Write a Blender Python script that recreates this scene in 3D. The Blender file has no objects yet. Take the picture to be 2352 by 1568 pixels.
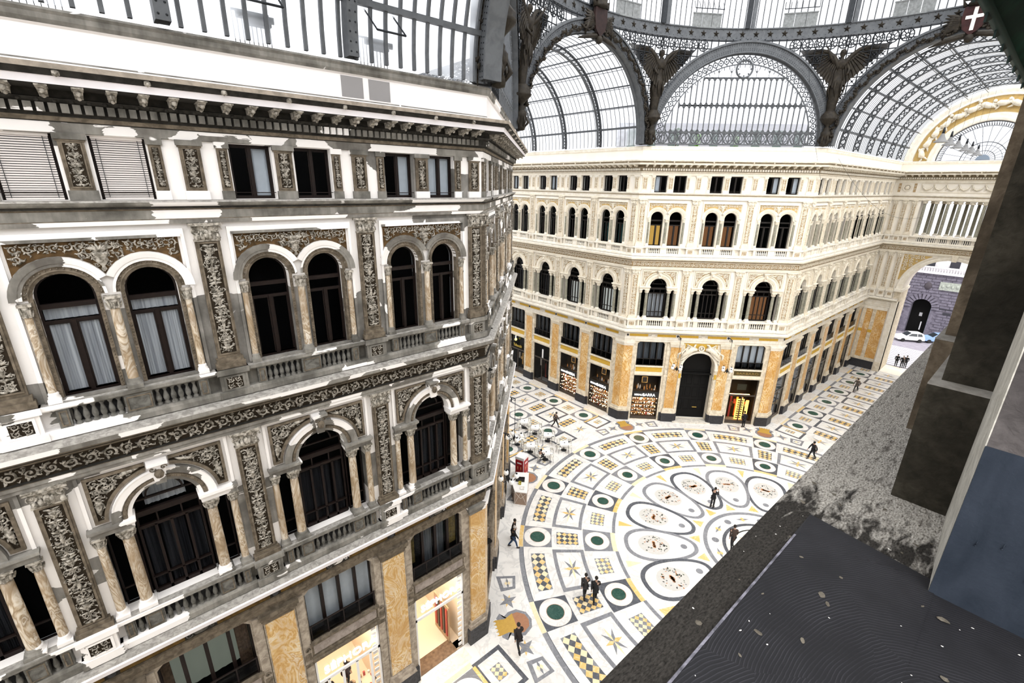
# Glass-roofed shopping gallery seen from an upper window ledge
import bpy, bmesh, math, random
from mathutils import Vector, Matrix
from mathutils.geometry import tessellate_polygon
random.seed(7)
PI = math.pi
D2R = PI / 180
SC = bpy.context.scene
COL = SC.collection
W, A = 7.58, 18.1          # half width of an arm, apothem of the octagon
FL = (A - W) * 2 ** .5     # length of a diagonal face
CAM = Vector((-29.4732, -7.5246, 23.1294))

# ------------------------------------------------------------------ helpers
class MB:
    def __init__(s):
        s.v = []; s.f = []; s.m = []; s.s = []
    def add(s, vs, fs, m=0, sm=False):
        b = len(s.v); s.v += [tuple(v) for v in vs]
        for f in fs:
            s.f.append([b + i for i in f]); s.m.append(m); s.s.append(sm)
    def box(s, x0, x1, y0, y1, z0, z1, m=0):
        s.add([(x0,y0,z0),(x1,y0,z0),(x1,y1,z0),(x0,y1,z0),(x0,y0,z1),(x1,y0,z1),(x1,y1,z1),(x0,y1,z1)],
              [(0,3,2,1),(4,5,6,7),(0,1,5,4),(1,2,6,5),(2,3,7,6),(3,0,4,7)], m)
    def hexa(s, p8, m=0):
        s.add(p8, [(0,3,2,1),(4,5,6,7),(0,1,5,4),(1,2,6,5),(2,3,7,6),(3,0,4,7)], m)
    def ext(s, loop, y0, y1, m=0, holes=(), back=True, side=None, rim=True):
        """loop and holes are (x, z) outlines; the slab runs from y0 (front) to y1"""
        loops = [[Vector((x, z, 0)) for x, z in l] for l in [loop] + list(holes)]
        flat = [p for l in loops for p in l]
        tris = tessellate_polygon(loops)
        b = len(s.v)
        s.v += [(p.x, y0, p.y) for p in flat] + [(p.x, y1, p.y) for p in flat]
        n = len(flat)
        for t in tris:
            s.f.append([b + i for i in t]); s.m.append(m); s.s.append(False)
            if back:
                s.f.append([b + n + i for i in reversed(t)]); s.m.append(m); s.s.append(False)
        o = 0
        for li, l in enumerate(loops):
            k = len(l)
            if li or rim:
                for i in range(k):
                    j = (i + 1) % k
                    s.f.append([b + o + i, b + o + j, b + n + o + j, b + n + o + i])
                    s.m.append(m if side is None else side); s.s.append(False)
            o += k
    def tube(s, path, rad, n=6, m=0, flat=1.0, sm=True, caps=True):
        P = [Vector(p) for p in path]; k = len(P)
        if not isinstance(rad, (list, tuple)): rad = [rad] * k
        b = len(s.v); up0 = None
        for i, p in enumerate(P):
            t = (P[min(i + 1, k - 1)] - P[max(i - 1, 0)])
            t = t.normalized() if t.length > 1e-9 else Vector((0, 0, 1))
            if up0 is None:
                up0 = Vector((0, 1, 0)) if abs(t.y) < .9 else Vector((1, 0, 0))
            a = (up0 - t * up0.dot(t)).normalized(); up0 = a
            c = t.cross(a)
            for j in range(n):
                w = 2 * PI * j / n
                s.v.append(tuple(p + a * (math.cos(w) * rad[i] * flat) + c * (math.sin(w) * rad[i])))
        for i in range(k - 1):
            for j in range(n):
                j2 = (j + 1) % n
                s.f.append([b+i*n+j, b+i*n+j2, b+(i+1)*n+j2, b+(i+1)*n+j]); s.m.append(m); s.s.append(sm)
        if caps:
            s.f.append([b + j for j in reversed(range(n))]); s.m.append(m); s.s.append(False)
            s.f.append([b + (k-1)*n + j for j in range(n)]); s.m.append(m); s.s.append(False)
    def lathe(s, prof, cx=0, cy=0, n=12, m=0, sm=True, half=False, mats=None):
        b = len(s.v); k = len(prof); tot = PI if half else 2 * PI
        nn = n + 1 if half else n
        for r, z in prof:
            for j in range(nn):
                w = tot * j / n + (PI if half else 0)
                s.v.append((cx + r * math.cos(w), cy + r * math.sin(w), z))
        for i in range(k - 1):
            for j in range(n):
                j2 = j + 1 if half else (j + 1) % n
                s.f.append([b+i*nn+j, b+i*nn+j2, b+(i+1)*nn+j2, b+(i+1)*nn+j])
                s.m.append(m if mats is None else mats[i]); s.s.append(sm)
        if not half:
            for i in (0, k - 1):
                if prof[i][0] > 1e-4:
                    s.f.append([b + i*n + j for j in range(n)]); s.m.append(m if mats is None else mats[min(i, k-2)]); s.s.append(False)
    def ball(s, c, r, n=8, m=0, sc=(1, 1, 1)):
        b = len(s.v); R = max(3, n // 2)
        for i in range(R + 1):
            a = PI * i / R
            for j in range(n):
                w = 2 * PI * j / n
                s.v.append((c[0] + r*sc[0]*math.sin(a)*math.cos(w), c[1] + r*sc[1]*math.sin(a)*math.sin(w), c[2] + r*sc[2]*math.cos(a)))
        for i in range(R):
            for j in range(n):
                j2 = (j + 1) % n
                s.f.append([b+i*n+j, b+(i+1)*n+j, b+(i+1)*n+j2, b+i*n+j2]); s.m.append(m); s.s.append(True)
    def arcsweep(s, cx, cz, prof, a0=0, a1=PI, n=20, m=0, sm=False, mats=None):
        """prof = [(radius, y)], swept round (cx, cz) in the x-z plane"""
        b = len(s.v); k = len(prof)
        for i in range(n + 1):
            a = a0 + (a1 - a0) * i / n
            for r, y in prof:
                s.v.append((cx + r * math.cos(a), y, cz + r * math.sin(a)))
        for i in range(n):
            for j in range(k - 1):
                s.f.append([b+i*k+j, b+(i+1)*k+j, b+(i+1)*k+j+1, b+i*k+j+1]); s.m.append(m if mats is None else mats[j]); s.s.append(sm)
    def sweep(s, line, prof, m=0, mats=None, caps=True):
        """moulding: prof = [(projection, z)] carried along a plan polyline with mitred corners;
        the projection points to the right-hand side of the walking direction"""
        k = len(prof); b = len(s.v); L = [Vector(p) for p in line]
        for i, p in enumerate(L):
            if i == 0: d = (L[1] - L[0]).normalized(); n = Vector((d.y, -d.x)); sc = 1
            elif i == len(L) - 1: d = (L[-1] - L[-2]).normalized(); n = Vector((d.y, -d.x)); sc = 1
            else:
                d1 = (L[i] - L[i-1]).normalized(); d2 = (L[i+1] - L[i]).normalized()
                n1 = Vector((d1.y, -d1.x)); n2 = Vector((d2.y, -d2.x)); n = (n1 + n2).normalized(); sc = 1 / n.dot(n1)
            for pr, z in prof:
                q = p + n * (pr * sc); s.v.append((q.x, q.y, z))
        for i in range(len(L) - 1):
            for j in range(k - 1):
                s.f.append([b+i*k+j, b+(i+1)*k+j, b+(i+1)*k+j+1, b+i*k+j+1]); s.m.append(m if mats is None else mats[j]); s.s.append(False)
        if caps:
            for i in (0, len(L) - 1):
                s.f.append([b + i*k + j for j in range(k)]); s.m.append(m); s.s.append(False)
    def merge(s, o, M=None, dm=0):
        b = len(s.v)
        s.v += [tuple(M @ Vector(v)) for v in o.v] if M is not None else list(o.v)
        s.f += [[b + i for i in f] for f in o.f]; s.m += [x + dm for x in o.m]; s.s += list(o.s)
        return s
    def mesh(s, name, mats):
        me = bpy.data.meshes.new(name)
        me.from_pydata(s.v, [], s.f)
        for m in (mats if isinstance(mats, (list, tuple)) else [mats]): me.materials.append(m)
        me.polygons.foreach_set('material_index', s.m)
        me.polygons.foreach_set('use_smooth', s.s)
        me.update()
        return me

def put(name, me, parent=None, loc=(0, 0, 0), rz=0.0, sc=None):
    if isinstance(me, tuple): me = me[0].mesh(name, me[1])
    o = bpy.data.objects.new(name, me); COL.objects.link(o)
    o.location = loc; o.rotation_euler = (0, 0, rz)
    if sc: o.scale = sc
    if parent: o.parent = parent
    return o
def tag(o, label=None, cat=None, group=None, kind=None):
    if label: o['label'] = label
    if cat: o['category'] = cat
    if group: o['group'] = group
    if kind: o['kind'] = kind
    return o
def thing(name, label, cat, loc=(0, 0, 0), rz=0.0, group=None):
    o = bpy.data.objects.new(name, None); COL.objects.link(o); o.empty_display_size = .3
    o.location = loc; o.rotation_euler = (0, 0, rz)
    return tag(o, label, cat, group)
def copy_tree(o, parent=None, loc=None, rz=None):
    kids = [c for c in o.children]
    c = o.copy(); COL.objects.link(c)
    if parent: c.parent = parent
    if loc is not None: c.location = loc
    if rz is not None: c.rotation_euler = (0, 0, rz)
    for k in kids: copy_tree(k, c)
    return c
def arc(cx, cz, r, a0, a1, n):
    return [(cx + r * math.cos(a0 + (a1 - a0) * i / n), cz + r * math.sin(a0 + (a1 - a0) * i / n)) for i in range(n + 1)]

# ------------------------------------------------------------------ materials
class NT:
    def __init__(s, name, rough=.8, spec=.3, metal=0):
        s.mat = bpy.data.materials.new(name); s.mat.use_nodes = True
        s.t = s.mat.node_tree; s.b = s.t.nodes['Principled BSDF']
        s.b.inputs['Roughness'].default_value = rough
        s.b.inputs['Specular IOR Level'].default_value = spec
        s.b.inputs['Metallic'].default_value = metal
        s.pos = s.n('ShaderNodeNewGeometry').outputs['Position']
    def n(s, ty, **kw):
        x = s.t.nodes.new(ty)
        for k, v in kw.items(): setattr(x, k, v)
        return x
    def l(s, a, b): s.t.links.new(a, b)
    def mapping(s, sc, vec=None):
        m = s.n('ShaderNodeMapping'); m.inputs['Scale'].default_value = sc if isinstance(sc, tuple) else (sc,) * 3
        s.l(vec if vec is not None else s.pos, m.inputs[0]); return m.outputs[0]
    def noise(s, sc, scale=1.0, det=4, dist=0.0, vec=None, rough=.55):
        x = s.n('ShaderNodeTexNoise'); x.inputs['Scale'].default_value = scale; x.inputs['Detail'].default_value = det
        x.inputs['Distortion'].default_value = dist; x.inputs['Roughness'].default_value = rough
        s.l(s.mapping(sc, vec), x.inputs['Vector']); return x
    def ramp(s, fac, stops, const=False):
        r = s.n('ShaderNodeValToRGB'); e = r.color_ramp.elements
        if const: r.color_ramp.interpolation = 'CONSTANT'
        while len(e) < len(stops): e.new(.5)
        for i, (p, c) in enumerate(stops):
            e[i].position = p; e[i].color = (c if len(c) == 4 else (*c, 1)) if isinstance(c, tuple) else (c, c, c, 1)
        s.l(fac, r.inputs[0]); return r.outputs[0]
    def mix(s, fac, a, b, mode='MIX'):
        x = s.n('ShaderNodeMix', data_type='RGBA', blend_type=mode)
        if isinstance(fac, (int, float)): x.inputs[0].default_value = fac
        else: s.l(fac, x.inputs[0])
        for sock, v in ((x.inputs[6], a), (x.inputs[7], b)):
            if isinstance(v, tuple): sock.default_value = (*v, 1) if len(v) == 3 else v
            else: s.l(v, sock)
        return x.outputs[2]
    def math(s, op, a, b=None):
        x = s.n('ShaderNodeMath', operation=op)
        for i, v in enumerate((a, b)):
            if v is None: continue
            if isinstance(v, (int, float)): x.inputs[i].default_value = v
            else: s.l(v, x.inputs[i])
        return x.outputs[0]
    def col(s, c):
        if isinstance(c, tuple): s.b.inputs['Base Color'].default_value = (*c, 1)
        else: s.l(c, s.b.inputs['Base Color'])
        return s
    def bump(s, h, strength=.4, dist=.02):
        x = s.n('ShaderNodeBump'); x.inputs['Strength'].default_value = strength; x.inputs['Distance'].default_value = dist
        s.l(h, x.inputs['Height']); s.l(x.outputs[0], s.b.inputs['Normal']); return s

def flatmat(name, c, rough=.6, metal=0, spec=.3, var=.0, sc=6.0):
    t = NT(name, rough, spec, metal)
    if var:
        f = t.noise(sc, 1, 4).outputs[0]
        t.col(t.ramp(f, [(.3, tuple(x * (1 - var) for x in c)), (.7, tuple(min(1, x * (1 + var)) for x in c))]))
    else: t.col(c)
    return t.mat
def marble(name, base, vein, amt=.5, sc=1.3, rough=.25, spec=.4):
    t = NT(name, rough, spec)
    f = t.noise(sc, 1, 7, 1.6).outputs[0]
    v = t.ramp(f, [(.44, 0.0), (.5, 1.0), (.53, 0.0)])
    g = t.noise(sc * .45, 1, 3, .4).outputs[0]
    c = t.mix(t.math('MULTIPLY', v, amt), base, vein)
    c = t.mix(t.ramp(g, [(.4, 0.0), (.75, .35)]), c, vein)
    t.col(c); return t.mat
def ochre(name, c1, c2, c3, sc=(1.1, 1.1, 1.6)):
    t = NT(name, .35, .4)
    warp = t.noise(sc, 1.0, 4, 1.6).outputs[0]
    rings = t.math('PINGPONG', t.math('MULTIPLY', warp, 7.0), 1.0)
    tone = t.ramp(rings, [(0, c2), (.22, c1), (.45, c3), (.62, c1), (.8, c2), (1, c3)])
    big = t.ramp(t.noise(.8, 1, 5).outputs[0], [(.38, 0.0), (.62, .75)])
    t.col(t.mix(big, tone, c2)); return t.mat
def patchy(name, white, grey, dark, thr, cell=(.55, .55, .85), streak=.5, rough=.85, zones=()):
    """old grey stucco with blocky brush-edged patches of fresh white paint"""
    t = NT(name, rough, .2)
    w = t.noise((1.2, 1.2, 9.0), 1, 4).outputs['Color']
    off = t.n('ShaderNodeVectorMath', operation='MULTIPLY_ADD'); t.l(w, off.inputs[0])
    off.inputs[1].default_value = (.35, .35, .1); t.l(t.pos, off.inputs[2])
    v = t.n('ShaderNodeTexVoronoi', distance='CHEBYCHEV'); v.inputs['Scale'].default_value = 1
    t.l(t.mapping(cell, off.outputs[0]), v.inputs['Vector'])
    sep = t.n('ShaderNodeSeparateColor'); t.l(v.outputs['Color'], sep.inputs[0])
    if zones:
        sz = t.n('ShaderNodeSeparateXYZ'); t.l(off.outputs[0], sz.inputs[0]); low = None
        for a, b in zones:
            zz = t.math('ADD', sz.outputs[2], t.math('MULTIPLY', sep.outputs[1], .9))
            q = t.math('MULTIPLY', t.math('GREATER_THAN', zz, a), t.math('LESS_THAN', zz, b)); low = q if low is None else t.math('MAXIMUM', low, q)
        thr = t.math('SUBTRACT', thr, t.math('MULTIPLY', low, .6))
    mask = t.math('LESS_THAN', sep.outputs[0], thr)
    st = t.noise((5.0, 5.0, .5), 1.6, 5, .3).outputs[0]
    bl = t.noise(1.4, 1, 5).outputs[0]
    f2 = t.noise(9.0, 1, 4).outputs[0]
    g = t.mix(t.ramp(st, [(.3, 0.0), (.75, streak)]), grey, tuple(min(.9, x * 2.1) for x in grey))
    g = t.mix(t.ramp(bl, [(.35, .75), (.6, 0.0)]), g, dark)
    spots = t.ramp(t.noise(1.1, 1, 2, 1.0).outputs[0], [(.70, 0.0), (.715, 1.0)])
    g = t.mix(spots, g, white)
    wh = t.mix(t.ramp(bl, [(.55, 0.0), (.8, .12)]), white, grey)
    t.col(t.mix(mask, g, wh)); t.bump(f2, .15, .01)
    return t.mat
def grimy(name, c, dark, sc=3.0, amt=.7, rough=.85, bump=.3):
    t = NT(name, rough, .2)
    f = t.noise(sc, 1, 6, .5).outputs[0]; g = t.noise(sc * 4, 1, 4).outputs[0]
    c1 = t.mix(t.ramp(f, [(.38, amt), (.62, 0.0)]), c, dark)
    t.col(c1); t.bump(g, bump, .01); return t.mat
def emit(name, c, strength, var=0):
    t = NT(name, .6); t.col(tuple(x * .5 for x in c))
    t.b.inputs['Emission Color'].default_value = (*c, 1); t.b.inputs['Emission Strength'].default_value = strength
    return t.mat
def glass(name, tint=(.6, .65, .7), tr=.8, rough=.05):
    m = bpy.data.materials.new(name); m.use_nodes = True; t = m.node_tree
    for n in list(t.nodes): t.nodes.remove(n)
    o = t.nodes.new('ShaderNodeOutputMaterial'); mx = t.nodes.new('ShaderNodeMixShader')
    tb = t.nodes.new('ShaderNodeBsdfTransparent'); gb = t.nodes.new('ShaderNodeBsdfGlossy')
    tb.inputs[0].default_value = (*tint, 1); gb.inputs['Roughness'].default_value = rough
    gb.inputs['Color'].default_value = (.9, .93, .97, 1)
    fr = t.nodes.new('ShaderNodeLayerWeight'); fr.inputs[0].default_value = .5
    p5 = t.nodes.new('ShaderNodeMath'); p5.operation = 'POWER'; p5.inputs[1].default_value = 4; t.links.new(fr.outputs['Facing'], p5.inputs[0])
    ma = t.nodes.new('ShaderNodeMath'); ma.operation = 'MULTIPLY_ADD'; ma.inputs[1].default_value = .6; ma.inputs[2].default_value = .0; t.links.new(p5.outputs[0], ma.inputs[0])
    t.links.new(ma.outputs[0], mx.inputs[0]); t.links.new(tb.outputs[0], mx.inputs[1]); t.links.new(gb.outputs[0], mx.inputs[2])
    t.links.new(mx.outputs[0], o.inputs[0]); return m
def roofglass(name, mixd=.25, c=(.93, .94, .95)):
    """dusty roof glazing: mostly clear with a thin light-scattering film"""
    m = bpy.data.materials.new(name); m.use_nodes = True; t = m.node_tree
    for n in list(t.nodes): t.nodes.remove(n)
    o = t.nodes.new('ShaderNodeOutputMaterial'); mx = t.nodes.new('ShaderNodeMixShader')
    tb = t.nodes.new('ShaderNodeBsdfTransparent'); db = t.nodes.new('ShaderNodeBsdfTranslucent')
    tb.inputs[0].default_value = (.97, .98, 1, 1); db.inputs[0].default_value = (*c, 1)
    g = t.nodes.new('ShaderNodeNewGeometry'); no = t.nodes.new('ShaderNodeTexNoise'); no.inputs['Scale'].default_value = .8
    t.links.new(g.outputs['Position'], no.inputs['Vector'])
    r = t.nodes.new('ShaderNodeValToRGB'); e = r.color_ramp.elements
    e[0].position = .35; e[0].color = (mixd * .5,) * 3 + (1,); e[1].position = .7; e[1].color = (min(1, mixd * 1.6),) * 3 + (1,)
    t.links.new(no.outputs[0], r.inputs[0]); t.links.new(r.outputs[0], mx.inputs[0])
    t.links.new(tb.outputs[0], mx.inputs[1]); t.links.new(db.outputs[0], mx.inputs[2])
    t.links.new(mx.outputs[0], o.inputs[0]); return m

WHITE = (.90, .87, .85); GREY = (.21, .20, .185); SOOT = (.05, .047, .04)
NEAR = dict(
    wall=patchy('patched stucco wall', WHITE, GREY, (.10, .095, .085), .84, (.42, .42, .5), zones=((17.8, 20.3), (12.4, 13.9))),
    trim=patchy('patched stone moulding', WHITE, (.20, .19, .17), (.05, .047, .04), .25, (.75, .75, .6)),
    frame=grimy('brown grey carved stone', (.19, .155, .115), (.055, .045, .032), 5),
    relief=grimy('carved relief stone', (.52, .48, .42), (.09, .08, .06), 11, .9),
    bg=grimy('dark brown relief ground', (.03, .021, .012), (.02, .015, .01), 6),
    bg3=grimy('ochre brown relief ground', (.13, .075, .03), (.03, .02, .01), 5),
    ledge=grimy('dusty ledge stone', (.42, .40, .37), (.17, .16, .145), 8),
    soffit=grimy('dark cornice underside', (.04, .037, .032), (.012, .011, .009), 6),  # near-black tone for cornice undersides and egg moulding
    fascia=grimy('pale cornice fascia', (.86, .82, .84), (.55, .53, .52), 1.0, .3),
    gutter=grimy('sandy gutter stone', (.42, .36, .30), (.2, .18, .15), 4),
    col=ochre('ochre column marble', (.47, .38, .27), (.25, .175, .10), (.64, .58, .49), (1.6, 1.6, .6)),
    mar=ochre('ochre pier marble', (.68, .48, .22), (.50, .28, .08), (.72, .63, .48), (.9, .9, .6)),
    plinth=grimy('dark plinth stone', (.075, .075, .08), (.035, .035, .035), 7),
    jamb=grimy('pale brown jamb stone', (.44, .38, .31), (.17, .14, .11), 4),
    yellow=grimy('tarnished ochre frieze', (.16, .095, .025), (.05, .03, .01), 5),
    band=grimy('dull mauve panel stone', (.36, .31, .28), (.2, .17, .15), 5),
    arch=patchy('patched arch moulding', WHITE, (.21, .20, .18), (.09, .08, .07), .36, (.9, .9, .9)),
    parapet=patchy('white parapet plaster', (.92, .89, .88), (.5, .48, .46), (.3, .28, .26), .97, (.2, .2, .4)),
    bal=grimy('grey baluster stone', (.17, .165, .15), (.05, .047, .04), 6),
    wood=grimy('dark window wood', (.014, .008, .0065), (.005, .003, .003), 8, .5, .5, .1),
)
CR = (.90, .85, .765)
FAR = dict(
    wall=grimy('cream stucco wall', CR, (.78, .71, .58), .8, .5, .8, .05),
    trim=grimy('cream stone moulding', (.91, .865, .775), (.72, .64, .50), 2.5, .5, .8, .1),
    frame=grimy('cream panel frame', (.86, .79, .66), (.66, .57, .43), 4, .5),
    relief=grimy('cream relief', (.88, .82, .70), (.62, .53, .38), 8, .5),
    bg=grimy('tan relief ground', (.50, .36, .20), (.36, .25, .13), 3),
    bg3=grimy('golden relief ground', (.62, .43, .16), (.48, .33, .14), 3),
    ledge=grimy('light ledge stone', (.78, .73, .64), (.5, .46, .4), 3),
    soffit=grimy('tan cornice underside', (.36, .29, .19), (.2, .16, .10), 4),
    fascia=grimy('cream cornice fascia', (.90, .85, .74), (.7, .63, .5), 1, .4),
    gutter=grimy('cream gutter', (.86, .80, .68), (.6, .53, .42), 3),
    col=grimy('green grey column marble', (.30, .285, .22), (.17, .165, .13), 6),
    mar=ochre('warm pier marble', (.78, .52, .20), (.56, .27, .05), (.86, .74, .50), (.9, .9, .6)),
    plinth=grimy('black plinth marble', (.045, .045, .05), (.02, .02, .022), 6, .5, .4),
    jamb=grimy('cream jamb stone', (.80, .72, .58), (.5, .42, .3), 3),
    yellow=grimy('golden yellow frieze', (.66, .41, .06), (.5, .3, .04), 4, .4),
    band=grimy('golden yellow panel', (.68, .43, .07), (.55, .33, .05), 4, .4),
    arch=grimy('cream arch moulding', (.91, .85, .73), (.74, .66, .52), 2, .5),
    parapet=grimy('cream parapet plaster', (.93, .88, .79), (.84, .78, .68), .7, .4),
    bal=grimy('cream baluster stone', (.92, .875, .79), (.74, .67, .54), 3, .5),
    wood=grimy('black window wood', (.02, .016, .014), (.008, .007, .006), 8, .5, .5, .1),
)
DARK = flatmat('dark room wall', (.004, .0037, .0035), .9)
PANE = glass('window glass', (.80, .82, .84))
CURT = NT('lace curtain', .9, .1)
_c = CURT.noise((9.0, 9.0, .25), 1.6, 3).outputs[0]
CURT.col(CURT.ramp(_c, [(.3, (.42, .42, .44)), (.7, (.92, .91, .90))])); CURT = CURT.mat
DCURT = NT('dark drape', .9, .1)
_c = DCURT.noise((8.0, 8.0, .2), 1.6, 3).outputs[0]
DCURT.col(DCURT.ramp(_c, [(.35, (.015, .015, .017)), (.7, (.07, .07, .075))])); DCURT = DCURT.mat
SHUT = flatmat('white inner shutter', (.84, .86, .88), .5, var=.05)
BLIND = flatmat('pinkish white blind slat', (.74, .69, .66), .5)
GOLDC = grimy('golden drape', (.35, .24, .06), (.12, .08, .03), 9)
IRON = grimy('grey painted iron', (.115, .122, .13), (.06, .064, .07), 3, .5, .5, .1)
DIRON = flatmat('dark iron', (.018, .021, .025), .5, .2, var=.3)
BRONZE = grimy('dark bronze', (.032, .026, .018), (.009, .007, .006), 5, .7, .6, .5)
# ------------------------------------------------------------------ carved ornament
KEYS = list(NEAR.keys()); K = {k: i for i, k in enumerate(KEYS)}
def styled(mb, name, st):
    used = sorted(set(mb.m)); re = {u: i for i, u in enumerate(used)}
    mb2 = MB(); mb2.v = mb.v; mb2.f = mb.f; mb2.s = mb.s; mb2.m = [re[x] for x in mb.m]
    return mb2.mesh(name, [st[KEYS[u]] for u in used])

def spiral(mb, cx, cz, r, a0, sgn, turns, d, m, w=.2, y=0):
    P = []; R = []; n = int(9 * turns) + 3
    for i in range(n + 1):
        t = i / n; rr = r * (1 - .82 * t); a = a0 + sgn * turns * 2 * PI * t
        P.append((cx + rr * math.cos(a), y - d * .35, cz + rr * math.sin(a))); R.append(r * w * (1.1 - .6 * t))
    mb.tube(P, R, 4, m, flat=min(1.6, d / (r * w * 1.6)), caps=False)
    mb.ball((cx, y - d * .3, cz), r * .24, 6, m, (1, .8, 1))
def leaf(mb, x0, z0, x1, z1, w, d, m, bend=.2, y=0):
    dx, dz = x1 - x0, z1 - z0
    w *= 1.25
    P = [(x0, y, z0), (x0 + dx*.35 - dz*bend, y - d*.7, z0 + dz*.35 + dx*bend), (x0 + dx*.75 - dz*bend*.5, y - d*.6, z0 + dz*.75 + dx*bend*.5), (x1, y, z1)]
    mb.tube(P, [w*.5, w, w*.7, w*.1], 4, m, flat=.7, caps=False)
def scroll_field(mb, x0, x1, z0, z1, cell, d, m, inside=None, seed=1, y=0):
    rnd = random.Random(seed)
    nx = max(1, round((x1 - x0) / cell)); nz = max(1, round((z1 - z0) / cell))
    cx_, cz_ = (x1 - x0) / nx, (z1 - z0) / nz
    for i in range(nx):
        for j in range(nz):
            cx = x0 + (i + .5) * cx_; cz = z0 + (j + .5) * cz_
            r = min(cx_, cz_) * .43
            if inside and not all(inside(cx + r*.8*math.cos(q), cz + r*.8*math.sin(q)) for q in (0, 1.57, 3.14, 4.71)):
                r *= .5
                if not all(inside(cx + r*math.cos(q), cz + r*math.sin(q)) for q in (0, 1.57, 3.14, 4.71)): continue
            sg = 1 if (cx < (x0 + x1) / 2) == (j % 2 == 0) else -1
            spiral(mb, cx, cz, r, rnd.uniform(0, 6.28) if nx > 3 else (PI * .5 + sg), sg, 1.25, d, m, y=y)
            for q in range(4):
                a = q * 1.57 + .78 + rnd.uniform(-.25, .25)
                leaf(mb, cx + r*.8*math.cos(a), cz + r*.8*math.sin(a), cx + r*1.45*math.cos(a + .3), cz + r*1.45*math.sin(a + .3), r*.2, d, m, .3, y)
def filler(mb, x0, x1, z0, z1, n, d, m, seed=1, y=0, inside=None, L=.05):
    rnd = random.Random(seed + 50)
    for i in range(n):
        x, z = rnd.uniform(x0, x1), rnd.uniform(z0, z1); a = rnd.uniform(0, 2*PI); l = L*rnd.uniform(.6, 1.3); b = rnd.choice((-1, 1))*.45
        dx, dz = l*math.cos(a), l*math.sin(a)
        if not (x0 < x + dx < x1 and z0 < z + dz < z1) or (inside and not (inside(x, z) and inside(x + dx, z + dz))): continue
        P = [(x, y, z), (x + dx*.5 - dz*b, y - d*.6, z + dz*.5 + dx*b), (x + dx, y - d*.1, z + dz)]
        mb.tube(P, [l*.16, l*.24, l*.06], 4, m, flat=.8, caps=False)
def candelabra(mb, w, z0, z1, d, m, seed=1, y=0):
    filler(mb, -w/2, w/2, z0, z1, int(w*(z1 - z0)*(200 if w > .3 else 380)), d, m, seed, y, L=.085 if w > .3 else .05)
    _candelabra(mb, w, z0, z1, d, m, seed, y)
def _candelabra(mb, w, z0, z1, d, m, seed=1, y=0):
    """upright grotesque ornament: mirrored scrolls and small figures round a stem"""
    rnd = random.Random(seed); h = z1 - z0; u = w * .92; n = max(1, round(h / u)); s = h / n
    mb.tube([(0, y - d*.3, z0 + .02), (0, y - d*.3, z1 - .02)], w * .035, 4, m, caps=False)
    for i in range(n):
        zc = z0 + (i + .5) * s; k = (i + seed) % 4
        if k == 1 and w > .3:      # little figure
            mb.lathe([(.005, zc - s*.42), (w*.09, zc - s*.36), (w*.13, zc - s*.12), (w*.09, zc + s*.02), (w*.14, zc + s*.14), (w*.06, zc + s*.24), (w*.085, zc + s*.32), (.005, zc + s*.41)], 0, y - d*.2, 6, m)
            for sg in (-1, 1):
                leaf(mb, sg*w*.1, zc + s*.16, sg*w*.34, zc + s*.36, w*.07, d, m, .35*sg, y)
                leaf(mb, sg*w*.08, zc - s*.3, sg*w*.36, zc - s*.12, w*.07, d, m, -.35*sg, y)
                spiral(mb, sg*w*.3, zc - s*.3, w*.12, 0, sg, 1.1, d, m, y=y)
        elif k == 3:               # vase with leaves
            mb.lathe([(.005, zc - s*.4), (w*.12, zc - s*.36), (w*.05, zc - s*.25), (w*.2, zc), (w*.17, zc + s*.12), (w*.24, zc + s*.2), (.005, zc + s*.22)], 0, y - d*.1, 6, m)
            for sg in (-1, 1):
                leaf(mb, sg*w*.05, zc + s*.2, sg*w*.38, zc + s*.42, w*.09, d, m, .3*sg, y)
                leaf(mb, sg*w*.12, zc - s*.3, sg*w*.4, zc + s*.05, w*.09, d, m, .3*sg, y)
        else:
            for sg in (-1, 1):
                spiral(mb, sg*w*.22, zc + s*.12*(1 if k else -1), w*.19, PI/2, sg, 1.2, d, m, y=y)
                leaf(mb, 0, zc - s*.3, sg*w*.38, zc - s*.36, w*.08, d, m, -.25*sg, y)
                leaf(mb, 0, zc + s*.3, sg*w*.4, zc + s*.4, w*.08, d, m, .25*sg, y)
            mb.ball((0, y - d*.3, zc - s*.12), w*.09, 6, m)
def capital(mb, w, z0, z1, y0, m, half_w=None):
    """flared leaf capital for a pilaster of width w, front at y0"""
    h = z1 - z0; hw = w / 2
    mb.hexa([(-hw*.9,y0,z0),(hw*.9,y0,z0),(hw*.9,0,z0),(-hw*.9,0,z0),(-hw*1.0,y0-.03,z1-h*.2),(hw*1.0,y0-.03,z1-h*.2),(hw*1.0,0,z1-h*.2),(-hw*1.0,0,z1-h*.2)], m)
    mb.box(-hw*1.22, hw*1.22, y0 - .09, 0, z1 - h*.17, z1, m)
    mb.box(-hw*1.0, hw*1.0, y0 - .02, 0, z0 - .03, z0 + .02, m)
    for sg in (-1, 1):
        spiral(mb, sg*hw*.82, z1 - h*.42, hw*.36, 0, sg, 1.3, .09, m, .2, y0)
        leaf(mb, sg*hw*.2, z0, sg*hw*.35, z0 + h*.55, hw*.18, .12, m, .1, y0)
        leaf(mb, sg*hw*.72, z0, sg*hw*.8, z0 + h*.45, hw*.18, .12, m, -.1, y0)
    leaf(mb, 0, z0, 0, z0 + h*.7, hw*.2, .12, m, 0, y0)
    mb.ball((0, y0 - .07, z1 - h*.2), hw*.2, 6, m)
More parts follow.
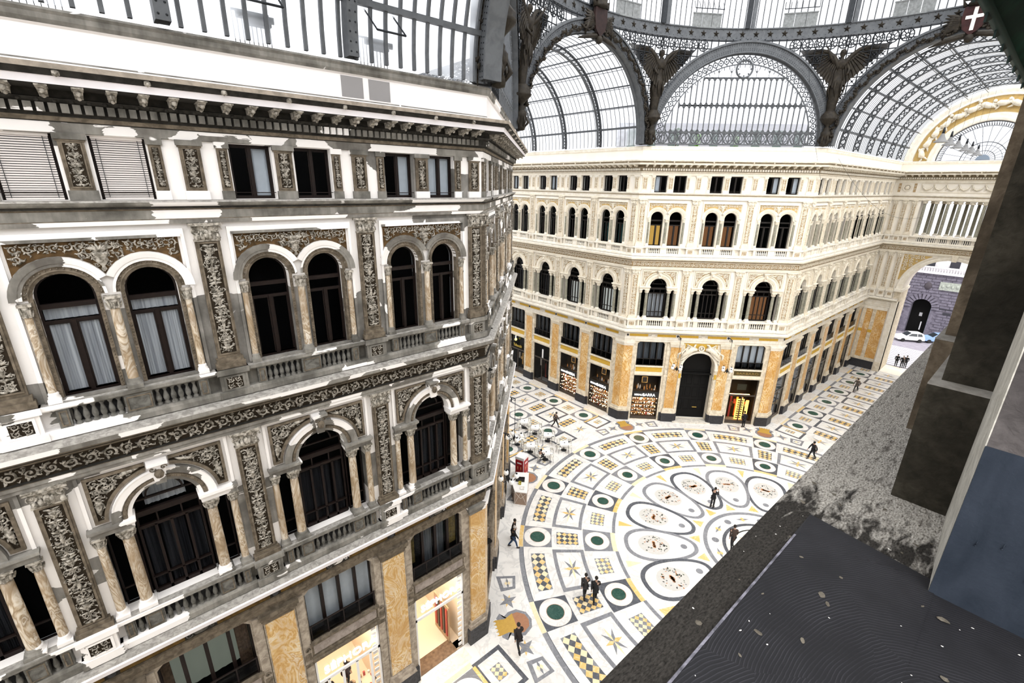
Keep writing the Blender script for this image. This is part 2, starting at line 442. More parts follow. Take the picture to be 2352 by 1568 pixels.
def baluster_mesh():
    mb = MB()
    mb.lathe([(.06, 0), (.06, .05), (.035, .08), (.05, .11), (.062, .17), (.055, .23), (.03, .33), (.028, .37), (.045, .39), (.045, .41), (.055, .42), (.055, .46)], 0, 0, 8, K['bal'])
    return mb
def column(r, z0, z1, half=False, capw=1.0):
    """round marble column with moulded base and leaf capital; base and capital square in plan"""
    mb = MB(); h = z1 - z0; bh = min(.28, h*.11); ch = min(.33, h*.13); T = K['relief']
    mb.box(-r*1.5, r*1.5, -r*1.5, r*1.5, z0, z0 + bh*.4, K['trim'])
    mb.lathe([(r*1.42, z0 + bh*.4), (r*1.42, z0 + bh*.58), (r*1.15, z0 + bh*.7), (r*1.25, z0 + bh*.85), (r*1.02, z0 + bh), (r, z0 + bh)], 0, 0, 14, K['trim'])
    mb.lathe([(r, z0 + bh), (r*.99, z0 + h*.4), (r*.88, z1 - ch)], 0, 0, 14, K['col'])
    mb.lathe([(r*.9, z1 - ch), (r*1.02, z1 - ch*.97), (r*.95, z1 - ch*.9), (r*1.0, z1 - ch*.6), (r*1.35, z1 - ch*.2)], 0, 0, 10, T)
    mb.box(-r*1.45, r*1.45, -r*1.45, r*1.45, z1 - ch*.2, z1, T)
    for k in range(8):
        a = k * PI / 4; c, s_ = math.cos(a), math.sin(a)
        zt = z1 - ch*(.25 if k % 2 else .5)
        mb.tube([(c*r*.95, s_*r*.95, z1 - ch), (c*r*1.15, s_*r*1.15, (z1 - ch + zt)/2), (c*r*1.42, s_*r*1.42, zt)], [r*.22, r*.26, r*.1], 4, T, flat=.6, caps=False)
    return mb

# ------------------------------------------------------------------ facade storeys (u = along wall, z up, -y = outward)
PITCH = 4.48; HW = .83          # half distance of paired windows
Z2, Z3, Z4 = 9.98, 17.0, 22.61
def hole_pair_rect(c): return [[(c+s*HW-.53, 22.62), (c+s*HW+.53, 22.62), (c+s*HW+.53, 24.03), (c+s*HW-.53, 24.03)] for s in (-1, 1)]
def arch_shape(c, hw, z0, zs, n=14, r=None): return [(c - hw, z0), (c + hw, z0)] + arc(c, zs, hw, 0, PI, n)
def hole_pair_arch(c): return [arch_shape(c + s*HW, .55, 17.88, 20.42) for s in (-1, 1)]
def hole_serliana(c):
    a = arc(c, 14.1, .8, 0, PI, 14)
    return [(c-1.55,10.96),(c+1.55,10.96),(c+1.55,13.82),(c+.8,13.82)] + a + [(c-.8,13.82),(c-1.55,13.82)]
def hole_mezz(c, hw=1.33): return [(c-hw,6.06),(c+hw,6.06),(c+hw,8.36),(c+hw-.2,8.55),(c-hw+.2,8.55),(c-hw,8.36)]
def hole_shop(c, hw=1.36): return [(c-hw,.02),(c+hw,.02),(c+hw,5.0),(c-hw,5.0)]

class Bldg:
    def __init__(s, root, st, key): s.root = root; s.st = st; s.key = key; s.c = {}; s.nb = 0; s.bal = []; s.nm = 0; s.mod = []
    def me(s, name, fn, *a):
        k = (name,) + a
        if k not in s.c:
            mb = fn(*a); s.c[k] = styled(mb, s.key + ' ' + name, s.st) if isinstance(mb, MB) else mb
        return s.c[k]
    def put(s, name, me, f=None, u=0.0, y=0.0, z=0.0, parent=None, sc=None):
        o = bpy.data.objects.new(name, me); COL.objects.link(o)
        if parent is not None: o.parent = parent; o.location = (u, y, z)
        else:
            o.parent = s.root; p = f.at(u, y, z) if f else Vector((u, y, z))
            o.location = p - s.root.location; o.rotation_euler = (0, 0, f.ang if f else 0)
        if sc: o.scale = sc
        return o
class Face:
    def __init__(s, ox, oy, ang): s.o = Vector((ox, oy)); s.ang = ang
    def at(s, u, y=0, z=0):
        c, n = math.cos(s.ang), math.sin(s.ang)
        return Vector((s.o.x + c*u - n*y, s.o.y + n*u + c*y, z))

def framed(mb, x0, x1, z0, z1, w, y0, y1, m):
    mb.ext([(x0,z0),(x1,z0),(x1,z1),(x0,z1)], y0, y1, m, [[(x0+w,z0+w),(x1-w,z0+w),(x1-w,z1-w),(x0+w,z1-w)]], back=False)
# -- pilasters
def pil4():
    mb = MB(); T = K['trim']
    mb.box(-.27, .27, -.10, 0, Z4, 22.83, T); mb.box(-.23, .23, -.07, 0, 22.83, 23.92, K['frame'])
    mb.box(-.29, .29, -.12, 0, 23.92, 24.05, T); mb.box(-.26, .26, -.09, 0, 23.88, 23.92, K['frame'])
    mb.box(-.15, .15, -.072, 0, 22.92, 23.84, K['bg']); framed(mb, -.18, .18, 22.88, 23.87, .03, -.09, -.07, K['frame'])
    return mb
def rel4(): mb = MB(); candelabra(mb, .27, 22.93, 23.83, .035, K['relief'], 2, -.072); return mb
def pil4s():
    mb = MB(); mb.box(-.15, .15, -.06, 0, Z4, 22.83, K['trim']); mb.box(-.13, .13, -.045, 0, 22.83, 23.92, K['frame'])
    mb.box(-.17, .17, -.08, 0, 23.9, 24.05, K['trim']); mb.box(-.07, .07, -.05, 0, 22.92, 23.84, K['bg']); return mb
def rel4s(): mb = MB(); candelabra(mb, .14, 22.93, 23.83, .03, K['relief'], 3, -.05); return mb
def pil3():
    mb = MB(); T = K['trim']; F = K['frame']
    mb.box(-.42, .42, -.30, 0, Z3, 17.2, T); mb.box(-.36, .36, -.24, 0, 17.2, 17.72, T)
    mb.box(-.42, .42, -.30, 0, 17.72, 17.88, T)
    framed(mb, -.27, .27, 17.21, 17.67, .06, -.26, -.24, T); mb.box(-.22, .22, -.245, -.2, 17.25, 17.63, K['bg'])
    mb.box(-.38, .38, -.2, 0, 17.88, 18.06, F); mb.box(-.34, .34, -.17, 0, 18.06, 18.2, F)
    mb.box(-.29, .29, -.12, 0, 18.2, 21.57, F)
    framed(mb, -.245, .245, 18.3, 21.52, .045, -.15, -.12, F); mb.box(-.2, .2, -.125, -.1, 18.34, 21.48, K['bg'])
    capital(mb, .62, 21.57, 22.02, -.13, K['relief']); return mb
def rel3(v):
    mb = MB(); candelabra(mb, .38, 18.36, 21.46, .05, K['relief'], v, -.125)
    scroll_field(mb, -.2, .2, 17.27, 17.62, .19, .04, K['relief'], seed=v, y=-.245); return mb
def pil2():
    mb = MB(); T = K['trim']; F = K['frame']
    mb.box(-.46, .46, -.36, 0, Z2, 10.24, T); mb.box(-.39, .39, -.3, 0, 10.24, 10.8, T); mb.box(-.46, .46, -.36, 0, 10.8, 10.97, T)
    framed(mb, -.3, .3, 10.26, 10.74, .06, -.33, -.3, T); mb.box(-.25, .25, -.305, -.25, 10.3, 10.7, K['bg'])
    mb.box(-.41, .41, -.24, 0, 10.97, 11.13, F); mb.box(-.36, .36, -.19, 0, 11.13, 11.25, F)
    mb.box(-.31, .31, -.14, 0, 11.25, 15.28, F)
    framed(mb, -.265, .265, 11.29, 15.25, .05, -.17, -.14, F); mb.box(-.215, .215, -.145, -.1, 11.33, 15.2, K['bg'])
    capital(mb, .68, 15.28, 15.78, -.15, K['relief']); return mb
def rel2(v):
    mb = MB(); candelabra(mb, .41, 11.35, 15.18, .055, K['relief'], v, -.145)
    scroll_field(mb, -.23, .23, 10.32, 10.68, .2, .04, K['relief'], seed=v + 3, y=-.305); return mb
def pier():
    mb = MB()
    mb.box(-.68, .68, -.27, 0, 0, .95, K['plinth'])
    mb.hexa([(-.68,-.27,.95),(.68,-.27,.95),(.68,0,.95),(-.68,0,.95),(-.56,-.15,1.45),(.56,-.15,1.45),(.56,0,1.45),(-.56,0,1.45)], K['jamb'])
    mb.box(-.63, .63, -.22, 0, 1.12, 1.2, K['jamb']); mb.box(-.59, .59, -.18, 0, 1.32, 1.38, K['jamb'])
    mb.box(-.54, .54, -.1, 0, 1.45, 8.15, K['jamb']); mb.box(-.49, .49, -.125, -.05, 1.5, 8.1, K['mar'])
    mb.box(-.56, .56, -.14, 0, 8.15, 8.3, K['frame']); mb.box(-.6, .6, -.2, 0, 8.3, 8.45, K['frame']); mb.box(-.66, .66, -.27, 0, 8.45, 8.62, K['frame'])
    for s in (-1, 1):
        x0, x1 = sorted((s*.56, s*.86))
        mb.box(x0, x1, -.05, 0, .95, 4.95, K['jamb']); mb.box(x0 - .02, x1 + .02, -.1, 0, 4.95, 5.1, K['frame']); mb.box(x0, x1, -.07, 0, 5.1, 8.5, K['jamb'])
        mb.box(x0 - .02, x1 + .02, -.14, 0, 0, .95, K['plinth'])
        spiral(mb, (x0+x1)/2, 5.8, .1, 0, 1, 1.2, .1, K['frame'], .2, -.07); mb.box(x0+.04, x1-.04, -.12, 0, 5.3, 5.6, K['frame'])
    return mb
# -- upper storey pair
def win4():
    mb = MB(); F = K['wood']
    framed(mb, -.53, .53, 22.62, 24.03, .05, .2, .3, F); mb.box(-.035, .035, .2, .3, 22.64, 24.0, F)
    for s in (-1, 1):
        a, b = sorted((s*.035, s*.48)); framed(mb, a, b, 22.67, 23.98, .035, .22, .27, F)
    for z in (22.78,):
        mb.box(-.56, .56, .02, .04, z, z + .02, F)
    return mb
def pane4(): mb = MB(); mb.box(-.48, .48, .24, .245, 22.67, 23.98, 0); return mb.mesh('pane', [PANE])
def shut4(s):
    mb = MB(); a, b = sorted((s*.06, s*.46)); mb.box(a, b, .3, .33, 22.7, 23.97, 0); framed(mb, a+.05, b-.05, 22.78, 23.9, .03, .28, .3, 0); return mb.mesh('shutter', [SHUT])
def blind4():
    mb = MB(); z = 24.0
    while z > 22.66:
        mb.hexa([(-.47,.07,z-.014),(.47,.07,z-.014),(.47,.09,z+.018),(-.47,.09,z+.018),(-.47,.073,z-.011),(.47,.073,z-.011),(.47,.093,z+.021),(-.47,.093,z+.021)], 0); z -= .05
    mb.box(-.48, .48, .05, .1, 23.97, 24.03, 0); mb.box(-.47, .47, .06, .1, 22.63, 22.67, 0)
    for x in (-.38, .38): mb.box(x - .006, x + .006, .06, .064, 22.65, 24.0, 1)
    return mb.mesh('venetian blind', [BLIND, DIRON])
# -- arched pair
def win3():
    mb = MB(); F = K['wood']; sh = arch_shape(0, .55, 17.88, 20.42); s2 = [(-.5, 17.94), (.5, 17.94)] + arc(0, 20.42, .5, 0, PI, 14)
    mb.ext(sh, .26, .36, F, [s2], back=False)
    mb.box(-.5, .5, .22, .36, 20.12, 20.24, F); mb.box(-.5, .5, .26, .34, 19.74, 19.82, F); mb.box(-.045, .045, .24, .35, 17.94, 19.8, F)
    for s in (-1, 1):
        a, b = sorted((s*.045, s*.5)); framed(mb, a, b, 17.94, 19.76, .04, .28, .33, F)
    mb.box(-.5, .5, .28, .34, 17.88, 17.98, F); return mb
def pane3(): mb = MB(); mb.ext([(-.5, 17.94), (.5, 17.94)] + arc(0, 20.42, .5, 0, PI, 12), .3, .305, 0); return mb.mesh('arched pane', [PANE])
def curt(x0, x1, z0, z1, y, mat_, open_=.0, n=26):
    mb = MB(); vs = []; fs = []
    for i in range(n + 1):
        x = x0 + (x1 - x0) * i / n; yy = y + .018 * math.sin(i * 2.1) + .01 * math.sin(i * 5.3)
        vs += [(x, yy, z0), (x, yy, z1)]
    for i in range(n): fs.append((2*i, 2*i+2, 2*i+3, 2*i+1))
    mb.add(vs, fs, 0, True)
    return mb.mesh('curtain', [mat_])
def arches3():
    mb = MB(); T = K['arch']; F = K['frame']; am = math.acos(HW / .94)
    for s in (-1, 1):
        c = s * HW
        mb.arcsweep(c, 20.42, [(.55,.2),(.55,-.01),(.60,-.03),(.62,-.06)], 0, PI, 18, mats=[F]*3)
        mb.arcsweep(c, 20.42, [(.62,-.06),(.66,-.03),(.69,-.03),(.72,-.07),(.78,-.08)], 0, PI, 18, mats=[F, F, F, T])
        a0, a1 = (am, PI) if s < 0 else (0, PI - am)
        mb.arcsweep(c, 20.42, [(.78,-.08),(.80,-.10),(.90,-.13),(.94,-.14),(.94,0)], a0, a1, 18, m=T)
        for k in range(19):
            a = PI * (k + .5) / 19; mb.ball((c + .675*math.cos(a), -.045, 20.42 + .675*math.sin(a)), .024, 5, F)
        for q in (-1, 1):
            a, b = sorted((c + q*.55, c + q*.635)); mb.box(a, b, -.03, .2, 17.9, 20.42, F)
            z = 17.98
            while z < 20.4: mb.ball((c + q*.592, -.03, z), .022, 4, F); z += .085
        mb.box(c - .64, c + .64, -.1, .1, 17.86, 17.9, K['trim'])
    # raised surround of the bay
    mb.ext([(-1.74,17.9),(1.74,17.9),(1.74,21.9),(-1.74,21.9)], -.07, 0, K['wall'], [[(-1.66,17.95),(1.66,17.95),(1.66,21.77),(-1.66,21.77)]], back=False)
    mb.ext([(-1.66,21.7),(1.66,21.7),(1.66,21.77),(-1.66,21.77)], -.11, 0, K['trim'], back=False)
    return mb
def in_sp3(x, z): return abs(x) < 1.56 and z < 21.7 and (abs(x) - HW) ** 2 + (z - 20.42) ** 2 > .96 ** 2 and z > 20.45
def sp3bg():
    mb = MB(); am = math.acos(HW / .95)
    L = [(-1.6, 21.7), (-1.6, 20.5)] + arc(-HW, 20.42, .95, PI * .98 - .2, am, 12) + arc(HW, 20.42, .95, PI - am, .2 + PI*.02, 12)[1:] + [(1.6, 20.5), (1.6, 21.7)]
    mb.ext(L, -.012, .0, K['bg3'], back=False); return mb
def sp3rel():
    mb = MB(); scroll_field(mb, -1.56, 1.56, 20.78, 21.68, .23, .06, K['relief'], in_sp3, 5, -.012)
    filler(mb, -1.56, 1.56, 20.5, 21.68, 260, .05, K['relief'], 3, -.012, in_sp3, .085)
    mb.lathe([(.01, 20.95), (.06, 21.0), (.03, 21.08), (.13, 21.2), (.11, 21.3), (.16, 21.36), (.17, 21.4), (.01, 21.41)], 0, -.03, 8, K['relief'])
    for s in (-1, 1):
        for k in range(4): leaf(mb, s*.02, 21.4, s*(.07 + .07*k), 21.62 - .03*k, .03, .06, K['relief'], .15*s, -.02)
    for s in (-1, 1):
        for z in (20.6, 20.75): spiral(mb, s*1.5, z, .055, 0, s, 1.1, .05, K['relief'], y=-.012)
    return mb
# -- three-part arched window
def win2():
    mb = MB(); F = K['wood']
    o = arch_shape(0, .8, 10.97, 14.1); i = [(-.74, 11.03), (.74, 11.03)] + arc(0, 14.1, .74, 0, PI, 14)
    mb.ext(o, .34, .44, F, [i], back=False)
    mb.box(-.76, .76, .28, .42, 13.78, 13.95, F); mb.box(-.76, .76, .3, .42, 13.35, 13.45, F); mb.box(-.76, .76, .32, .42, 14.28, 14.33, F)
    for x in (-.38, 0, .38): mb.box(x - .035, x + .035, .3, .42, 11.0, 13.4, F)
    for x in (-.3, .3): mb.box(x - .02, x + .02, .33, .4, 13.45, 13.8, F)
    mb.box(-.76, .76, .3, .42, 11.55, 11.6, F); mb.box(-.76, .76, .3, .42, 10.97, 11.12, F)
    mb.arcsweep(0, 14.33, [(.42,.4),(.42,.33),(.47,.33),(.47,.4)], 0, PI, 14, m=F)
    for s in (-1, 1):
        a, b = sorted((s*.86, s*1.5)); framed(mb, a, b, 10.97, 13.8, .05, .36, .44, F); mb.box(a, b, .36, .43, 11.55, 11.6, F)
    return mb
def pane2():
    mb = MB(); mb.ext(i_ := [(-.74, 11.03), (.74, 11.03)] + arc(0, 14.1, .74, 0, PI, 14), .38, .385, 0)
    for s in (-1, 1): a, b = sorted((s*.88, s*1.48)); mb.box(a, b, .39, .395, 11.0, 13.78, 0)
    return mb.mesh('arched pane', [PANE])
def arch2():
    mb = MB(); T = K['arch']; F = K['frame']
    mb.arcsweep(0, 14.1, [(.8,.3),(.8,-.05),(.9,-.08)], 0, PI, 22, m=T)
    mb.arcsweep(0, 14.1, [(.9,-.08),(.92,-.12),(1.0,-.12),(1.02,-.09)], 0, PI, 22, m=F)
    mb.arcsweep(0, 14.1, [(1.02,-.09),(1.05,-.15),(1.2,-.17),(1.25,-.19),(1.25,0)], 0, PI, 22, m=T)
    for k in range(25):
        a = PI * (k + .5) / 25; mb.ball((.96*math.cos(a), -.125, 14.1 + .96*math.sin(a)), .028, 5, F)
    for s in (-1, 1):   # entablature blocks carried by the columns
        a, b = sorted((s*.8, s*1.74))
        mb.box(a, b, -.14, .3, 13.82, 13.95, T); mb.box(a - .02, b + .02, -.18, .3, 13.95, 14.03, T); mb.box(a - .05, b + .05, -.26, .3, 14.03, 14.12, T)
    mb.ext([(-1.74,14.12),(-1.66,14.12),(-1.66,15.7),(1.66,15.7),(1.66,14.12),(1.74,14.12),(1.74,15.78),(-1.74,15.78)], -.05, 0, K['wall'], back=False)
    # keystone with a mask
    mb.hexa([(-.12,-.22,14.92),(.12,-.22,14.92),(.12,0,14.92),(-.12,0,14.92),(-.19,-.3,15.55),(.19,-.3,15.55),(.19,0,15.55),(-.19,0,15.55)], T)
    mb.box(-.24, .24, -.34, 0, 15.55, 15.64, T); mb.ball((0, -.3, 15.28), .12, 8, F, (1, .8, 1.25)); mb.ball((0, -.4, 15.25), .03, 5, F, (1, 1, 1.6))
    for s in (-1, 1): spiral(mb, s*.13, 15.46, .08, 0, s, 1.2, .08, F, .2, -.28)
    return mb
def sp2(s):
    mb = MB()
    def L(r, x1, z0, z1): 
        xi = max(.27, math.sqrt(max(0, r*r - (z1 - 14.1)**2))) if z1 - 14.1 < r else .27
        a0 = math.asin(min(1, (z0 - 14.1) / r)); a1 = math.acos(min(1, xi / r))
        p = arc(0, 14.1, r, a0, a1, 10)
        q = [(x1, z1), (x1, z0)] + p + ([(xi, z1)] if z1 - 14.1 >= r else [])
        return [(s*x, z) for x, z in q]
    o = L(1.3, 1.58, 14.2, 15.62); i = L(1.39, 1.5, 14.28, 15.54)
    mb.ext(o, -.08, 0, K['frame'], [i], back=False); mb.ext(i, -.02, 0, K['bg'], back=False); return mb
def sp2rel(s):
    mb = MB()
    def ins(x, z): x *= s; return .29 < x < 1.48 and 14.3 < z < 15.52 and x*x + (z - 14.1)**2 > 1.41**2
    scroll_field(mb, *sorted((s*.3, s*1.5)), 14.3, 15.54, .235, .06, K['relief'], ins, 3, -.02)
    filler(mb, *sorted((s*.3, s*1.5)), 14.3, 15.54, 200, .05, K['relief'], 3, -.02, ins, .08)
    spiral(mb, s*1.2, 15.24, .2, 0, s, 1.5, .08, K['relief'], .14, -.02)
    leaf(mb, s*1.35, 14.95, s*1.42, 14.4, .06, .08, K['relief'], .05*s, -.02); leaf(mb, s*.9, 15.4, s*.4, 15.5, .05, .08, K['relief'], .1, -.02)
    return mb
# -- ground floor and mezzanine
def mezz(hw=1.33):
    mb = MB(); F = K['wood']; h = hole_mezz(0, hw)
    mb.ext(h, .2, .32, F, [[(x*.955, 7.3 + (z - 7.3)*.955) for x, z in h]], back=False)
    for k in (-1, 0, 1): mb.box(k*hw/2 - .06, k*hw/2 + .06, .18, .3, 6.1, 8.52, F)
    mb.box(-hw, hw, .16, .3, 6.06, 6.2, F)
    mb.box(-hw, hw, -.04, 0.0, 6.76, 6.82, F)         # railing
    for k in range(5): x = -hw + .05 + k*(2*hw - .1)/4; mb.box(x - .02, x + .02, -.03, -.01, 6.06, 6.8, F)
    mb.box(-hw, hw, -.03, -.01, 6.12, 6.15, F)
    return mb
def mezz_pane(hw=1.33): mb = MB(); mb.box(-hw*.95, hw*.95, .25, .255, 6.1, 8.5, 0); mb.box(-hw, hw, -.022, -.018, 6.15, 6.76, 1); return mb.mesh('pane', [PANE, glass('railing glass', (.35, .35, .35))])
def lintel():
    mb = MB(); T = K['frame']
    mb.box(-1.42, 1.42, -.16, .1, 5.94, 6.06, T); mb.box(-1.38, 1.38, -.06, .1, 5.34, 5.94, T); mb.box(-1.3, 1.3, -.075, 0, 5.42, 5.88, K['band'])
    mb.box(-1.4, 1.4, -.12, .1, 5.22, 5.34, T); mb.box(-1.4, 1.4, -.18, .1, 5.12, 5.22, T); mb.box(-1.4, 1.4, -.1, .1, 5.0, 5.12, T)
    return mb
def frieze_panel(w):
    mb = MB(); a = w/2 - .38
    for s in (-1, 1):
        x0, x1 = sorted((s*.42, s*a)); mb.box(x0, x1, -.135, -.1, 9.15, 9.39, K['yellow'])
    mb.box(-.3, .3, -.15, -.1, 9.14, 9.4, K['trim'])
    for s in (-1, 1): mb.lathe([(.11, -.02), (.11, .02)], 0, 0, 10, K['trim']); spiral(mb, s*.33, 9.27, .1, 0, s, 1.2, .08, K['trim'], .2, -.12)
    mb.ball((0, -.14, 9.27), .12, 8, K['trim'], (1.8, .4, .8))
    del mb
    mb = MB()
    for s in (-1, 1):
        x0, x1 = sorted((s*.45, s*(a + .2))); mb.box(x0, x1, -.13, -.1, 9.15, 9.39, K['yellow'])
        spiral(mb, s*.33, 9.27, .1, 0, s, 1.2, .08, K['trim'], .2, -.12)
    mb.ball((0, -.13, 9.27), .12, 8, K['trim'], (1.9, .4, .85))
    mb2 = MB(); mb2.lathe([(.0, -.17), (.1, -.17), (.1, -.1)], 0, 0, 12, K['plinth'])
    R = Matrix.Rotation(-PI/2, 4, 'X'); R2 = Matrix(((1,0,0,0),(0,0,1,0),(0,-1,0,9.27),(0,0,0,1)))
    for s in (-1,):
        q = MB(); q.v = [(x + s*w/2, z_, -y_ + 9.27) for x, y_, z_ in mb2.v]; q.f = mb2.f; q.m = mb2.m; q.s = mb2.s; mb.merge(q)
    return mb
def relief_strip(w, z0, z1, y, seed):
    mb = MB(); scroll_field(mb, -w/2, w/2, z0, z1, (z1 - z0)*1.0, .06, K['relief'], None, seed, y); filler(mb, -w/2, w/2, z0, z1, int(w*32), .05, K['relief'], seed, y, L=.08)
    return mb
def dentils(w, n, z0, z1, y0, y1, fill=.68):
    mb = MB(); p = w / n
    for i in range(n): x = -w/2 + (i + .5)*p; mb.box(x - p*fill/2, x + p*fill/2, y0, y1, z0, z1, K['trim'])
    return mb
def modillion(x=0.0):
    mb = MB(); R = K['relief']
    if 1:
        mb.hexa([(x-.07,-.42,24.74),(x+.07,-.42,24.74),(x+.07,-.3,24.72),(x-.07,-.3,24.72),(x-.085,-.86,24.87),(x+.085,-.86,24.87),(x+.085,-.3,24.87),(x-.085,-.3,24.87)], R)
        mb.box(x - .1, x + .1, -.88, -.3, 24.87, 24.9, R); mb.ball((x, -.74, 24.79), .06, 6, R); mb.ball((x, -.5, 24.72), .045, 6, R)
    return mb
def eggs(w, n):
    mb = MB(); q = n * 2
    for i in range(q):                              # egg moulding
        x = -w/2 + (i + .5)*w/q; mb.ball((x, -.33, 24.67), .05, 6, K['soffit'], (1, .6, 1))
    return mb
def lion_heads(w, n):
    mb = MB(); p = w / n
    for i in range(n):
        x = -w/2 + (i + .5)*p; mb.ball((x, -1.0, 25.11), .075, 7, K['relief']); mb.ball((x, -1.07, 25.09), .035, 5, K['relief'])
    return mb
# ------------------------------------------------------------------ arcade buildings
def k_(n): return K[n]
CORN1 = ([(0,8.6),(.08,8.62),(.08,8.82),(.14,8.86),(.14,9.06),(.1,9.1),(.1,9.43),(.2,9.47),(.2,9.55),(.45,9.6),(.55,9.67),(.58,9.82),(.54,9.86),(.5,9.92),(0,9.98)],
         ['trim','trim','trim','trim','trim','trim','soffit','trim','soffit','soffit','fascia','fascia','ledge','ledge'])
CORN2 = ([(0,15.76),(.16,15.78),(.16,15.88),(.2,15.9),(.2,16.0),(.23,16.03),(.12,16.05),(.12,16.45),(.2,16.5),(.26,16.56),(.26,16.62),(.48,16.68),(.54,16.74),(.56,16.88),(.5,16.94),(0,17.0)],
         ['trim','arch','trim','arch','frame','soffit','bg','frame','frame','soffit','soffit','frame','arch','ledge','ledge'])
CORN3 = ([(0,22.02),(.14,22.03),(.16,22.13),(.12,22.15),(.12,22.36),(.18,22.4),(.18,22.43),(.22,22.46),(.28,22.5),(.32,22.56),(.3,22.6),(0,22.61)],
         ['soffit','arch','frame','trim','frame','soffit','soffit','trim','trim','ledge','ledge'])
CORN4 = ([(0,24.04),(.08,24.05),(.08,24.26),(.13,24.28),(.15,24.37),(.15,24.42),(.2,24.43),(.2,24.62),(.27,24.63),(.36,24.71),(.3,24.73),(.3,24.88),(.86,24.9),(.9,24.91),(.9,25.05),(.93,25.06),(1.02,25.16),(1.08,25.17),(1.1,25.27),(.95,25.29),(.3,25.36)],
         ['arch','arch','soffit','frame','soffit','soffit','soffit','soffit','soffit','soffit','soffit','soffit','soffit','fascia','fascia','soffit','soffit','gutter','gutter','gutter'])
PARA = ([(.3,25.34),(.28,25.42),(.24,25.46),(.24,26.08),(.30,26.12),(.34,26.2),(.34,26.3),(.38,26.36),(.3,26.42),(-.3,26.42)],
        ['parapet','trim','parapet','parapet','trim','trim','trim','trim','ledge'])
def band(line, spec):
    mb = MB(); mb.sweep(line, spec[0], mats=[K[k] for k in spec[1]], caps=False); return mb

def text_mb(body, size, ext=.02, bold=0.0, width=None):
    c = bpy.data.curves.new('t', 'FONT'); c.body = body; c.size = size; c.extrude = ext; c.align_x = 'CENTER'; c.offset = bold; c.resolution_u = 3
    o = bpy.data.objects.new('t', c); me = bpy.data.meshes.new_from_object(o)
    mb = MB(); mb.add([(v.co.x, -v.co.z, v.co.y) for v in me.vertices], [list(p.vertices) for p in me.polygons], 0)
    bpy.data.objects.remove(o); bpy.data.curves.remove(c); bpy.data.meshes.remove(me)
    if width:
        xs = [v[0] for v in mb.v]; s = width / (max(xs) - min(xs)); mb.v = [(x*s, y, z) for x, y, z in mb.v]
    return mb

def wall_face(B, f, ua, ub, bays, door=None, name='wall'):
    """masonry of one face, pierced by its windows"""
    mb = MB(); cuts = [ua] + [(bays[i] + bays[i+1]) / 2 for i in range(len(bays) - 1)] + [ub]
    for i, c in enumerate(bays):
        a, b = cuts[i], cuts[i+1]
        def piece(z0, z1, holes, m): mb.ext([(a,z0),(b,z0),(b,z1),(a,z1)], 0, .5, m, holes, back=False, rim=False)
        if door is not None and abs(c - door) < .1:
            piece(0, 8.62, [[(c-1.62,.01),(c+1.62,.01)] + arc(c, 5.97, 1.62, 0, PI, 20)], K['jamb'])
        else: piece(0, 8.62, [hole_shop(c), hole_mezz(c)], K['jamb'])
        piece(8.62, 11.0 - .02, [[(c-.72,10.24),(c+.72,10.24),(c+.72,10.8),(c-.72,10.8)]] + [[(c+s*1.31-.12,10.24),(c+s*1.31+.12,10.24),(c+s*1.31+.12,10.8),(c+s*1.31-.12,10.8)] for s in (-1, 1)], K['trim'])
        h = [(x, max(z, 10.99)) for x, z in hole_serliana(c)]
        piece(10.98, 17.0, [h], K['wall'])
        piece(17.0, 17.86, [[(c+s*HW-.5,17.22),(c+s*HW+.5,17.22),(c+s*HW+.5,17.72),(c+s*HW-.5,17.72)] for s in (-1, 1)], K['trim'])
        piece(17.86, 22.61, hole_pair_arch(c), K['wall'])
        piece(22.61, 25.34, hole_pair_rect(c), K['wall'])
    return B.put(name, styled(mb, B.key + ' wall', B.st), f)

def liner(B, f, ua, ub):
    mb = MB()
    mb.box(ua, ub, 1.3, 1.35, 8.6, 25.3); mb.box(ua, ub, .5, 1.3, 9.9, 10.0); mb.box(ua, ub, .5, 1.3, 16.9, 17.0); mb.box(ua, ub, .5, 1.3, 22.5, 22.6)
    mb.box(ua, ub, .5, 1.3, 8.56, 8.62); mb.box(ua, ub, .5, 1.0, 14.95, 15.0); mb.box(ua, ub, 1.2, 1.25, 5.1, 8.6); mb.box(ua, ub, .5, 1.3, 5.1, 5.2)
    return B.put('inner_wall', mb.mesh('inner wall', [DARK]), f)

def balustrade(B, f, c, kind, single):
    """pedestals plus turned balusters below a window"""
    if kind == 3:
        xs = [s*HW + (-.42 + .168*i) for s in (-1, 1) for i in range(6)]; z = 17.22; peds = [(-1.6,-1.36),(-.3,.3),(1.36,1.6)]; z1 = 17.72; zs = 1.1
    else:
        xs = [-.6 + .2*i for i in range(7)] + [-1.31, 1.31]; z = 10.24; peds = [(-1.18,-.74),(.74,1.18),(-1.66,-1.44),(1.44,1.66)]; z1 = 10.8; zs = 1.22
    def mk(): mb = MB(); mb.box(peds[0][0] if kind == 3 else -1.66, 1.6, .12, .16, z, z1, K['plinth']); return mb  # dark backing plate stands in for the shaded void between balusters
    p = B.put('balustrade', B.me('balustrade%d' % kind, mk), f, c)
    for a, b in peds:
        def mp(a=a, b=b): mb = MB(); mb.box(a, b, -.2, 0, z, z1, K['bal']); framed(mb, a+.04, b-.04, z+.05, z1-.05, .03, -.215, -.2, K['frame']); return mb
        B.put('pedestal', B.me('pedestal%g' % a, mp), parent=p)
    for x in xs:
        if single and B.nb < 100:
            B.put('baluster', B.me('baluster', baluster_mesh), None, x, -.1, z, parent=p, sc=(1.15, 1.15, zs)); B.nb += 1
        else: B.bal.append((f, c + x, z, zs))

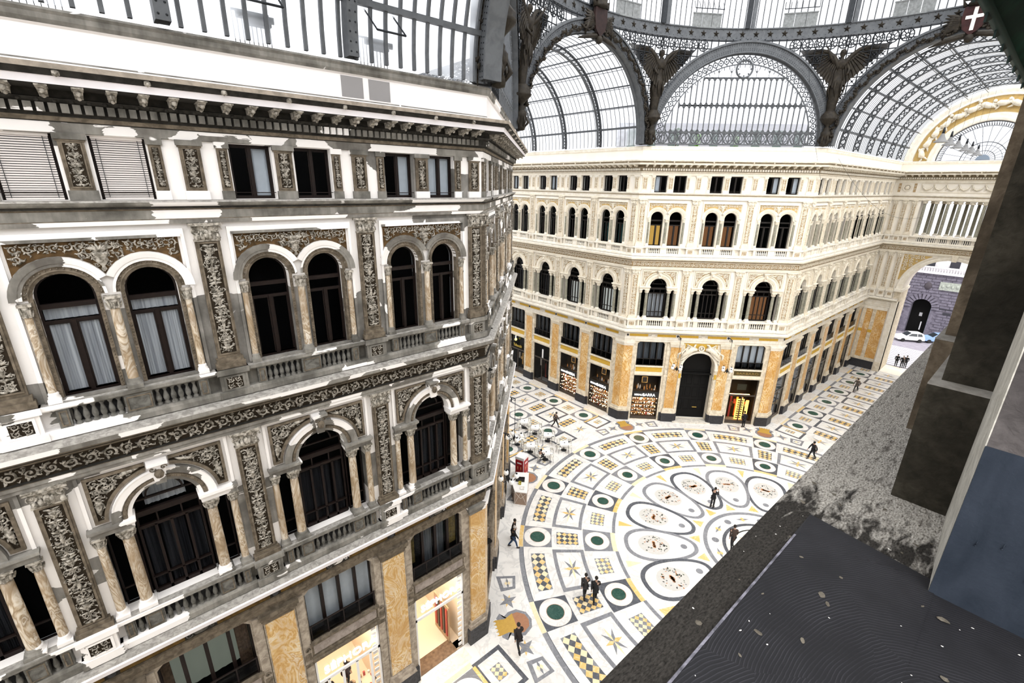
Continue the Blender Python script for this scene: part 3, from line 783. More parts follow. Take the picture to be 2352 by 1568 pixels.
def face_parts(B, f, bays, pils, single=True, opts={}):
    """all the repeated carving, columns and windows of one face"""
    G = lambda n, fn, *a: B.me(n, fn, *a)
    for u in pils:
        i = pils.index(u)
        p = B.put('pilaster', G('pilaster4', pil4), f, u); B.put('relief_panel', G('relief4', rel4), parent=p)
        p = B.put('pilaster', G('pilaster3', pil3), f, u); B.put('relief_panel', G('relief3', rel3, 1 + i % 4), parent=p)
        p = B.put('pilaster', G('pilaster2', pil2), f, u); B.put('relief_panel', G('relief2', rel2, 2 + i % 3), parent=p)
    for bi, c in enumerate(bays):
        o = opts.get(bi, {})
        p = B.put('pilaster', G('pilaster4m', pil4), f, c); B.put('relief_panel', G('relief4', rel4), parent=p)
        for s in (-1, 1):
            p = B.put('pilaster', G('pilaster4s', pil4s), f, c + s*1.52); B.put('relief_panel', G('relief4s', rel4s), parent=p)
            w = B.put('window', G('window4', win4), f, c + s*HW)
            k = o.get('w4', {}).get(s)
            if k == 'blind': tag(B.put('blind', G('blind', blind4), parent=w), 'pinkish white venetian blind lowered all the way')
            else: B.put('pane', G('pane4', pane4), parent=w)
            if k in ('l', 'b'): B.put('shutter', G('shutL', shut4, -1), parent=w)
            if k in ('r', 'b'): B.put('shutter', G('shutR', shut4, 1), parent=w)
            w = B.put('window', G('window3', win3), f, c + s*HW); B.put('pane', G('pane3', pane3), parent=w)
            k = o.get('w3', {}).get(s)
            if k == 'lace':
                for a, b in ((-.49, -.05), (.05, .49)): B.put('curtain', G('lace%d' % (a > 0), curt, a, b, 17.95, 19.74, .345, CURT), parent=w)
                B.put('curtain', G('laceT', curt, -.49, .49, 19.84, 20.1, .345, CURT), parent=w)
            elif k and k != 'none': B.put('curtain', G('lit' + k, curt, -.49, .49, 17.95, 19.74, .7, ROOM[k]), parent=w)  # flat room panel behind the glass, not a curtain
        B.put('archivolt', G('arches3', arches3), f, c)
        p = B.put('spandrel', G('spandrel3', sp3bg), f, c); B.put('relief_panel', G('spandrel3r', sp3rel), parent=p)
        B.put('column', G('column3', column, .115, 17.88, 20.36), f, c, -.1)
        for s in (-1, 1): B.put('column', G('column3s', column, .085, 17.88, 20.36), f, c + s*1.55, -.06)
        balustrade(B, f, c, 3, single)
        # storey 2
        w = B.put('window', G('window2', win2), f, c); B.put('pane', G('pane2', pane2), parent=w)
        k = o.get('w2', 'dark')
        m_ = {'dark': DCURT, 'lace': CURT}.get(k) or ROOM.get(k)
        if k == 'dark':
            for a, b in ((-.72, -.36), (-.3, .3), (.36, .72)): B.put('curtain', G('drape%g' % a, curt, a, b, 11.0, 13.4, .5, m_), parent=w)
        elif k != 'none': B.put('curtain', G('drape' + k, curt, -.7, .7, 11.05, 13.4, .55, m_), parent=w)  # lace is a curtain; the other kinds are glowing room panels
        if o.get('fan'): B.put('curtain', G('fan', curt, -.5, .5, 14.0, 14.75, .5, CURT), parent=w)
        B.put('archivolt', G('arch2', arch2), f, c)
        for s in (-1, 1):
            p = B.put('spandrel', G('spandrel2%d' % s, sp2, s), f, c); B.put('relief_panel', G('spandrel2r%d' % s, sp2rel, s), parent=p)
            B.put('column', G('column2', column, .15, 10.97, 13.82), f, c + s*1.03, .02)
            B.put('column', G('column2s', column, .11, 10.97, 13.82), f, c + s*1.62, -.02)
        balustrade(B, f, c, 2, single)
        # mezzanine
        if not o.get('door'):
            w = B.put('window', G('mezzanine', mezz), f, c); B.put('pane', G('mezzpane', mezz_pane), parent=w)
            k = o.get('mz', 'grey')
            if k == 'white': B.put('curtain', G('mzw', curt, -1.27, 1.27, 6.1, 8.5, .34, SHUT), parent=w)
            elif k == 'grey':
                for q in range(4): a = -1.27 + q*.635; B.put('curtain', G('mzg%d' % q, curt, a + .08, a + .56, 6.1, 8.5, .45, GREYC), parent=w)
            elif k == 'view':
                B.put('curtain', G('mzv', curt, -1.27, 1.27, 6.1, 8.5, 1.0, VIEWM), parent=w)  # faintly glowing back plane stands for the lit room, not a curtain
                for q, (a, b) in enumerate(((-1.27, -1.0), (.85, 1.25))): B.put('curtain', G('mzb%d' % q, curt, a, b, 6.1, 8.5, .36, BROWNC), parent=w)
            elif k == 'gold':
                for q in (1, 2): a = -1.27 + q*.635; B.put('curtain', G('mzg%d' % q, curt, a + .08, a + .56, 6.1, 8.5, .45, GREYC), parent=w)
                for q, (a, b) in enumerate(((-1.27, -1.0), (.7, 1.2))): tag(B.put('curtain', G('mzd%d' % q, curt, a, b, 6.7, 8.5, .38, GOLDC), parent=w), 'gathered golden drape')
            B.put('lintel', G('lintel', lintel), f, c)
ROOM = {'warm': emit('warm glow room wall', (.62, .36, .08), .55), 'brown': emit('dim glow room wall', (.30, .13, .05), .35), 'teal': flatmat('teal blind', (.06, .16, .15), .7), 'cool': emit('pale glow room wall', (.5, .5, .45), .5)}  # room walls given a glow of their own to stand for indoor light
VIEWM = emit('dim glow green grey room', (.30, .32, .25), .25); BROWNC = grimy('brown drape', (.22, .14, .09), (.08, .05, .03), 9)
GREYC = NT('grey net curtain', .9, .1)
_c = GREYC.noise((8.0, 8.0, .3), 1.8, 3).outputs[0]
GREYC.col(GREYC.ramp(_c, [(.3, (.06, .065, .07)), (.7, (.30, .31, .33))])); GREYC = GREYC.mat

def strips(B, f, ua, ub, n, low=True):
    """running ornament over one face, one piece per bay width"""
    w = (ub - ua) / n
    for i in range(n):
        c = ua + (i + .5) * w
        B.put('frieze_relief', B.me('frieze2', relief_strip, round(w, 3), 16.07, 16.43, -.12, 4), f, c)
        B.put('egg_moulding', B.me('eggs', eggs, round(w, 3), 8), f, c)
        for j in range(8):
            x = c - w/2 + (j + .5)*w/8
            if B.nm < 100 and (B.key != 'far' or f is fD or (f is fR and i < 5) or (f is fL_ and i > 3)): B.put('modillion', B.me('modillion', modillion), f, x); B.nm += 1
            else: B.mod.append((f, x))
        B.put('dentil_course', B.me('dentils', dentils, round(w, 3), 23, 24.44, 24.62, -.31, -.2), f, c)
        B.put('gutter_ornament', B.me('lions', lion_heads, round(w, 3), 3), f, c)
        if low: B.put('dentil_course', B.me('dentils1', dentils, round(w, 3), 34, 9.47, 9.55, -.26, -.19), f, c)

def finish_balusters(B):
    if B.mod:
        bm = modillion(); mb = MB()
        for f, u in B.mod: mb.merge(bm, Matrix.Translation(f.at(u) - B.root.location) @ Matrix.Rotation(f.ang, 4, 'Z'))
        o = B.put('modillion', styled(mb, B.key + ' modillions', B.st)); o.location = (0, 0, 0); o['kind'] = 'stuff'
    if not B.bal: return
    bm = baluster_mesh(); mb = MB()
    for f, u, z, zs in B.bal:
        p = f.at(u, -.1, z); mb.merge(bm, Matrix.Translation(p - B.root.location) @ Matrix.Diagonal((1.15, 1.15, zs, 1)))
    o = B.put('baluster', styled(mb, B.key + ' balusters', B.st)); o.location = (0, 0, 0); o['kind'] = 'stuff'

def corner_pier(B, line, rl):
    mb = MB()
    def sw(pr, z0, z1, m, d=0): mb.sweep(line(d), [(0, z0), (pr, z0), (pr, z1), (0, z1)], m=K[m])
    sw(.27, 0, .95, 'plinth', .22); sw(.22, .95, 1.12, 'jamb', .16); sw(.24, 1.12, 1.2, 'jamb', .16); sw(.17, 1.2, 1.45, 'jamb', .1)
    sw(.12, 1.45, 8.15, 'mar', 0); sw(.15, 8.15, 8.3, 'trim', .05); sw(.2, 8.3, 8.45, 'trim', .1); sw(.27, 8.45, 8.62, 'trim', .16)
    return B.put('pier', styled(mb, B.key + ' corner pier', B.st), None, *rl)

# ---- near (left) building
def diag_bays(): return [2.62, 7.44, 12.26]
def diag_pils(): return [.38, 5.03, 9.85, FL - .38]
nb = thing('arcade_building', 'soot-grey and white arcade building on the left with carved pilasters and ochre columns', 'building', (-A - 9, W, 0))
BN = Bldg(nb, NEAR, 'near')
fN = Face(-A, W, 0); fND = Face(-A, W, PI / 4)
nbays = [-(2.6 + PITCH * k) for k in range(4)]; npils = [-.36] + [-(4.84 + PITCH * k) for k in range(4)]
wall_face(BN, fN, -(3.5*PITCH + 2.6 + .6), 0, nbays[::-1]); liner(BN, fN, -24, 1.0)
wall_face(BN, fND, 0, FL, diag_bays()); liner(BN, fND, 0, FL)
for bx in ((-W - .4, -W, A, A + 28), (-60, -A - 18.9, W, W + .5)): mb = MB(); mb.box(*bx, 0, 26.4, K['wall']); BN.put('wall', styled(mb, 'near end wall', NEAR), None)
face_parts(BN, fN, nbays, npils, True, {
    0: dict(w4={-1: 'r', 1: 'b'}, mz='gold'), 1: dict(w4={-1: 'r', 1: 'r0'}, mz='white'),
    2: dict(w4={-1: 'blind', 1: 'blind'}, w3={-1: 'lace', 1: 'lace'}, fan=1, mz='view'), 3: dict(w4={1: 'blind'}, mz='view')})
face_parts(BN, fND, diag_bays(), diag_pils(), False, {1: dict(door=1)})
nline = [(-60, W), (-A, W), (-W, A), (-W, A + 28)]
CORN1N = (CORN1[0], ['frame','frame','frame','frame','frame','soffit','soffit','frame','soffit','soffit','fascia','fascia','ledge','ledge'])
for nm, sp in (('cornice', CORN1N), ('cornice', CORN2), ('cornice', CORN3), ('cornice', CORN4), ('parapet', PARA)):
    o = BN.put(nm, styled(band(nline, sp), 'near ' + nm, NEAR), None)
def rails(B, line):
    for z0, z1, pr in ((Z2, 10.24, .24), (10.8, 10.98, .26), (Z3, 17.22, .24), (17.72, 17.88, .26)):
        mb = MB(); k = 'trim' if z1 - z0 > .2 else 'trim'
        if z1 - z0 > .2: mb.sweep(line, [(0, z0), (pr + .04, z0), (pr + .03, z1 - .08), (pr - .02, z1), (0, z1)], mats=[K['trim']]*4, caps=False)
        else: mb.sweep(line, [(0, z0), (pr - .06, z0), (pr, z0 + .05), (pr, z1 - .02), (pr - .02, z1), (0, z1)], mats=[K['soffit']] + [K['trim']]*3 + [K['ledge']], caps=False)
        B.put('balustrade_rail' if z1 - z0 < .2 else 'balustrade_base', styled(mb, B.key + ' rail', B.st), None)
rails(BN, nline)
strips(BN, fN, -4*PITCH - .3, -.3, 4); strips(BN, fND, 0, FL, 3)
for u in npils[1:]: BN.put('pier', BN.me('pier', pier), fN, u)
for u in diag_pils()[1:3]: BN.put('pier', BN.me('pier', pier), fND, u)
for c in nbays: BN.put('frieze_panel', BN.me('friezeP', frieze_panel, PITCH), fN, c)
for c in diag_bays(): BN.put('frieze_panel', BN.me('friezeP', frieze_panel, 4.82), fND, c)
c45 = .7071
corner_pier(BN, lambda d: [(-A - .82 - d, W), (-A, W), (-A + (.82 + d)*c45, W + (.82 + d)*c45)], (0, 0, 0))
corner_pier(BN, lambda d: [(-W - (.82 + d)*c45, A - (.82 + d)*c45), (-W, A), (-W, A + .82 + d)], (0, 0, 0))
finish_balusters(BN)
for a, b in ((4.6, 5.27), (3.72, 4.42)):
    mb = MB(); mb.box(-b, -a, -.248, -.24, 25.5, 26.06); BN.put('grey_panel', mb.mesh('primed grey patch', [flatmat('grey primer', (.30, .29, .29), .8)]), fN)
mb = MB()
for i in range(16):
    u = 1.1 + i*.16; mb.tube([(u, -.3, 26.4), (u, -.3, 27.2)], .014, 4)
for z in (26.5, 27.2): mb.tube([(1.1, -.3, z), (3.5, -.3, z)], .02, 5)
for i in range(6): mb.tube([(1.2 + .4*i + .12*math.cos(q), -.31, 26.85 + .16*math.sin(q)) for q in [k*PI/5 for k in range(11)]], .014, 4, caps=False)
mb.tube([(1.1, -.3, 27.2), (1.0, -.75, 27.2), (1.4, -1.0, 27.2), (1.9, -.8, 27.2), (1.9, -.3, 27.2)], .02, 5)
BN.put('railing', mb.mesh('roof railing', [DIRON]), fND)
mb = MB(); mb.ext([(-1.62,0),(1.62,0)] + arc(0, 5.97, 1.62, 0, PI, 20), .45, .5, 0, back=False); BN.put('door', mb.mesh('dark door', [DARK]), fND, 7.44)

# ---- far (centre) building
fb = thing('arcade_building', 'cream arcade building in the centre with golden frieze and a black arched doorway', 'building', (13, 13, 0))
BF = Bldg(fb, FAR, 'far')
fL_ = Face(W, A, -PI/2); fD = Face(W, A, -PI/4); fR = Face(A, W, 0)
LE = 27.9
rb = [2.6 + PITCH*k for k in range(6)]; rb = [2.55 + 4.42*k for k in range(6)]; lb = [-2.8 - 4.42*k for k in range(6)]
rp = [.36] + [4.78 + 4.42*k for k in range(6)]; lp = [-.36] + [-(5.0 + 4.42*k) for k in range(6)]
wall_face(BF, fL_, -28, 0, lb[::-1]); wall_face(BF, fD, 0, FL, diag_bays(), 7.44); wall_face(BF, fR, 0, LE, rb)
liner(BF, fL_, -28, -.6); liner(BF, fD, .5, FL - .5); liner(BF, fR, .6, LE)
face_parts(BF, fD, diag_bays(), diag_pils(), True, {
    0: dict(w4={-1: 'l'}, w3={-1: 'warm', 1: 'brown'}, w2='lace', mz='grey'), 1: dict(w3={-1: 'brown', 1: 'brown'}, w2='none', door=1), 2: dict(w4={-1: 'r', 1: 'r'}, w3={-1: 'none', 1: 'none'}, w2='brown', mz='white')})
face_parts(BF, fR, rb, rp, True, {k: dict(mz='grey', w4={-1: 'b', 1: 'b'}) for k in range(6)})
face_parts(BF, fL_, lb, lp, False, {0: dict(w3={-1: 'teal', 1: 'teal'}, w2='cool'), 1: dict(w2='cool'), 2: dict(w4={1: 'b'}), 3: dict(w4={-1: 'b', 1: 'r'})})
fline = [(W, A + 28), (W, A), (A, W), (A + LE, W)]
for nm, sp in (('cornice', CORN1), ('cornice', CORN2), ('cornice', CORN3), ('cornice', CORN4), ('parapet', PARA)):
    BF.put(nm, styled(band(fline, sp), 'far ' + nm, FAR), None)
rails(BF, fline)
strips(BF, fL_, -28, 0, 6); strips(BF, fD, 0, FL, 3); strips(BF, fR, 0, LE, 6)
for u in rp[1:]: BF.put('pier', BF.me('pier', pier), fR, u)
for u in lp[1:]: BF.put('pier', BF.me('pier', pier), fL_, u)
for u in diag_pils()[1:3]: BF.put('pier', BF.me('pier', pier), fD, u)
for ff, bs, w in ((fR, rb, 4.42), (fL_, lb, 4.42), (fD, diag_bays(), 4.82)):
    for c in bs: BF.put('frieze_panel', BF.me('friezeP', frieze_panel, w), ff, c)
corner_pier(BF, lambda d: [(W, A + .82 + d), (W, A), (W + (.82 + d)*c45, A - (.82 + d)*c45)], (0, 0, 0))
corner_pier(BF, lambda d: [(A - (.82 + d)*c45, W + (.82 + d)*c45), (A, W), (A + .82 + d, W)], (0, 0, 0))
finish_balusters(BF)
# arched doorway of the centre building
mb = MB()
mb.arcsweep(0, 5.97, [(1.62,.4),(1.62,-.12),(1.68,-.16),(1.78,-.16),(1.86,-.2),(1.86,0)], 0, PI, 26, m=K['trim'])
for s in (-1, 1):
    a, b = sorted((s*1.62, s*1.86)); mb.box(a, b, -.16, .4, .95, 5.9, K['jamb']); mb.box(a-.04, b+.04, -.2, .4, 5.8, 5.97, K['trim']); mb.box(a, b, -.2, .4, 0, .95, K['plinth'])
    mb.box(a, b, -.18, -.16, 4.9, 5.4, K['yellow'])
mb.box(-1.9, 1.9, -.45, .5, 0, .12, K['ledge'])
BF.put('door_surround', styled(mb, 'doorway surround', FAR), fD, 7.44)
mb = MB(); mb.ext([(-1.62,.1),(1.62,.1)] + arc(0, 5.97, 1.62, 0, PI, 20), .9, .95, 0, back=False)
for x in (-1.05, -.35, .35, 1.05):
    for z in (1.0, 2.4, 3.8): framed(mb, x - .28, x + .28, z, z + 1.15, .05, .86, .9, 0)
mb.box(-1.6, 1.6, .82, .9, 5.3, 5.45, 0); mb.box(.3, .75, .84, .9, 1.25, 1.32, 1)
o = BF.put('door', mb.mesh('entrance door', [DARK, flatmat('brass plate', (.6, .4, .1), .4, .6)]), fD, 7.44); tag(o, 'tall black entrance door')
mb = MB(); mb.ext([(-1.62,0),(1.62,0)] + arc(0, 5.97, 1.62, 0, PI, 20), .4, 1.0, K['relief'], [[(-1.6,.02),(1.6,.02)] + arc(0, 5.97, 1.6, 0, PI, 20)], back=False)
BF.put('door_reveal', styled(mb, 'carved door reveal', FAR), fD, 7.44)
mb = MB()                                            # sculpture over the door: two figures, medallion, banners
mb.ext([(-1.95,7.0),(-1.8,8.55),(1.8,8.55),(1.95,7.0)] + arc(0, 5.97, 1.9, PI*.18, PI*.82, 14), -.02, 0, K['band'], back=False)
mb.arcsweep(0, 8.1, [(.2,-.1),(.2,-.22),(.3,-.25),(.3,-.1)], 0, 2*PI, 16, m=K['relief']); mb.ball((0, -.14, 8.1), .17, 8, K['relief'], (.8, .7, 1))
for s in (-1, 1):
    mb.tube([(s*.42,-.18,8.0),(s*.8,-.28,8.05),(s*1.15,-.28,7.8),(s*1.5,-.24,7.5),(s*1.9,-.15,7.0)], [.13,.25,.24,.2,.08], 7, K['relief'])
    for k in range(9): leaf(mb, s*(.5 + .16*k), 8.45 - .1*k, s*(.75 + .17*k), 8.2 - .17*k, .1, .2, K['relief'], .3*s*(-1)**k, -.06)
    for k in range(6): leaf(mb, s*(1.0 + .1*k), 7.95 - .12*k, s*(1.35 + .12*k), 7.35 - .1*k, .11, .25, K['relief'], -.2*s, -.08)
    mb.ball((s*.72, -.28, 8.32), .12, 7, K['relief'], (1, 1, 1.2))
    mb.tube([(s*.75,-.2,8.15),(s*1.1,-.25,8.35),(s*1.4,-.22,8.5)], [.07,.05,.03], 5, K['relief'])
    for k in range(5): leaf(mb, s*1.2, 8.0, s*(1.35 + .12*k), 8.5 - .27*k, .08, .14, K['relief'], .2*s, -.05)
    mb.tube([(s*1.0,-.15,7.8),(s*1.45,-.2,8.5)], [.03,.02], 4, K['relief'])
    for k in range(4): leaf(mb, s*1.7, 7.35 - .2*k, s*1.95, 6.9 - .2*k, .07, .12, K['relief'], .2, -.05)
tag(BF.put('door_sculpture', styled(mb, 'door sculpture', FAR), fD, 7.44), 'white sculpture of winged figures above the doorway')
# ------------------------------------------------------------------ marble floor
FM = dict(white=marble('white floor marble', (.86, .83, .79), (.50, .49, .48), .5, .55), grey=marble('grey floor marble', (.20, .205, .225), (.36, .36, .38), .5, 1.5),
          dark=marble('dark slate marble', (.075, .08, .095), (.17, .18, .2), .5, 1.2), yel=marble('yellow floor marble', (.74, .48, .15), (.86, .74, .5), .6, 1.6),
          pale=marble('pale grey mosaic', (.62, .60, .56), (.5, .48, .45), .5, 9.0), green=marble('green floor marble', (.012, .06, .045), (.06, .13, .10), .6, 2.2),
          gold=marble('gold mosaic', (.55, .34, .07), (.4, .23, .05), .6, 14.0), red=marble('red brown mosaic', (.40, .19, .10), (.26, .12, .07), .6, 14.0),
          black=flatmat('black tessera', (.02, .022, .018), .5), orange=flatmat('orange tessera', (.50, .22, .09), .5), olive=flatmat('olive tessera', (.06, .08, .035), .5),
          cream=marble('cream yellow marble', (.82, .68, .42), (.88, .8, .62), .5, 2.0), warm=marble('warm white marble', (.84, .77, .68), (.55, .47, .4), .5, 1.2))
FK = {k: i for i, k in enumerate(FM)}
F = MB()
def flat(pts, m, z): F.add([(x, y, z) for x, y in pts], [list(range(len(pts)))], FK[m])
def pol(r, a): return (r * math.cos(a), r * math.sin(a))
def sector(r0, r1, a0, a1, m, z, n=None):
    n = n or max(2, int(abs(a1 - a0) * r1 / .35)); vs = []
    for i in range(n + 1):
        a = a0 + (a1 - a0) * i / n; vs += [(*pol(r0, a), z), (*pol(r1, a), z)]
    F.add(vs, [(2*i, 2*i+1, 2*i+3, 2*i+2) for i in range(n)], FK[m])
def ringf(cx, cy, r0, r1, m, z, n=36, sx=1, sy=1, rot=0):
    c, s = math.cos(rot), math.sin(rot); vs = []
    for i in range(n):
        a = 2*PI*i/n
        for r in (r0, r1):
            x, y = r*sx*math.cos(a), r*sy*math.sin(a); vs.append((cx + x*c - y*s, cy + x*s + y*c, z))
    F.add(vs, [(2*i, 2*i+1, (2*i+3) % (2*n), (2*i+2) % (2*n)) for i in range(n)], FK[m])
def disc(cx, cy, r, m, z, n=32, **k): ringf(cx, cy, r*.001, r, m, z, n, **k)
def star(cx, cy, ru, rv, n, z, rot=0, cols=('yel', 'grey'), inner=.4):
    """n rhombs round a centre; u is the local first axis turned by rot"""
    c, s = math.cos(rot), math.sin(rot)
    def T(x, y): x, y = x*ru, y*rv; return (cx + x*c - y*s, cy + x*s + y*c)
    for i in range(n):
        a = 2*PI*(i + .0)/n; da = PI/n
        flat([T(0, 0), T(inner*math.cos(a - da), inner*math.sin(a - da)), T(math.cos(a), math.sin(a)), T(inner*math.cos(a + da), inner*math.sin(a + da))], cols[i % len(cols)], z)
def star4(cx, cy, r, z, rot=0, m='grey'):
    for k in range(4):
        a = rot + PI/4 + k*PI/2; flat([(cx, cy), (cx + r*.28*math.cos(a-.6), cy + r*.28*math.sin(a-.6)), (cx + r*.8*math.cos(a), cy + r*.8*math.sin(a)), (cx + r*.28*math.cos(a+.6), cy + r*.28*math.sin(a+.6))], 'cream' if k % 2 else 'yel', z)
    P = []
    for k in range(8):
        a = rot + k*PI/4; rr = r if k % 2 == 0 else r*.36; P.append((cx + rr*math.cos(a), cy + rr*math.sin(a)))
    for k in range(0, 8, 2): flat([(cx, cy), P[k-1], P[k], P[k+1]], m, z + .001)
def checker(T, nu, nv, z, cols=('yel', 'dark', 'cream')):
    """lattice of diamonds; T maps (u, v) in 0..1 to the floor"""
    rnd = random.Random(nu*7 + nv)
    def dia(u, v, m):
        q = [(u - .5/nu, v), (u, v - .5/nv), (u + .5/nu, v), (u, v + .5/nv)]
        q = [(min(1, max(0, a)), min(1, max(0, b))) for a, b in q]
        r = []
        for p_ in q:
            if not r or abs(p_[0]-r[-1][0]) + abs(p_[1]-r[-1][1]) > 1e-6: r.append(p_)
        if len(r) > 2: flat([T(*p_) for p_ in r], m, z)
    for i in range(nu):
        for j in range(nv): dia((i + .5)/nu, (j + .5)/nv, cols[0] if rnd.random() < .7 else cols[2])
    for i in range(nu + 1):
        for j in range(nv + 1): dia(i/nu, j/nv, cols[1] if 0 < i < nu and 0 < j < nv or (i + j) % 2 else 'grey')
ZB, Z1_, Z2_, Z3_, Z4_ = 0, .003, .006, .009, .012
F.add([(-62,-60,0),(47.5,-60,0),(47.5,60,0),(-62,60,0)], [(0,1,2,3)], FK['white'])
S = 22.5 * D2R; HS = 3.6 * D2R
for k in range(16):
    c = k * S; n0, n1 = c + HS, c + S - HS
    sector(16.38, 16.65, c - HS, c + HS, 'cream' if k % 3 else 'yel', Z1_); sector(16.38, 16.65, n0, n1, 'grey', Z1_)
    sector(16.34, 16.38, n0, n1, 'dark', Z1_)
    for (r0, r1, wr, gr) in ((14.42, 16.36, .9, .5), (10.33, 12.25, .8, .42)):
        rc = (r0 + r1)/2; hs = HS if r0 > 13 else 4.9 * D2R
        sector(r0, r1, c - hs, c + hs, 'dark' if k % 2 else 'grey', Z1_)
        x, y = pol(rc, c); disc(x, y, wr, 'white', Z2_); ringf(x, y, wr, wr + .03, 'warm', Z3_); disc(x, y, gr, 'green', Z3_, 24); ringf(x, y, gr, gr + .025, 'red', Z3_, 24)
    # chequered panels and stars
    m = c + S/2
    def TT(r0, r1, a0, a1): return lambda u, v: pol(r0 + (r1 - r0)*u, a0 + (a1 - a0)*v)
    checker(TT(14.97, 15.87, m - 5.5*D2R, m + 5.5*D2R), 2, 6, Z1_, ('yel', 'dark', 'cream'))
    checker(TT(12.6, 14.08, c - 2.4*D2R, c + 2.4*D2R), 4, 3, Z1_, ('yel', 'dark', 'cream'))
    checker(TT(10.8, 11.75, m - 3.2*D2R, m + 3.2*D2R), 3, 4, Z1_, ('cream', 'grey', 'yel'))
    for (r0, r1) in ((12.33, 12.56), (14.18, 14.42)): sector(r0, r1, m - 6.9*D2R, m + 6.9*D2R, 'grey', Z1_)
    for s in (-1, 1): a0, a1 = sorted((m + s*6.9*D2R, m + s*5.8*D2R)); sector(12.33, 14.42, a0, a1, 'grey', Z1_ + .0006, 3)
    x, y = pol(13.35, m); star(x, y, .56, .95, 8, Z1_, m, ('yel', 'grey', 'cream', 'grey'), .36)
    # inner border
    sector(10.03, 10.33, c - 4.9*D2R, c + 4.9*D2R, 'yel' if k % 2 else 'cream', Z1_); sector(9.98, 10.2, c + 4.9*D2R, c + S - 4.9*D2R, 'grey', Z1_)
    # medallions
    def egg(r, w, m_, z, c=c, n=40):
        pts = []
        for i in range(n):
            t = 2*PI*i/n; u = math.cos(t); v = math.sin(t)
            rr = 6.98 + (2.47 - r)*u; ww = (1.5 - w) * math.copysign(abs(v)**.82, v) * (1 + .22*u)
            x, y = pol(rr, c); pts.append((x - ww*math.sin(c), y + ww*math.cos(c)))
        return pts
    o_, i_ = egg(0, 0, 0, 0), egg(.27, .25, 0, 0)
    F.add([(*p, Z1_ + .0002*k) for p in o_] + [(*p, Z1_ + .0002*k) for p in i_], [(j, (j+1) % 40, 40 + (j+1) % 40, 40 + j) for j in range(40)], FK['dark' if k % 2 else 'grey'])
    x, y = pol(7.45, c); disc(x, y, 1.05, 'pale', Z2_, 28, sx=1.0, sy=.85, rot=c)
    x5, y5 = pol(5.45, c); disc(x5, y5, .22, 'grey', Z2_, 16)
    rnd = random.Random(k + 3)
    for q in range(54):                # wreath of leaves with a small beast in the middle
        a = rnd.uniform(0, 2*PI); rr = rnd.uniform(.34, .84); px = x + rr*math.cos(a)*.95; py = y + rr*math.sin(a)*.95
        L = rnd.uniform(.08, .2); b = a + rnd.uniform(-1.2, 1.2); w = L*.28
        flat([(px, py), (px + L*.5*math.cos(b) - w*math.sin(b), py + L*.5*math.sin(b) + w*math.cos(b)), (px + L*math.cos(b), py + L*math.sin(b)), (px + L*.5*math.cos(b) + w*math.sin(b), py + L*.5*math.sin(b) - w*math.cos(b))], rnd.choice(['black', 'black', 'olive', 'grey', 'orange']), Z3_)
    for q in range(5):
        a = c + PI/2 + rnd.uniform(-.3, .3); px = x + (q - 2)*.11*math.cos(a); py = y + (q - 2)*.11*math.sin(a)
        disc(px, py, rnd.uniform(.08, .15), rnd.choice(['orange', 'orange', 'red']), Z4_, 8)
        flat([(px - .02, py), (px + .02, py), (px + .05*math.cos(c + PI), py + .22*math.sin(c + PI) + .01), (px - .02, py - .1)], 'red', Z4_)
    # small triangles between medallions
    x, y = pol(9.35, m); t = .3; flat([pol(9.75, m - 1.6*D2R), pol(9.75, m + 1.6*D2R), pol(8.7, m)], 'yel' if k % 2 else 'cream', Z1_)
    flat([pol(4.25, m - 5*D2R), pol(4.25, m + 5*D2R), pol(4.95, m)], 'yel', Z1_)
    # centre ring details
    x, y = pol(3.2, c + S*.3)
    if k % 2: disc(x, y, .24, 'grey', Z2_, 18)
    else: star(x, y, .22, .5, 4, Z2_, c + S*.3, ('yel', 'grey'), .5)
ringf(0, 0, 3.73, 4.0, 'grey', Z1_, 64); ringf(0, 0, 2.53, 2.76, 'dark', Z1_, 48); ringf(0, 0, 2.05, 2.15, 'black', Z1_, 48)
for k in range(24):
    a = k*15*D2R; flat([pol(.5, a - .1), pol(.5, a + .1), pol(1.75, a + .02), pol(1.95, a)], 'yel' if k % 2 else 'gold', Z1_)
disc(0, 0, .5, 'gold', Z2_)
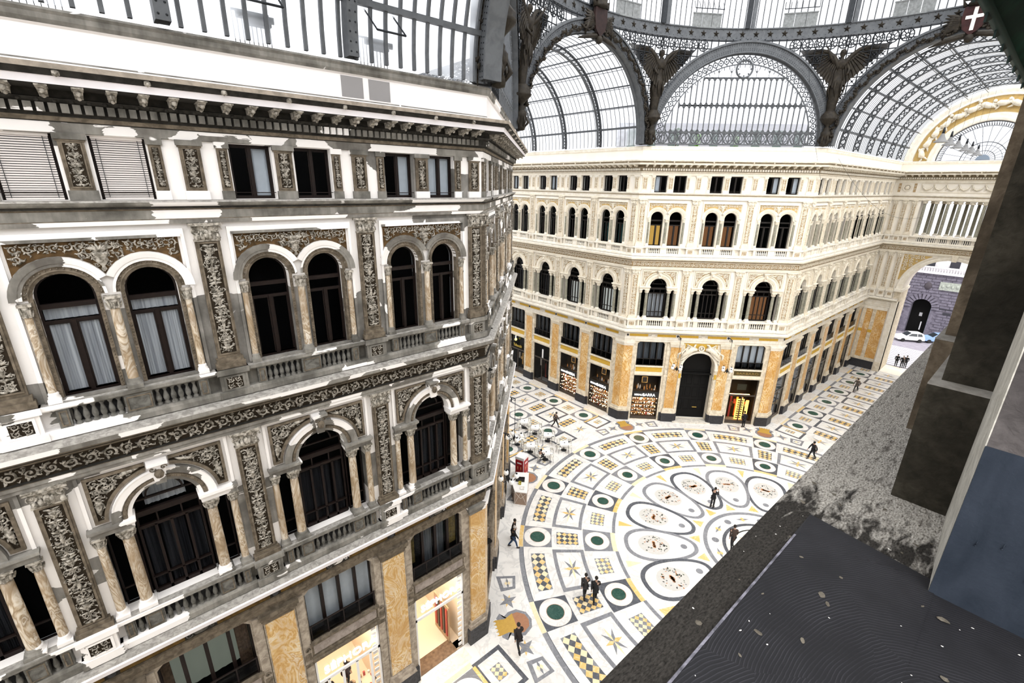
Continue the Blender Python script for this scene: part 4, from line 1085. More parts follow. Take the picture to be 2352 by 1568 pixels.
# ornaments at the eight corners of the rotunda
for k in range(8):
    c = (22.5 + 45*k) * D2R
    for s in (-1, 1):
        a = c + s*8.9*D2R
        def Q(r, d): p = pol(r, a); return (p[0] - d*math.sin(a), p[1] + d*math.cos(a))
        T_ = lambda r, d: Q(r, -s*d)
        flat([T_(17.05, -.5), T_(18.25, -.62), T_(18.1, .55), T_(17.2, .45)], 'grey', Z1_)
        flat([T_(17.25, -.34), T_(18.0, -.42), T_(17.9, .3), T_(17.35, .28)], 'white', Z2_)
        x, y = Q(17.62, 0); star(x, y, .2, .42, 4, Z3_, a, ('cream', 'grey'), .5)
        x, y = pol(17.82, c + s*4.9*D2R); star4(x, y, .58, Z1_, a + .4)
    # shield with crown
    ux, uy = math.cos(c), math.sin(c)
    def Q2(r, d): return (ux*r - uy*d, uy*r + ux*d)
    P = [Q2(17.75 - 1.0*math.cos(t), 1.0*math.sin(t)*(1 if math.cos(t) > -.2 else 1.1)) for t in [i*PI/12 - PI for i in range(24)]]
    P = [Q2(16.85,0),Q2(17.0,.5),Q2(17.5,.85),Q2(18.0,.8),Q2(18.35,.55),Q2(18.5,.85),Q2(18.75,.6),Q2(18.6,0),Q2(18.75,-.6),Q2(18.5,-.85),Q2(18.35,-.55),Q2(18.0,-.8),Q2(17.5,-.85),Q2(17.0,-.5)]
    x, y = Q2(17.75, 0)
    for i in range(len(P)): flat([(x, y), P[i-1], P[i]], 'grey', Z1_)
    P2 = [Q2(17.02,0),Q2(17.12,.38),Q2(17.5,.65),Q2(17.85,.62),Q2(17.85,-.62),Q2(17.5,-.65),Q2(17.12,-.38)]
    x, y = Q2(17.5, 0)
    for i in range(len(P2)): flat([(x, y), P2[i-1], P2[i]], 'red', Z2_)
    flat([Q2(17.8,.66),Q2(18.3,.42),Q2(18.85,.5),Q2(18.85,-.5),Q2(18.3,-.42),Q2(17.8,-.66)], 'gold', Z3_)
    for i in range(5):
        d = -.44 + .22*i; flat([Q2(18.85, d-.05), Q2(19.0, d), Q2(18.85, d+.05)], 'gold', Z3_)
# the four arms
def arm(rot, n=7):
    c, s = math.cos(rot), math.sin(rot)
    def T(t, l): return (t*c - l*s, t*s + l*c)
    def rect(t0, t1, l0, l1, m, z): flat([T(t0, l0), T(t1, l0), T(t1, l1), T(t0, l1)], m, z)
    def rframe(t0, t1, l0, l1, w, m, z):
        rect(t0, t1, l0, l0 + w, m, z); rect(t0, t1, l1 - w, l1, m, z); rect(t0, t0 + w, l0 + w, l1 - w, m, z); rect(t1 - w, t1, l0 + w, l1 - w, m, z)
    P0 = 20.75; pt = 4.42
    for s_ in (-1, 1):
        def S2(a, b): return tuple(sorted((s_*a, s_*b)))
        a, b = S2(4.07, 6.45); rframe(17.95, 19.72, a, b, .22, 'dark', Z1_)
        checker(lambda u, v: T(18.55 + .6*u, s_*(4.9 + .8*v)), 2, 3, Z1_, ('yel', 'grey', 'cream'))
        rect(19.6, 19.78, *S2(4.2, 6.3), 'yel', Z2_)
        for k in range(n):
            t = P0 + pt*k
            rect(t - 1.05, t + 1.05, *S2(6.36, 6.62), 'yel' if k % 2 else 'cream', Z1_); rect(t + 1.05, t + pt - 1.05, *S2(6.36, 6.62), 'grey', Z1_)
            rect(t - 1.05, t + 1.05, *S2(4.2, 6.32), 'dark' if k % 2 else 'grey', Z1_)
            x, y = T(t, s_*5.26); disc(x, y, .95, 'white', Z2_); disc(x, y, .5, 'green', Z3_, 20)
            checker(lambda u, v, t=t: T(t + 2.21 - .5 + u, s_*(4.75 + 1.05*v)), 3, 3, Z1_, ('yel', 'grey', 'cream'))
            checker(lambda u, v, t=t: T(t - .48 + .96*u, s_*(1.75 + 1.95*v)), 2, 4, Z1_, ('yel', 'dark', 'cream'))
            rframe(t + 1.08, t + pt - 1.08, *S2(1.22, 4.2), .24, 'grey' if k % 2 else 'dark', Z1_)
            x, y = T(t + 2.21, s_*2.72); star(x, y, .55, 1.0, 8, Z1_, rot, ('yel', 'grey', 'cream', 'grey'), .36)
        a, b = S2(1.22, 4.07); rect(17.95, 18.19, a, b, 'grey', Z1_) if False else None
        x, y = T(19.0, s_*2.72); star(x, y, .5, 1.0, 8, Z1_, rot, ('yel', 'grey', 'cream', 'grey'), .36)
        rect(17.95 + pt*n + 1.6, 18.2 + pt*n + 1.6, *S2(0, 6.4), 'dark', Z1_)
        for k in range(n):                       # thresholds in front of the shops
            t = P0 + pt*k; rect(t - 1.3, t + 1.3, *S2(6.75, 7.45), 'warm', Z1_)
    rframe(17.95, 19.72, -1.2, 1.2, .22, 'dark', Z1_)
    checker(lambda u, v: T(18.55 + .6*u, -.4 + .8*v), 2, 3, Z1_, ('yel', 'grey', 'cream'))
    for k in range(n):
        t = P0 + pt*k; rect(t - 1.05, t + 1.05, -1.1, 1.1, 'grey', Z1_); x, y = T(t, 0); disc(x, y, .92, 'white', Z2_); disc(x, y, .48, 'green', Z3_, 20)
        checker(lambda u, v, t=t: T(t + 2.21 - .5 + u, -.5 + v), 3, 3, Z1_, ('yel', 'grey', 'cream'))
for q in (0, PI/2, PI): arm(q, 6 if q == 0 else 7)
floor = put('floor', F.mesh('marble floor', list(FM.values()))); floor['kind'] = 'structure'
# ------------------------------------------------------------------ iron and glass roof
RG = roofglass('dusty roof glass', .16)
RG2 = roofglass('frosted side glass', .5, (.86, .9, .95))
ZC = 26.5
def rib_mesh(r0=6.85, r1=7.28, n=40, wd=.12):
    mb = MB()
    for r in (r0, r1): mb.arcsweep(0, ZC, [(r-.035,-wd),(r+.035,-wd),(r+.035,wd),(r-.035,wd),(r-.035,-wd)], 0, PI, 48, 0)
    for i in range(n):
        a, b = PI*i/n, PI*(i+1)/n
        for p, q in ((a, b), (b, a)):
            for y in (-wd*.8, wd*.8): mb.tube([(r0*math.cos(p), y, ZC + r0*math.sin(p)), (r1*math.cos(q), y, ZC + r1*math.sin(q))], .028, 4, 0, caps=False)
    return mb.mesh('lattice rib', [IRON])
def plate_rib():
    mb = MB(); mb.arcsweep(0, ZC, [(6.9,-.15),(7.3,-.15),(7.3,.15),(6.9,.15),(6.9,-.15)], 0, PI, 48, 0)
    for i in range(90):
        a = PI*(i + .5)/90
        for y in (-.08, .08): mb.ball((6.895*math.cos(a), y, ZC + 6.895*math.sin(a)), .028, 4, 1)
    return mb.mesh('riveted rib', [IRON, DIRON])
RIB = rib_mesh(); PRIB = plate_rib()
def vault(name, label, origin, rz, t0, t1, ribs, plate=False, bw=.016):
    """barrel vault along the local y axis from t0 to t1, crossing local x"""
    r = thing('glass_vault', label, 'glass roof', (origin[0], origin[1], 26.4), rz)
    zc = 26.4
    def P(nm, me, y=0): o = bpy.data.objects.new(nm, me); COL.objects.link(o); o.parent = r; o.location = (0, y, -zc); return o
    for t in ribs: P('rib', PRIB if plate and t > 0 else RIB, t)
    for s in (-1, 1):
        for a in (11.5, 25, 38, 51, 64, 77):
            an = a*D2R; x, z = s*7.25*math.cos(an), ZC + 7.25*math.sin(an); w = .08 if a < 12 else .05
            mb = MB(); mb.box(x - w, x + w, t0, t1, z - w, z + w)
            if a > 12: mb.box(x*.965 - .02, x*.965 + .02, t0, t1, z - .32*math.sin(an) - .02, z - .32*math.sin(an) + .02)
            P('purlin', mb.mesh('purlin', [IRON]))
    mb = MB(); n = int((t1 - t0)/.47); N = 20
    for i in range(n + 1):
        y = t0 + (t1 - t0)*i/n
        mb.arcsweep(0, ZC, [(7.33-bw*2.4, y-bw), (7.33, y-bw), (7.33, y+bw), (7.33-bw*2.4, y+bw), (7.33-bw*2.4, y-bw)], 0, PI, 2*N, 0)
    P('glazing_bar', mb.mesh('glazing bars', [IRON]))['kind'] = 'stuff'
    mb = MB(); vs = []; fs = []; ms = []
    for i in range(33):
        a = PI*i/32; vs += [(7.34*math.cos(a), t0, ZC + 7.34*math.sin(a)), (7.34*math.cos(a), t1, ZC + 7.34*math.sin(a))]
    for i in range(32): mb.add([vs[2*i], vs[2*i+1], vs[2*i+3], vs[2*i+2]], [(0, 1, 2, 3)], 1 if i < 4 or i > 27 else 0, True)
    P('roof_glass', mb.mesh('vault glass', [RG, RG2]))
    return r
vB = vault('B', 'glass barrel vault on dark lattice ribs over the right-hand arcade', (A, 0), -PI/2, 0, 27.6, [3.0 + 4.14*k for k in range(6)])
vA = vault('A', 'glass barrel vault seen through the left iron arch, over the cafe arcade', (0, A), 0, 0, 29, [.2 + 4.4*k for k in range(7)])
vC = vault('C', 'glazed iron vault with riveted ribs above the grey building at top left', (-A, 0), PI/2, 0, 20, [4.98, 9.42, 13.87, 18.3], True, .045)
# open hatches low in the left vault, with the terrace railing behind them
for x in (3.95, 7.35, 11.55):
    mb = MB(); w = .45
    mb.tube([(-w,0,27.85),(-w,-.75,27.2)], .03, 4); mb.tube([(w,0,27.85),(w,-.75,27.2)], .03, 4); mb.tube([(-w,-.75,27.2),(w,-.75,27.2)], .03, 4)
    mb.box(-w, w, .1, .16, 27.0, 27.15); mb.box(-w, w, .5, .55, 27.25, 27.3); mb.box(-.1, w, .35, .6, 26.98, 27.2)
    for i in range(9): mb.box(-w + i*.11, -w + i*.11 + .014, .5, .52, 26.5, 27.3)
    o = put('hatch', mb.mesh('open hatch', [DIRON]), vC, Vector((0, 0, 0)))
    o.location = Matrix.Rotation(-PI/2, 3, 'Z') @ (Vector((-A - x, 7.3, 0)) - Vector((-A, 0, 26.4))); o.rotation_euler = (0, 0, -PI/2)

dome = thing('iron_dome', 'grey iron dome structure with star-studded ring girder above round arches', 'dome', (0, 0, 26.4))
def PD(nm, me, loc=(0, 0, 0), rz=0): o = bpy.data.objects.new(nm, me); COL.objects.link(o); o.parent = dome; o.location = (loc[0], loc[1], loc[2] - 26.4); o.rotation_euler = (0, 0, rz); return o
mb = MB(); CA = 26.55
mb.arcsweep(0, CA, [(6.9,-.3),(7.62,-.3),(7.62,.35),(6.9,.35),(6.9,-.3)], 0, PI, 56)
mb.arcsweep(0, CA, [(7.55,-.42),(7.7,-.42),(7.7,.4),(7.55,.4)], 0, PI, 56); mb.arcsweep(0, CA, [(6.84,-.38),(6.92,-.38),(6.92,.4),(6.84,.4),(6.84,-.38)], 0, PI, 56)
for i in range(130):
    a = PI*(i + .5)/130
    for r in (7.0, 7.12, 7.38, 7.48):
        for y_ in (-.31, .36): mb.ball((r*math.cos(a), y_, CA + r*math.sin(a)), .025, 4, 1)
ARCHM = mb.mesh('arch girder', [IRON, DIRON])
mb = MB(); rnd = random.Random(2)
for i in range(150):
    a = PI*(i + .5)/150; r = 7.05 + .12*math.sin(i*.9)
    mb.ball((r*math.cos(a), -.5, CA + r*math.sin(a)), .11, 5, 0, (1, .8, 1)); b = a + rnd.uniform(-2, 2)
    leaf(mb, r*math.cos(a), CA + r*math.sin(a), r*math.cos(a) + .25*math.cos(b), CA + r*math.sin(a) + .25*math.sin(b), .09, .2, 0, .2, -.45)
VINE = mb.mesh('vine garland', [BRONZE])
mb = MB()
for i in range(110):
    a = PI*(i + .5)/110; r = 7.26 + .1*math.sin(i*1.1); b = a + rnd.uniform(-2.4, 2.4); w_ = rnd.uniform(.07, .12)
    mb.tube([(7.26*math.cos(a), -.36, CA + 7.26*math.sin(a)), (7.26*math.cos(a + .04), -.37, CA + 7.26*math.sin(a + .04))], .035, 5)
    if i % 3: leaf(mb, r*math.cos(a), CA + r*math.sin(a), r*math.cos(a) + .2*math.cos(b), CA + r*math.sin(a) + .2*math.sin(b), w_, .16, 0, .3, -.34)
VINE2 = mb.mesh('vine garland', [BRONZE])
def lean(u, z):
    """octagon side plane pulled in to the ring radius near the top; local y is outward"""
    R = math.hypot(A, u); f = max(0, min(1, (z - 26.6)/7.8))**1.2; Rn = R + (min(18.3, R) - R)*f; k = Rn/R
    return (u*k, A*k - A, z)
def lattice():
    mb = MB(); st = .56
    def ok(u, z): return u*u + (z - CA)**2 > 7.66**2 and z < 34.4 and abs(u) < 7.55
    for s in (-1, 1):
        for i in range(14):
            u = s*(7.4 - i*st); z = CA + math.sqrt(max(0, 7.66**2 - u*u)) + .02 if abs(u) < 7.66 else 26.6
            pts = []; zz = max(26.7, z)
            while zz < 34.4: pts.append(lean(u, zz)); zz += .5
            pts.append(lean(u, 34.4))
            if len(pts) > 1: mb.tube(pts, .042, 4, 0, caps=False)
        z = 27.0
        while z < 34.3:
            u0 = math.sqrt(max(0, 7.66**2 - (z - CA)**2)); n = max(1, int((7.5 - u0)/.5))
            if 7.5 - u0 > .05: mb.tube([lean(s*(u0 + (7.5 - u0)*i/n), z) for i in range(n + 1)], .04, 4, 0, caps=False)
            z += st
        for i in range(13):
            for j in range(13):
                u, z = s*(7.12 - i*st), 27.28 + j*st
                if z > 33.3 or not (ok(u - .28*s, z) and ok(u, z - .3)): continue
                m_ = [lean(u + .2*math.cos(q), z + .2*math.sin(q)) for q in [k*PI/3 for k in range(7)]]
                if (i + j) % 2: mb.tube(m_, .034, 3, 0, caps=False)
                mb.ball(lean(u, z), .085, 4); 
                for q in range(4):
                    b = q*PI/2 + PI/4; mb.tube([lean(u, z), lean(u + .26*math.cos(b), z + .26*math.sin(b))], .026, 3, 0, caps=False)
    for i in range(17):                       # row of wheels just under the ring
        u = -7.2 + i*.9
        if not ok(u, 33.6): continue
        for r in (.4, .12): mb.tube([lean(u + r*math.cos(q), 33.92 + r*math.sin(q)) for q in [k*PI/6 for k in range(13)]], .045, 3, 0, caps=False)
        for q in range(8): b = q*PI/4; mb.tube([lean(u + .12*math.cos(b), 33.92 + .12*math.sin(b)), lean(u + .4*math.cos(b), 33.92 + .4*math.sin(b))], .035, 3, 0, caps=False)
    return mb.mesh('pendentive lattice', [DIRON])
LATM = lattice()
def pend_glass():
    mb = MB()
    for s in (-1, 1):
        for i in range(12):
            for j in range(12):
                z0, z1 = 26.6 + 7.8*j/12, 26.6 + 7.8*(j + 1)/12; r = []
                for z, t in ((z0, i/12), (z0, (i+1)/12), (z1, (i+1)/12), (z1, i/12)):
                    u0 = math.sqrt(max(0, 7.5**2 - (z - CA)**2)); r.append(lean(s*(u0 + (7.5 - u0)*t), z)); 
                mb.add([(x, y + .05, z) for x, y, z in r], [(0, 1, 2, 3)], 0, True)
    return mb.mesh('pendentive glass', [RG])
PGM = pend_glass()
def lunette():
    mb = MB(); gm = MB()
    R = 6.86; u = -6.3
    while u <= 6.31:
        zt = CA + math.sqrt(max(.01, 6.1**2 - u*u)) if abs(u) < 6.1 else CA + .3
        mb.box(u - .04, u + .04, -.03, .03, 26.6, min(31.65, zt) if zt > 27 else 27)
        for zz in (29.6, 31.65, 27.55):                 # rounded heads of the lights
            if zt > zz: mb.arcsweep(u + .225, zz - .2, [(.15,-.03),(.235,-.03),(.235,.03),(.15,.03)], 0, PI, 5); mb.box(u, u + .45, -.03, .03, zz - .05, zz + .05)
            if zt > zz + .3 and zz < 31: mb.arcsweep(u + .225, zz + .2, [(.15,-.03),(.235,-.03),(.235,.03),(.15,.03)], PI, 2*PI, 5)
        u += .45
    mb.box(-6.6, 6.6, -.05, .05, 26.55, 26.66); mb.box(-6.5, 6.5, -.05, .05, 27.5, 27.58)
    for i in range(14):                                  # band of six-pointed stars in circles
        x = -6.0 + i*.92
        mb.tube([(x + .42*math.cos(q), 0, 27.08 + .42*math.sin(q)) for q in [k*PI/8 for k in range(17)]], .05, 4, 0, caps=False)
        for o in (0, 1): mb.tube([(x + .38*math.cos(q), 0, 27.08 + .38*math.sin(q)) for q in [PI/2 + o*PI + k*2*PI/3 for k in range(4)]], .04, 4, 0, caps=False)
    for r in (6.1, 6.8): mb.arcsweep(0, CA, [(r-.04,-.04),(r+.04,-.04),(r+.04,.04),(r-.04,.04),(r-.04,-.04)], 0, PI, 40)
    for i in range(46):                                  # rosette border
        a = PI*(i + .5)/46; cx, cz = 6.45*math.cos(a), CA + 6.45*math.sin(a)
        mb.tube([(cx + .19*math.cos(q), 0, cz + .19*math.sin(q)) for q in [k*PI/4 for k in range(9)]], .045, 3, 0, caps=False); mb.ball((cx, 0, cz), .07, 4)
        for d in (-1, 1): mb.tube([(cx + .19*d*math.cos(a), 0, cz + .19*d*math.sin(a)), (cx + .35*d*math.cos(a), 0, cz + .35*d*math.sin(a))], .045, 3, 0, caps=False)
        b = PI*i/46; mb.tube([(6.1*math.cos(b), 0, CA + 6.1*math.sin(b)), (5.85*math.cos(b), 0, CA + 5.85*math.sin(b))], .03, 3, 0, caps=False) if b > .7 and b < 2.44 else None
    mb.tube([(.64*math.cos(q), 0, 32.3 + .64*math.sin(q)) for q in [k*PI/10 for k in range(21)]], .08, 5, 0, caps=False)
    for k in range(8): mb.ball((.5*math.cos(k*PI/4), 0, 32.3 + .5*math.sin(k*PI/4)), .07, 4)
    for i in range(9):
        x = -4.0 + i; zt = CA + math.sqrt(max(0, 5.9**2 - x*x))
        if abs(x) > .9: mb.tube([(x, 0, 31.7), (x, 0, min(zt, 33))], .02, 3, 0, caps=False); mb.ball((x, 0, 32.1), .08, 4); mb.tube([(x-.2, 0, 32.3), (x, 0, 32.0), (x+.2, 0, 32.3)], .02, 3, 0, caps=False)
    gm.ext([(-6.86, 26.6), (6.86, 26.6)] + arc(0, CA + .05, 6.86, 0, PI, 30)[1:-1], .06, .065, 0)
    return mb.mesh('lunette tracery', [IRON]), gm.mesh('lunette glass', [RG])
LUN, LUNG = lunette()
for k in range(8):
    a = k*PI/4; c, s = math.cos(a), math.sin(a); rz = a - PI/2
    if k in (5, 6, 7): continue
    p = (A*c, A*s, 0)
    PD('arch_girder', ARCHM, p, rz); PD('lattice', LATM, p, rz); PD('roof_glass', PGM, p, rz)
    if k % 2 == 0: PD('garland', VINE2 if k == 4 else VINE, p, rz + (PI if k == 4 else 0))
    else: l = PD('lunette', LUN, p, rz); o = put('roof_glass', LUNG, l)
for k in (5, 6, 7):
    a = k*PI/4; PD('arch_girder', ARCHM, (A*math.cos(a), A*math.sin(a), 0), a - PI/2); PD('roof_glass', PGM, (A*math.cos(a), A*math.sin(a), 0), a - PI/2)
def ringlathe(prof, n=128, a0=0, a1=2*PI, m=0, mb=None):
    mb = mb or MB(); b = len(mb.v); k = len(prof)
    for i in range(n + 1):
        a = a0 + (a1 - a0)*i/n
        for r, z in prof: mb.v.append((r*math.cos(a), r*math.sin(a), z))
    for i in range(n):
        for j in range(k - 1): mb.f.append([b+i*k+j, b+(i+1)*k+j, b+(i+1)*k+j+1, b+i*k+j+1]); mb.m.append(m); mb.s.append(False)
    return mb
mb = ringlathe([(18.22,34.36),(18.22,34.44),(18.3,34.46),(18.3,35.1),(18.22,35.12),(18.22,35.2),(18.75,35.2),(18.75,34.36),(18.22,34.36)])
for i in range(300):
    a = 2*PI*i/300
    for z in (34.52, 35.04): mb.ball((18.29*math.cos(a), 18.29*math.sin(a), z), .025, 4, 1)
PD('ring_girder', mb.mesh('ring girder', [IRON, DIRON]))
def star3(r, d):
    mb = MB(); P = []
    for k in range(10):
        a = PI/2 + k*PI/5; rr = r if k % 2 == 0 else r*.42; P.append((rr*math.cos(a), 0, rr*math.sin(a)))
    mb.add([(0, -d, 0)] + P, [(0, 1 + i, 1 + (i+1) % 10) for i in range(10)]); return mb
STM = star3(.26, .12).mesh('bronze star', [BRONZE]); rest = MB()
for k in range(108):
    a = k*3.3333*D2R; p = (18.29*math.cos(a), 18.29*math.sin(a), 34.78)
    if 5 <= math.degrees(a) <= 130:
        PD('star_ornament', STM, p, a - PI/2)
    else: rest.merge(star3(.26, .12), Matrix.Translation(p) @ Matrix.Rotation(a - PI/2, 4, 'Z'))
mbx = PD('star_ornament', rest.mesh('bronze stars', [BRONZE])); mbx['kind'] = 'stuff'
mb = MB()
for i in range(256):
    a = 2*PI*i/256; c, s = math.cos(a), math.sin(a)
    mb.tube([(18.4*c, 18.4*s, 35.15), (18.4*c, 18.4*s, 38.6)], .04, 4, 0, caps=False)
    mb.ball((18.38*c, 18.38*s, 36.5), .05, 4)
PD('glazing_bar', mb.mesh('drum bars', [IRON]))['kind'] = 'stuff'
PD('roof_glass', ringlathe([(18.5, 35.2), (18.5, 38.7)]).mesh('drum glass', [RG]))
mb = MB()
for q in range(3):
    mb.box(-1.2 + q*.8 + .02, -.4 + q*.8 - .02, -.02, .03, 35.2, 36.1)
mb.box(-1.22, 1.22, -.05, 0, 36.08, 36.16); mb.box(-1.22, 1.22, -.05, 0, 35.15, 35.22)
for i in range(7): x = -1.2 + i*.4; mb.tube([(x, 0, 36.9), (x - .1, -.5, 36.3)], .025, 4, 1, caps=False)
mb.tube([(-1.3, -.5, 36.3), (1.1, -.5, 36.3)], .03, 4, 1)
PANM = mb.mesh('drum panel', [flatmat('weathered grey panel', (.20, .21, .21), .7, var=.25), DIRON])
mb = MB(); mb.box(-.42, -.08, -.12, .1, 35.15, 38.7); mb.box(.02, .3, -.02, .1, 35.15, 38.7, 1)
POSTM = mb.mesh('drum post', [DIRON, IRON])
for k in range(16):
    a = k*22.5*D2R; PD('post', POSTM, (18.2*math.cos(a), 18.2*math.sin(a), 0), a - PI/2)
    a += 11.25*D2R; PD('panel', PANM, (18.25*math.cos(a), 18.25*math.sin(a), 0), a - PI/2)
mb = MB()
for k in range(16):
    a = k*22.5*D2R; P = []
    for i in range(13): t = i/12*PI/2*.93; P.append((18.4*math.cos(t)*math.cos(a), 18.4*math.cos(t)*math.sin(a), 38.7 + 16*math.sin(t)))
    mb.tube(P, .14, 4, 0)
for t in (.25, .5, .75, 1.0, 1.25, 1.45): r = 18.4*math.cos(t); z = 38.7 + 16*math.sin(t); ringlathe([(r-.05, z), (r+.05, z), (r+.05, z+.1)], 64, mb=mb)
PD('dome_rib', mb.mesh('dome ribs', [IRON]))['kind'] = 'stuff'
PD('roof_glass', ringlathe([(18.45*math.cos(t), 38.7 + 16.05*math.sin(t)) for t in [i*PI/24 for i in range(13)]], 64).mesh('dome glass', [RG]))

# ------------------------------------------------------------------ bronze angels on the corners
def angel(label, x, y, ang, z0=26.45, k=1.0, mirror=1, group=None):
    """local -y looks into the hall"""
    r = thing('angel_statue', label, 'statue', (x, y, z0), ang); m = BRONZE
    mb = MB()
    mb.lathe([(.05,0),(.25,.05),(.3,.3),(.18,.5),(.34,.8),(.36,1.1),(.22,1.25),(.25,1.35),(.12,1.55),(.3,1.75),(.62,2.05),(.66,2.15),(.6,2.2),(.62,2.35),(.4,2.6),(.36,2.7)], 0, -.25, 12)
    for q in range(6): b = q*PI/3; mb.tube([(.2*math.cos(b),-.25+.2*math.sin(b),.2),(.45*math.cos(b),-.25+.45*math.sin(b),.5),(.3*math.cos(b),-.25+.3*math.sin(b),.9)], [.06,.1,.03], 5)
    put('pedestal', mb.mesh('angel pedestal', [m]), r)
    mb = MB(); zb = 2.65; b0 = len(mb.v); N = 20
    prof = [(.30,0),(.34,.5),(.42,1.2),(.5,1.9),(.56,2.2),(.42,2.35),(.40,2.5),(.33,2.8),(.4,3.15),(.48,3.4),(.30,3.62),(.13,3.72),(.12,3.85),(.19,3.98),(.22,4.12),(.17,4.3),(.02,4.38)]
    for rr, z in prof:
        for j in range(N):
            w = 2*PI*j/N; f = 1 + (.12*math.sin(j*2.9) if z < 2.3 else 0); lean_ = -.25 - .22*(z/4)**1.5*1.8
            sy = .75 if z < 3.6 else 1
            mb.v.append((rr*f*math.cos(w), lean_ + rr*f*sy*math.sin(w), zb + z))
    for i in range(len(prof) - 1):
        for j in range(N): mb.f.append([b0+i*N+j, b0+i*N+(j+1)%N, b0+(i+1)*N+(j+1)%N, b0+(i+1)*N+j]); mb.m.append(0); mb.s.append(True)
    yy = -.62
    mb.tube([(mirror*.38,yy,zb+3.35),(mirror*.75,yy-.3,zb+3.75),(mirror*1.05,yy-.55,zb+4.2),(mirror*1.12,yy-.6,zb+4.35)], [.13,.1,.07,.06], 7)
    mb.tube([(-mirror*.38,yy,zb+3.35),(-mirror*.62,yy-.2,zb+2.9),(-mirror*.5,yy-.55,zb+2.5)], [.13,.11,.06], 7)
    for f_ in range(5): mb.tube([(mirror*1.12,yy-.6,zb+4.35),(mirror*(1.08+.04*f_),yy-.62,zb+4.5)], [.02,.012], 4)
    mb.ball((0, yy - .23, zb + 4.1), .05, 5)
    for q in range(7): b = q*.9; mb.tube([(.5*math.cos(b),-.5+.3*math.sin(b),zb+2.15),(.58*math.cos(b),-.45+.36*math.sin(b),zb+1.6),(.47*math.cos(b+.3),-.35+.35*math.sin(b+.3),zb+1.0)], [.06,.07,.02], 5)
    put('body', mb.mesh('angel body', [m]), r)
    for s in (-1, 1):
        mb = MB(); sx_, sz_ = s*.12, zb + 3.25; top = [(0,-.25),(.1,.1),(.45,.62),(.9,1.0),(1.35,1.15),(1.9,1.2),(2.45,1.22),(2.95,1.3)]; low = []
        for i in range(11):                      # ragged trailing edge of long feathers
            t = i/10; x0 = 2.7*(1 - t) + .25*t; z0 = .95*(1 - t)**1.3 - 1.5*t**1.1; low += [(x0, z0 + .12), (x0 - .1, z0 - .12)]
        P = [(sx_ + s*x, sz_ + z) for x, z in top + low]
        mb.ext(P, -.72, -.60, 0)
        for i in range(13):
            t = i/12; x1 = 2.75*(1 - t) + .25*t; z1 = .9*(1 - t)**1.3 - 1.45*t**1.1; x0 = 1.3*(1 - t) + .1*t; z0 = 1.05*(1 - t) - .1*t
            mb.tube([(sx_ + s*x0, -.73, sz_ + z0), (sx_ + s*(x0*.5 + x1*.5), -.75, sz_ + z0*.5 + z1*.5 + .05), (sx_ + s*x1, -.72, sz_ + z1)], [.07, .06, .02], 4)
        mb.tube([(sx_ + s*x, -.67, sz_ + z) for x, z in top], [.2, .2, .17, .15, .12, .09, .06, .02], 6)
        put('wing', mb.mesh('angel wing', [m]), r)
    r.scale = (k, k, k); return r
for (x, y, lab, mir) in ((W - .1, A - .45, 'dark bronze winged angel statue between the left and middle iron arches', 1), (A - .45, W - .1, 'dark bronze winged angel statue between the middle and right iron arches', -1),
                         (-W + .1, A - .45, 'dark bronze angel statue leaning out beside the left building corner', 1), (-A + .45, W - .1, 'dark bronze statue on the roof corner of the grey left building', 1)):
    angel(lab, x, y, math.atan2(y, x) - PI/2, mirror=mir)
def crest(label, x, y, ang, cross):
    C1, C2 = ((.045,.014,.013), (.015,.006,.006)) if cross else ((.028,.014,.012), (.01,.006,.006))
    r = thing('coat_of_arms', label, 'coat of arms', (x, y, 33.9), ang)
    mb = MB(); sh = [(-.62,.95),(-.66,.3),(-.5,-.35),(0,-.8),(.5,-.35),(.66,.3),(.62,.95)]; mb.ext(sh, -.6, -.4, 0)
    sd = put('shield', mb.mesh('shield', [grimy('dark red enamel', C1, C2, 4, .6, .5)]), r)
    if cross:
        mb = MB(); mb.box(-.1, .1, -.64, -.6, -.5, .85); mb.box(-.45, .45, -.638, -.6, .2, .4); put('cross', mb.mesh('white cross', [flatmat('white enamel', (.85, .8, .75), .4)]), r)
    mb = MB(); rnd = random.Random(5)
    for s in (-1, 1):
        for q in range(9):
            a = .9 - q*.28; mb.tube([(s*.6,-.45,.3-.1*q*.5),(s*(1.0+.05*q),-.5,.5*math.sin(a)+.1),(s*(1.35+.25*math.cos(a)),-.42,.9*math.sin(a))], [.12,.15,.03], 5)
        mb.tube([(s*.3,-.5,-.75),(s*1.2,-.45,-.9),(s*2.1,-.4,-1.15)], [.14,.16,.04], 6)
        mb.tube([(s*.62,-.5,1.0),(s*.8,-.5,1.4),(s*.3,-.5,1.35)], [.14,.1,.05], 5)
    mb.lathe([(.05,.95),(.5,1.0),(.55,1.15),(.45,1.2),(.5,1.5),(.3,1.7),(.1,1.75),(.08,1.95)], 0, -.45, 10); mb.ball((0,-.5,-.95), .28, 8); mb.box(-.3,.3,-.4,-.1,-.9,.9)
    put('mantling', mb.mesh('crest foliage', [BRONZE]), r); return r
crest('dark bronze crest with white cross on red shield over the right arch', A - .05, 0, -PI/2, True)
crest('dark bronze crest with plain dull red shield over the left arch', 0, A - .05, 0, False)
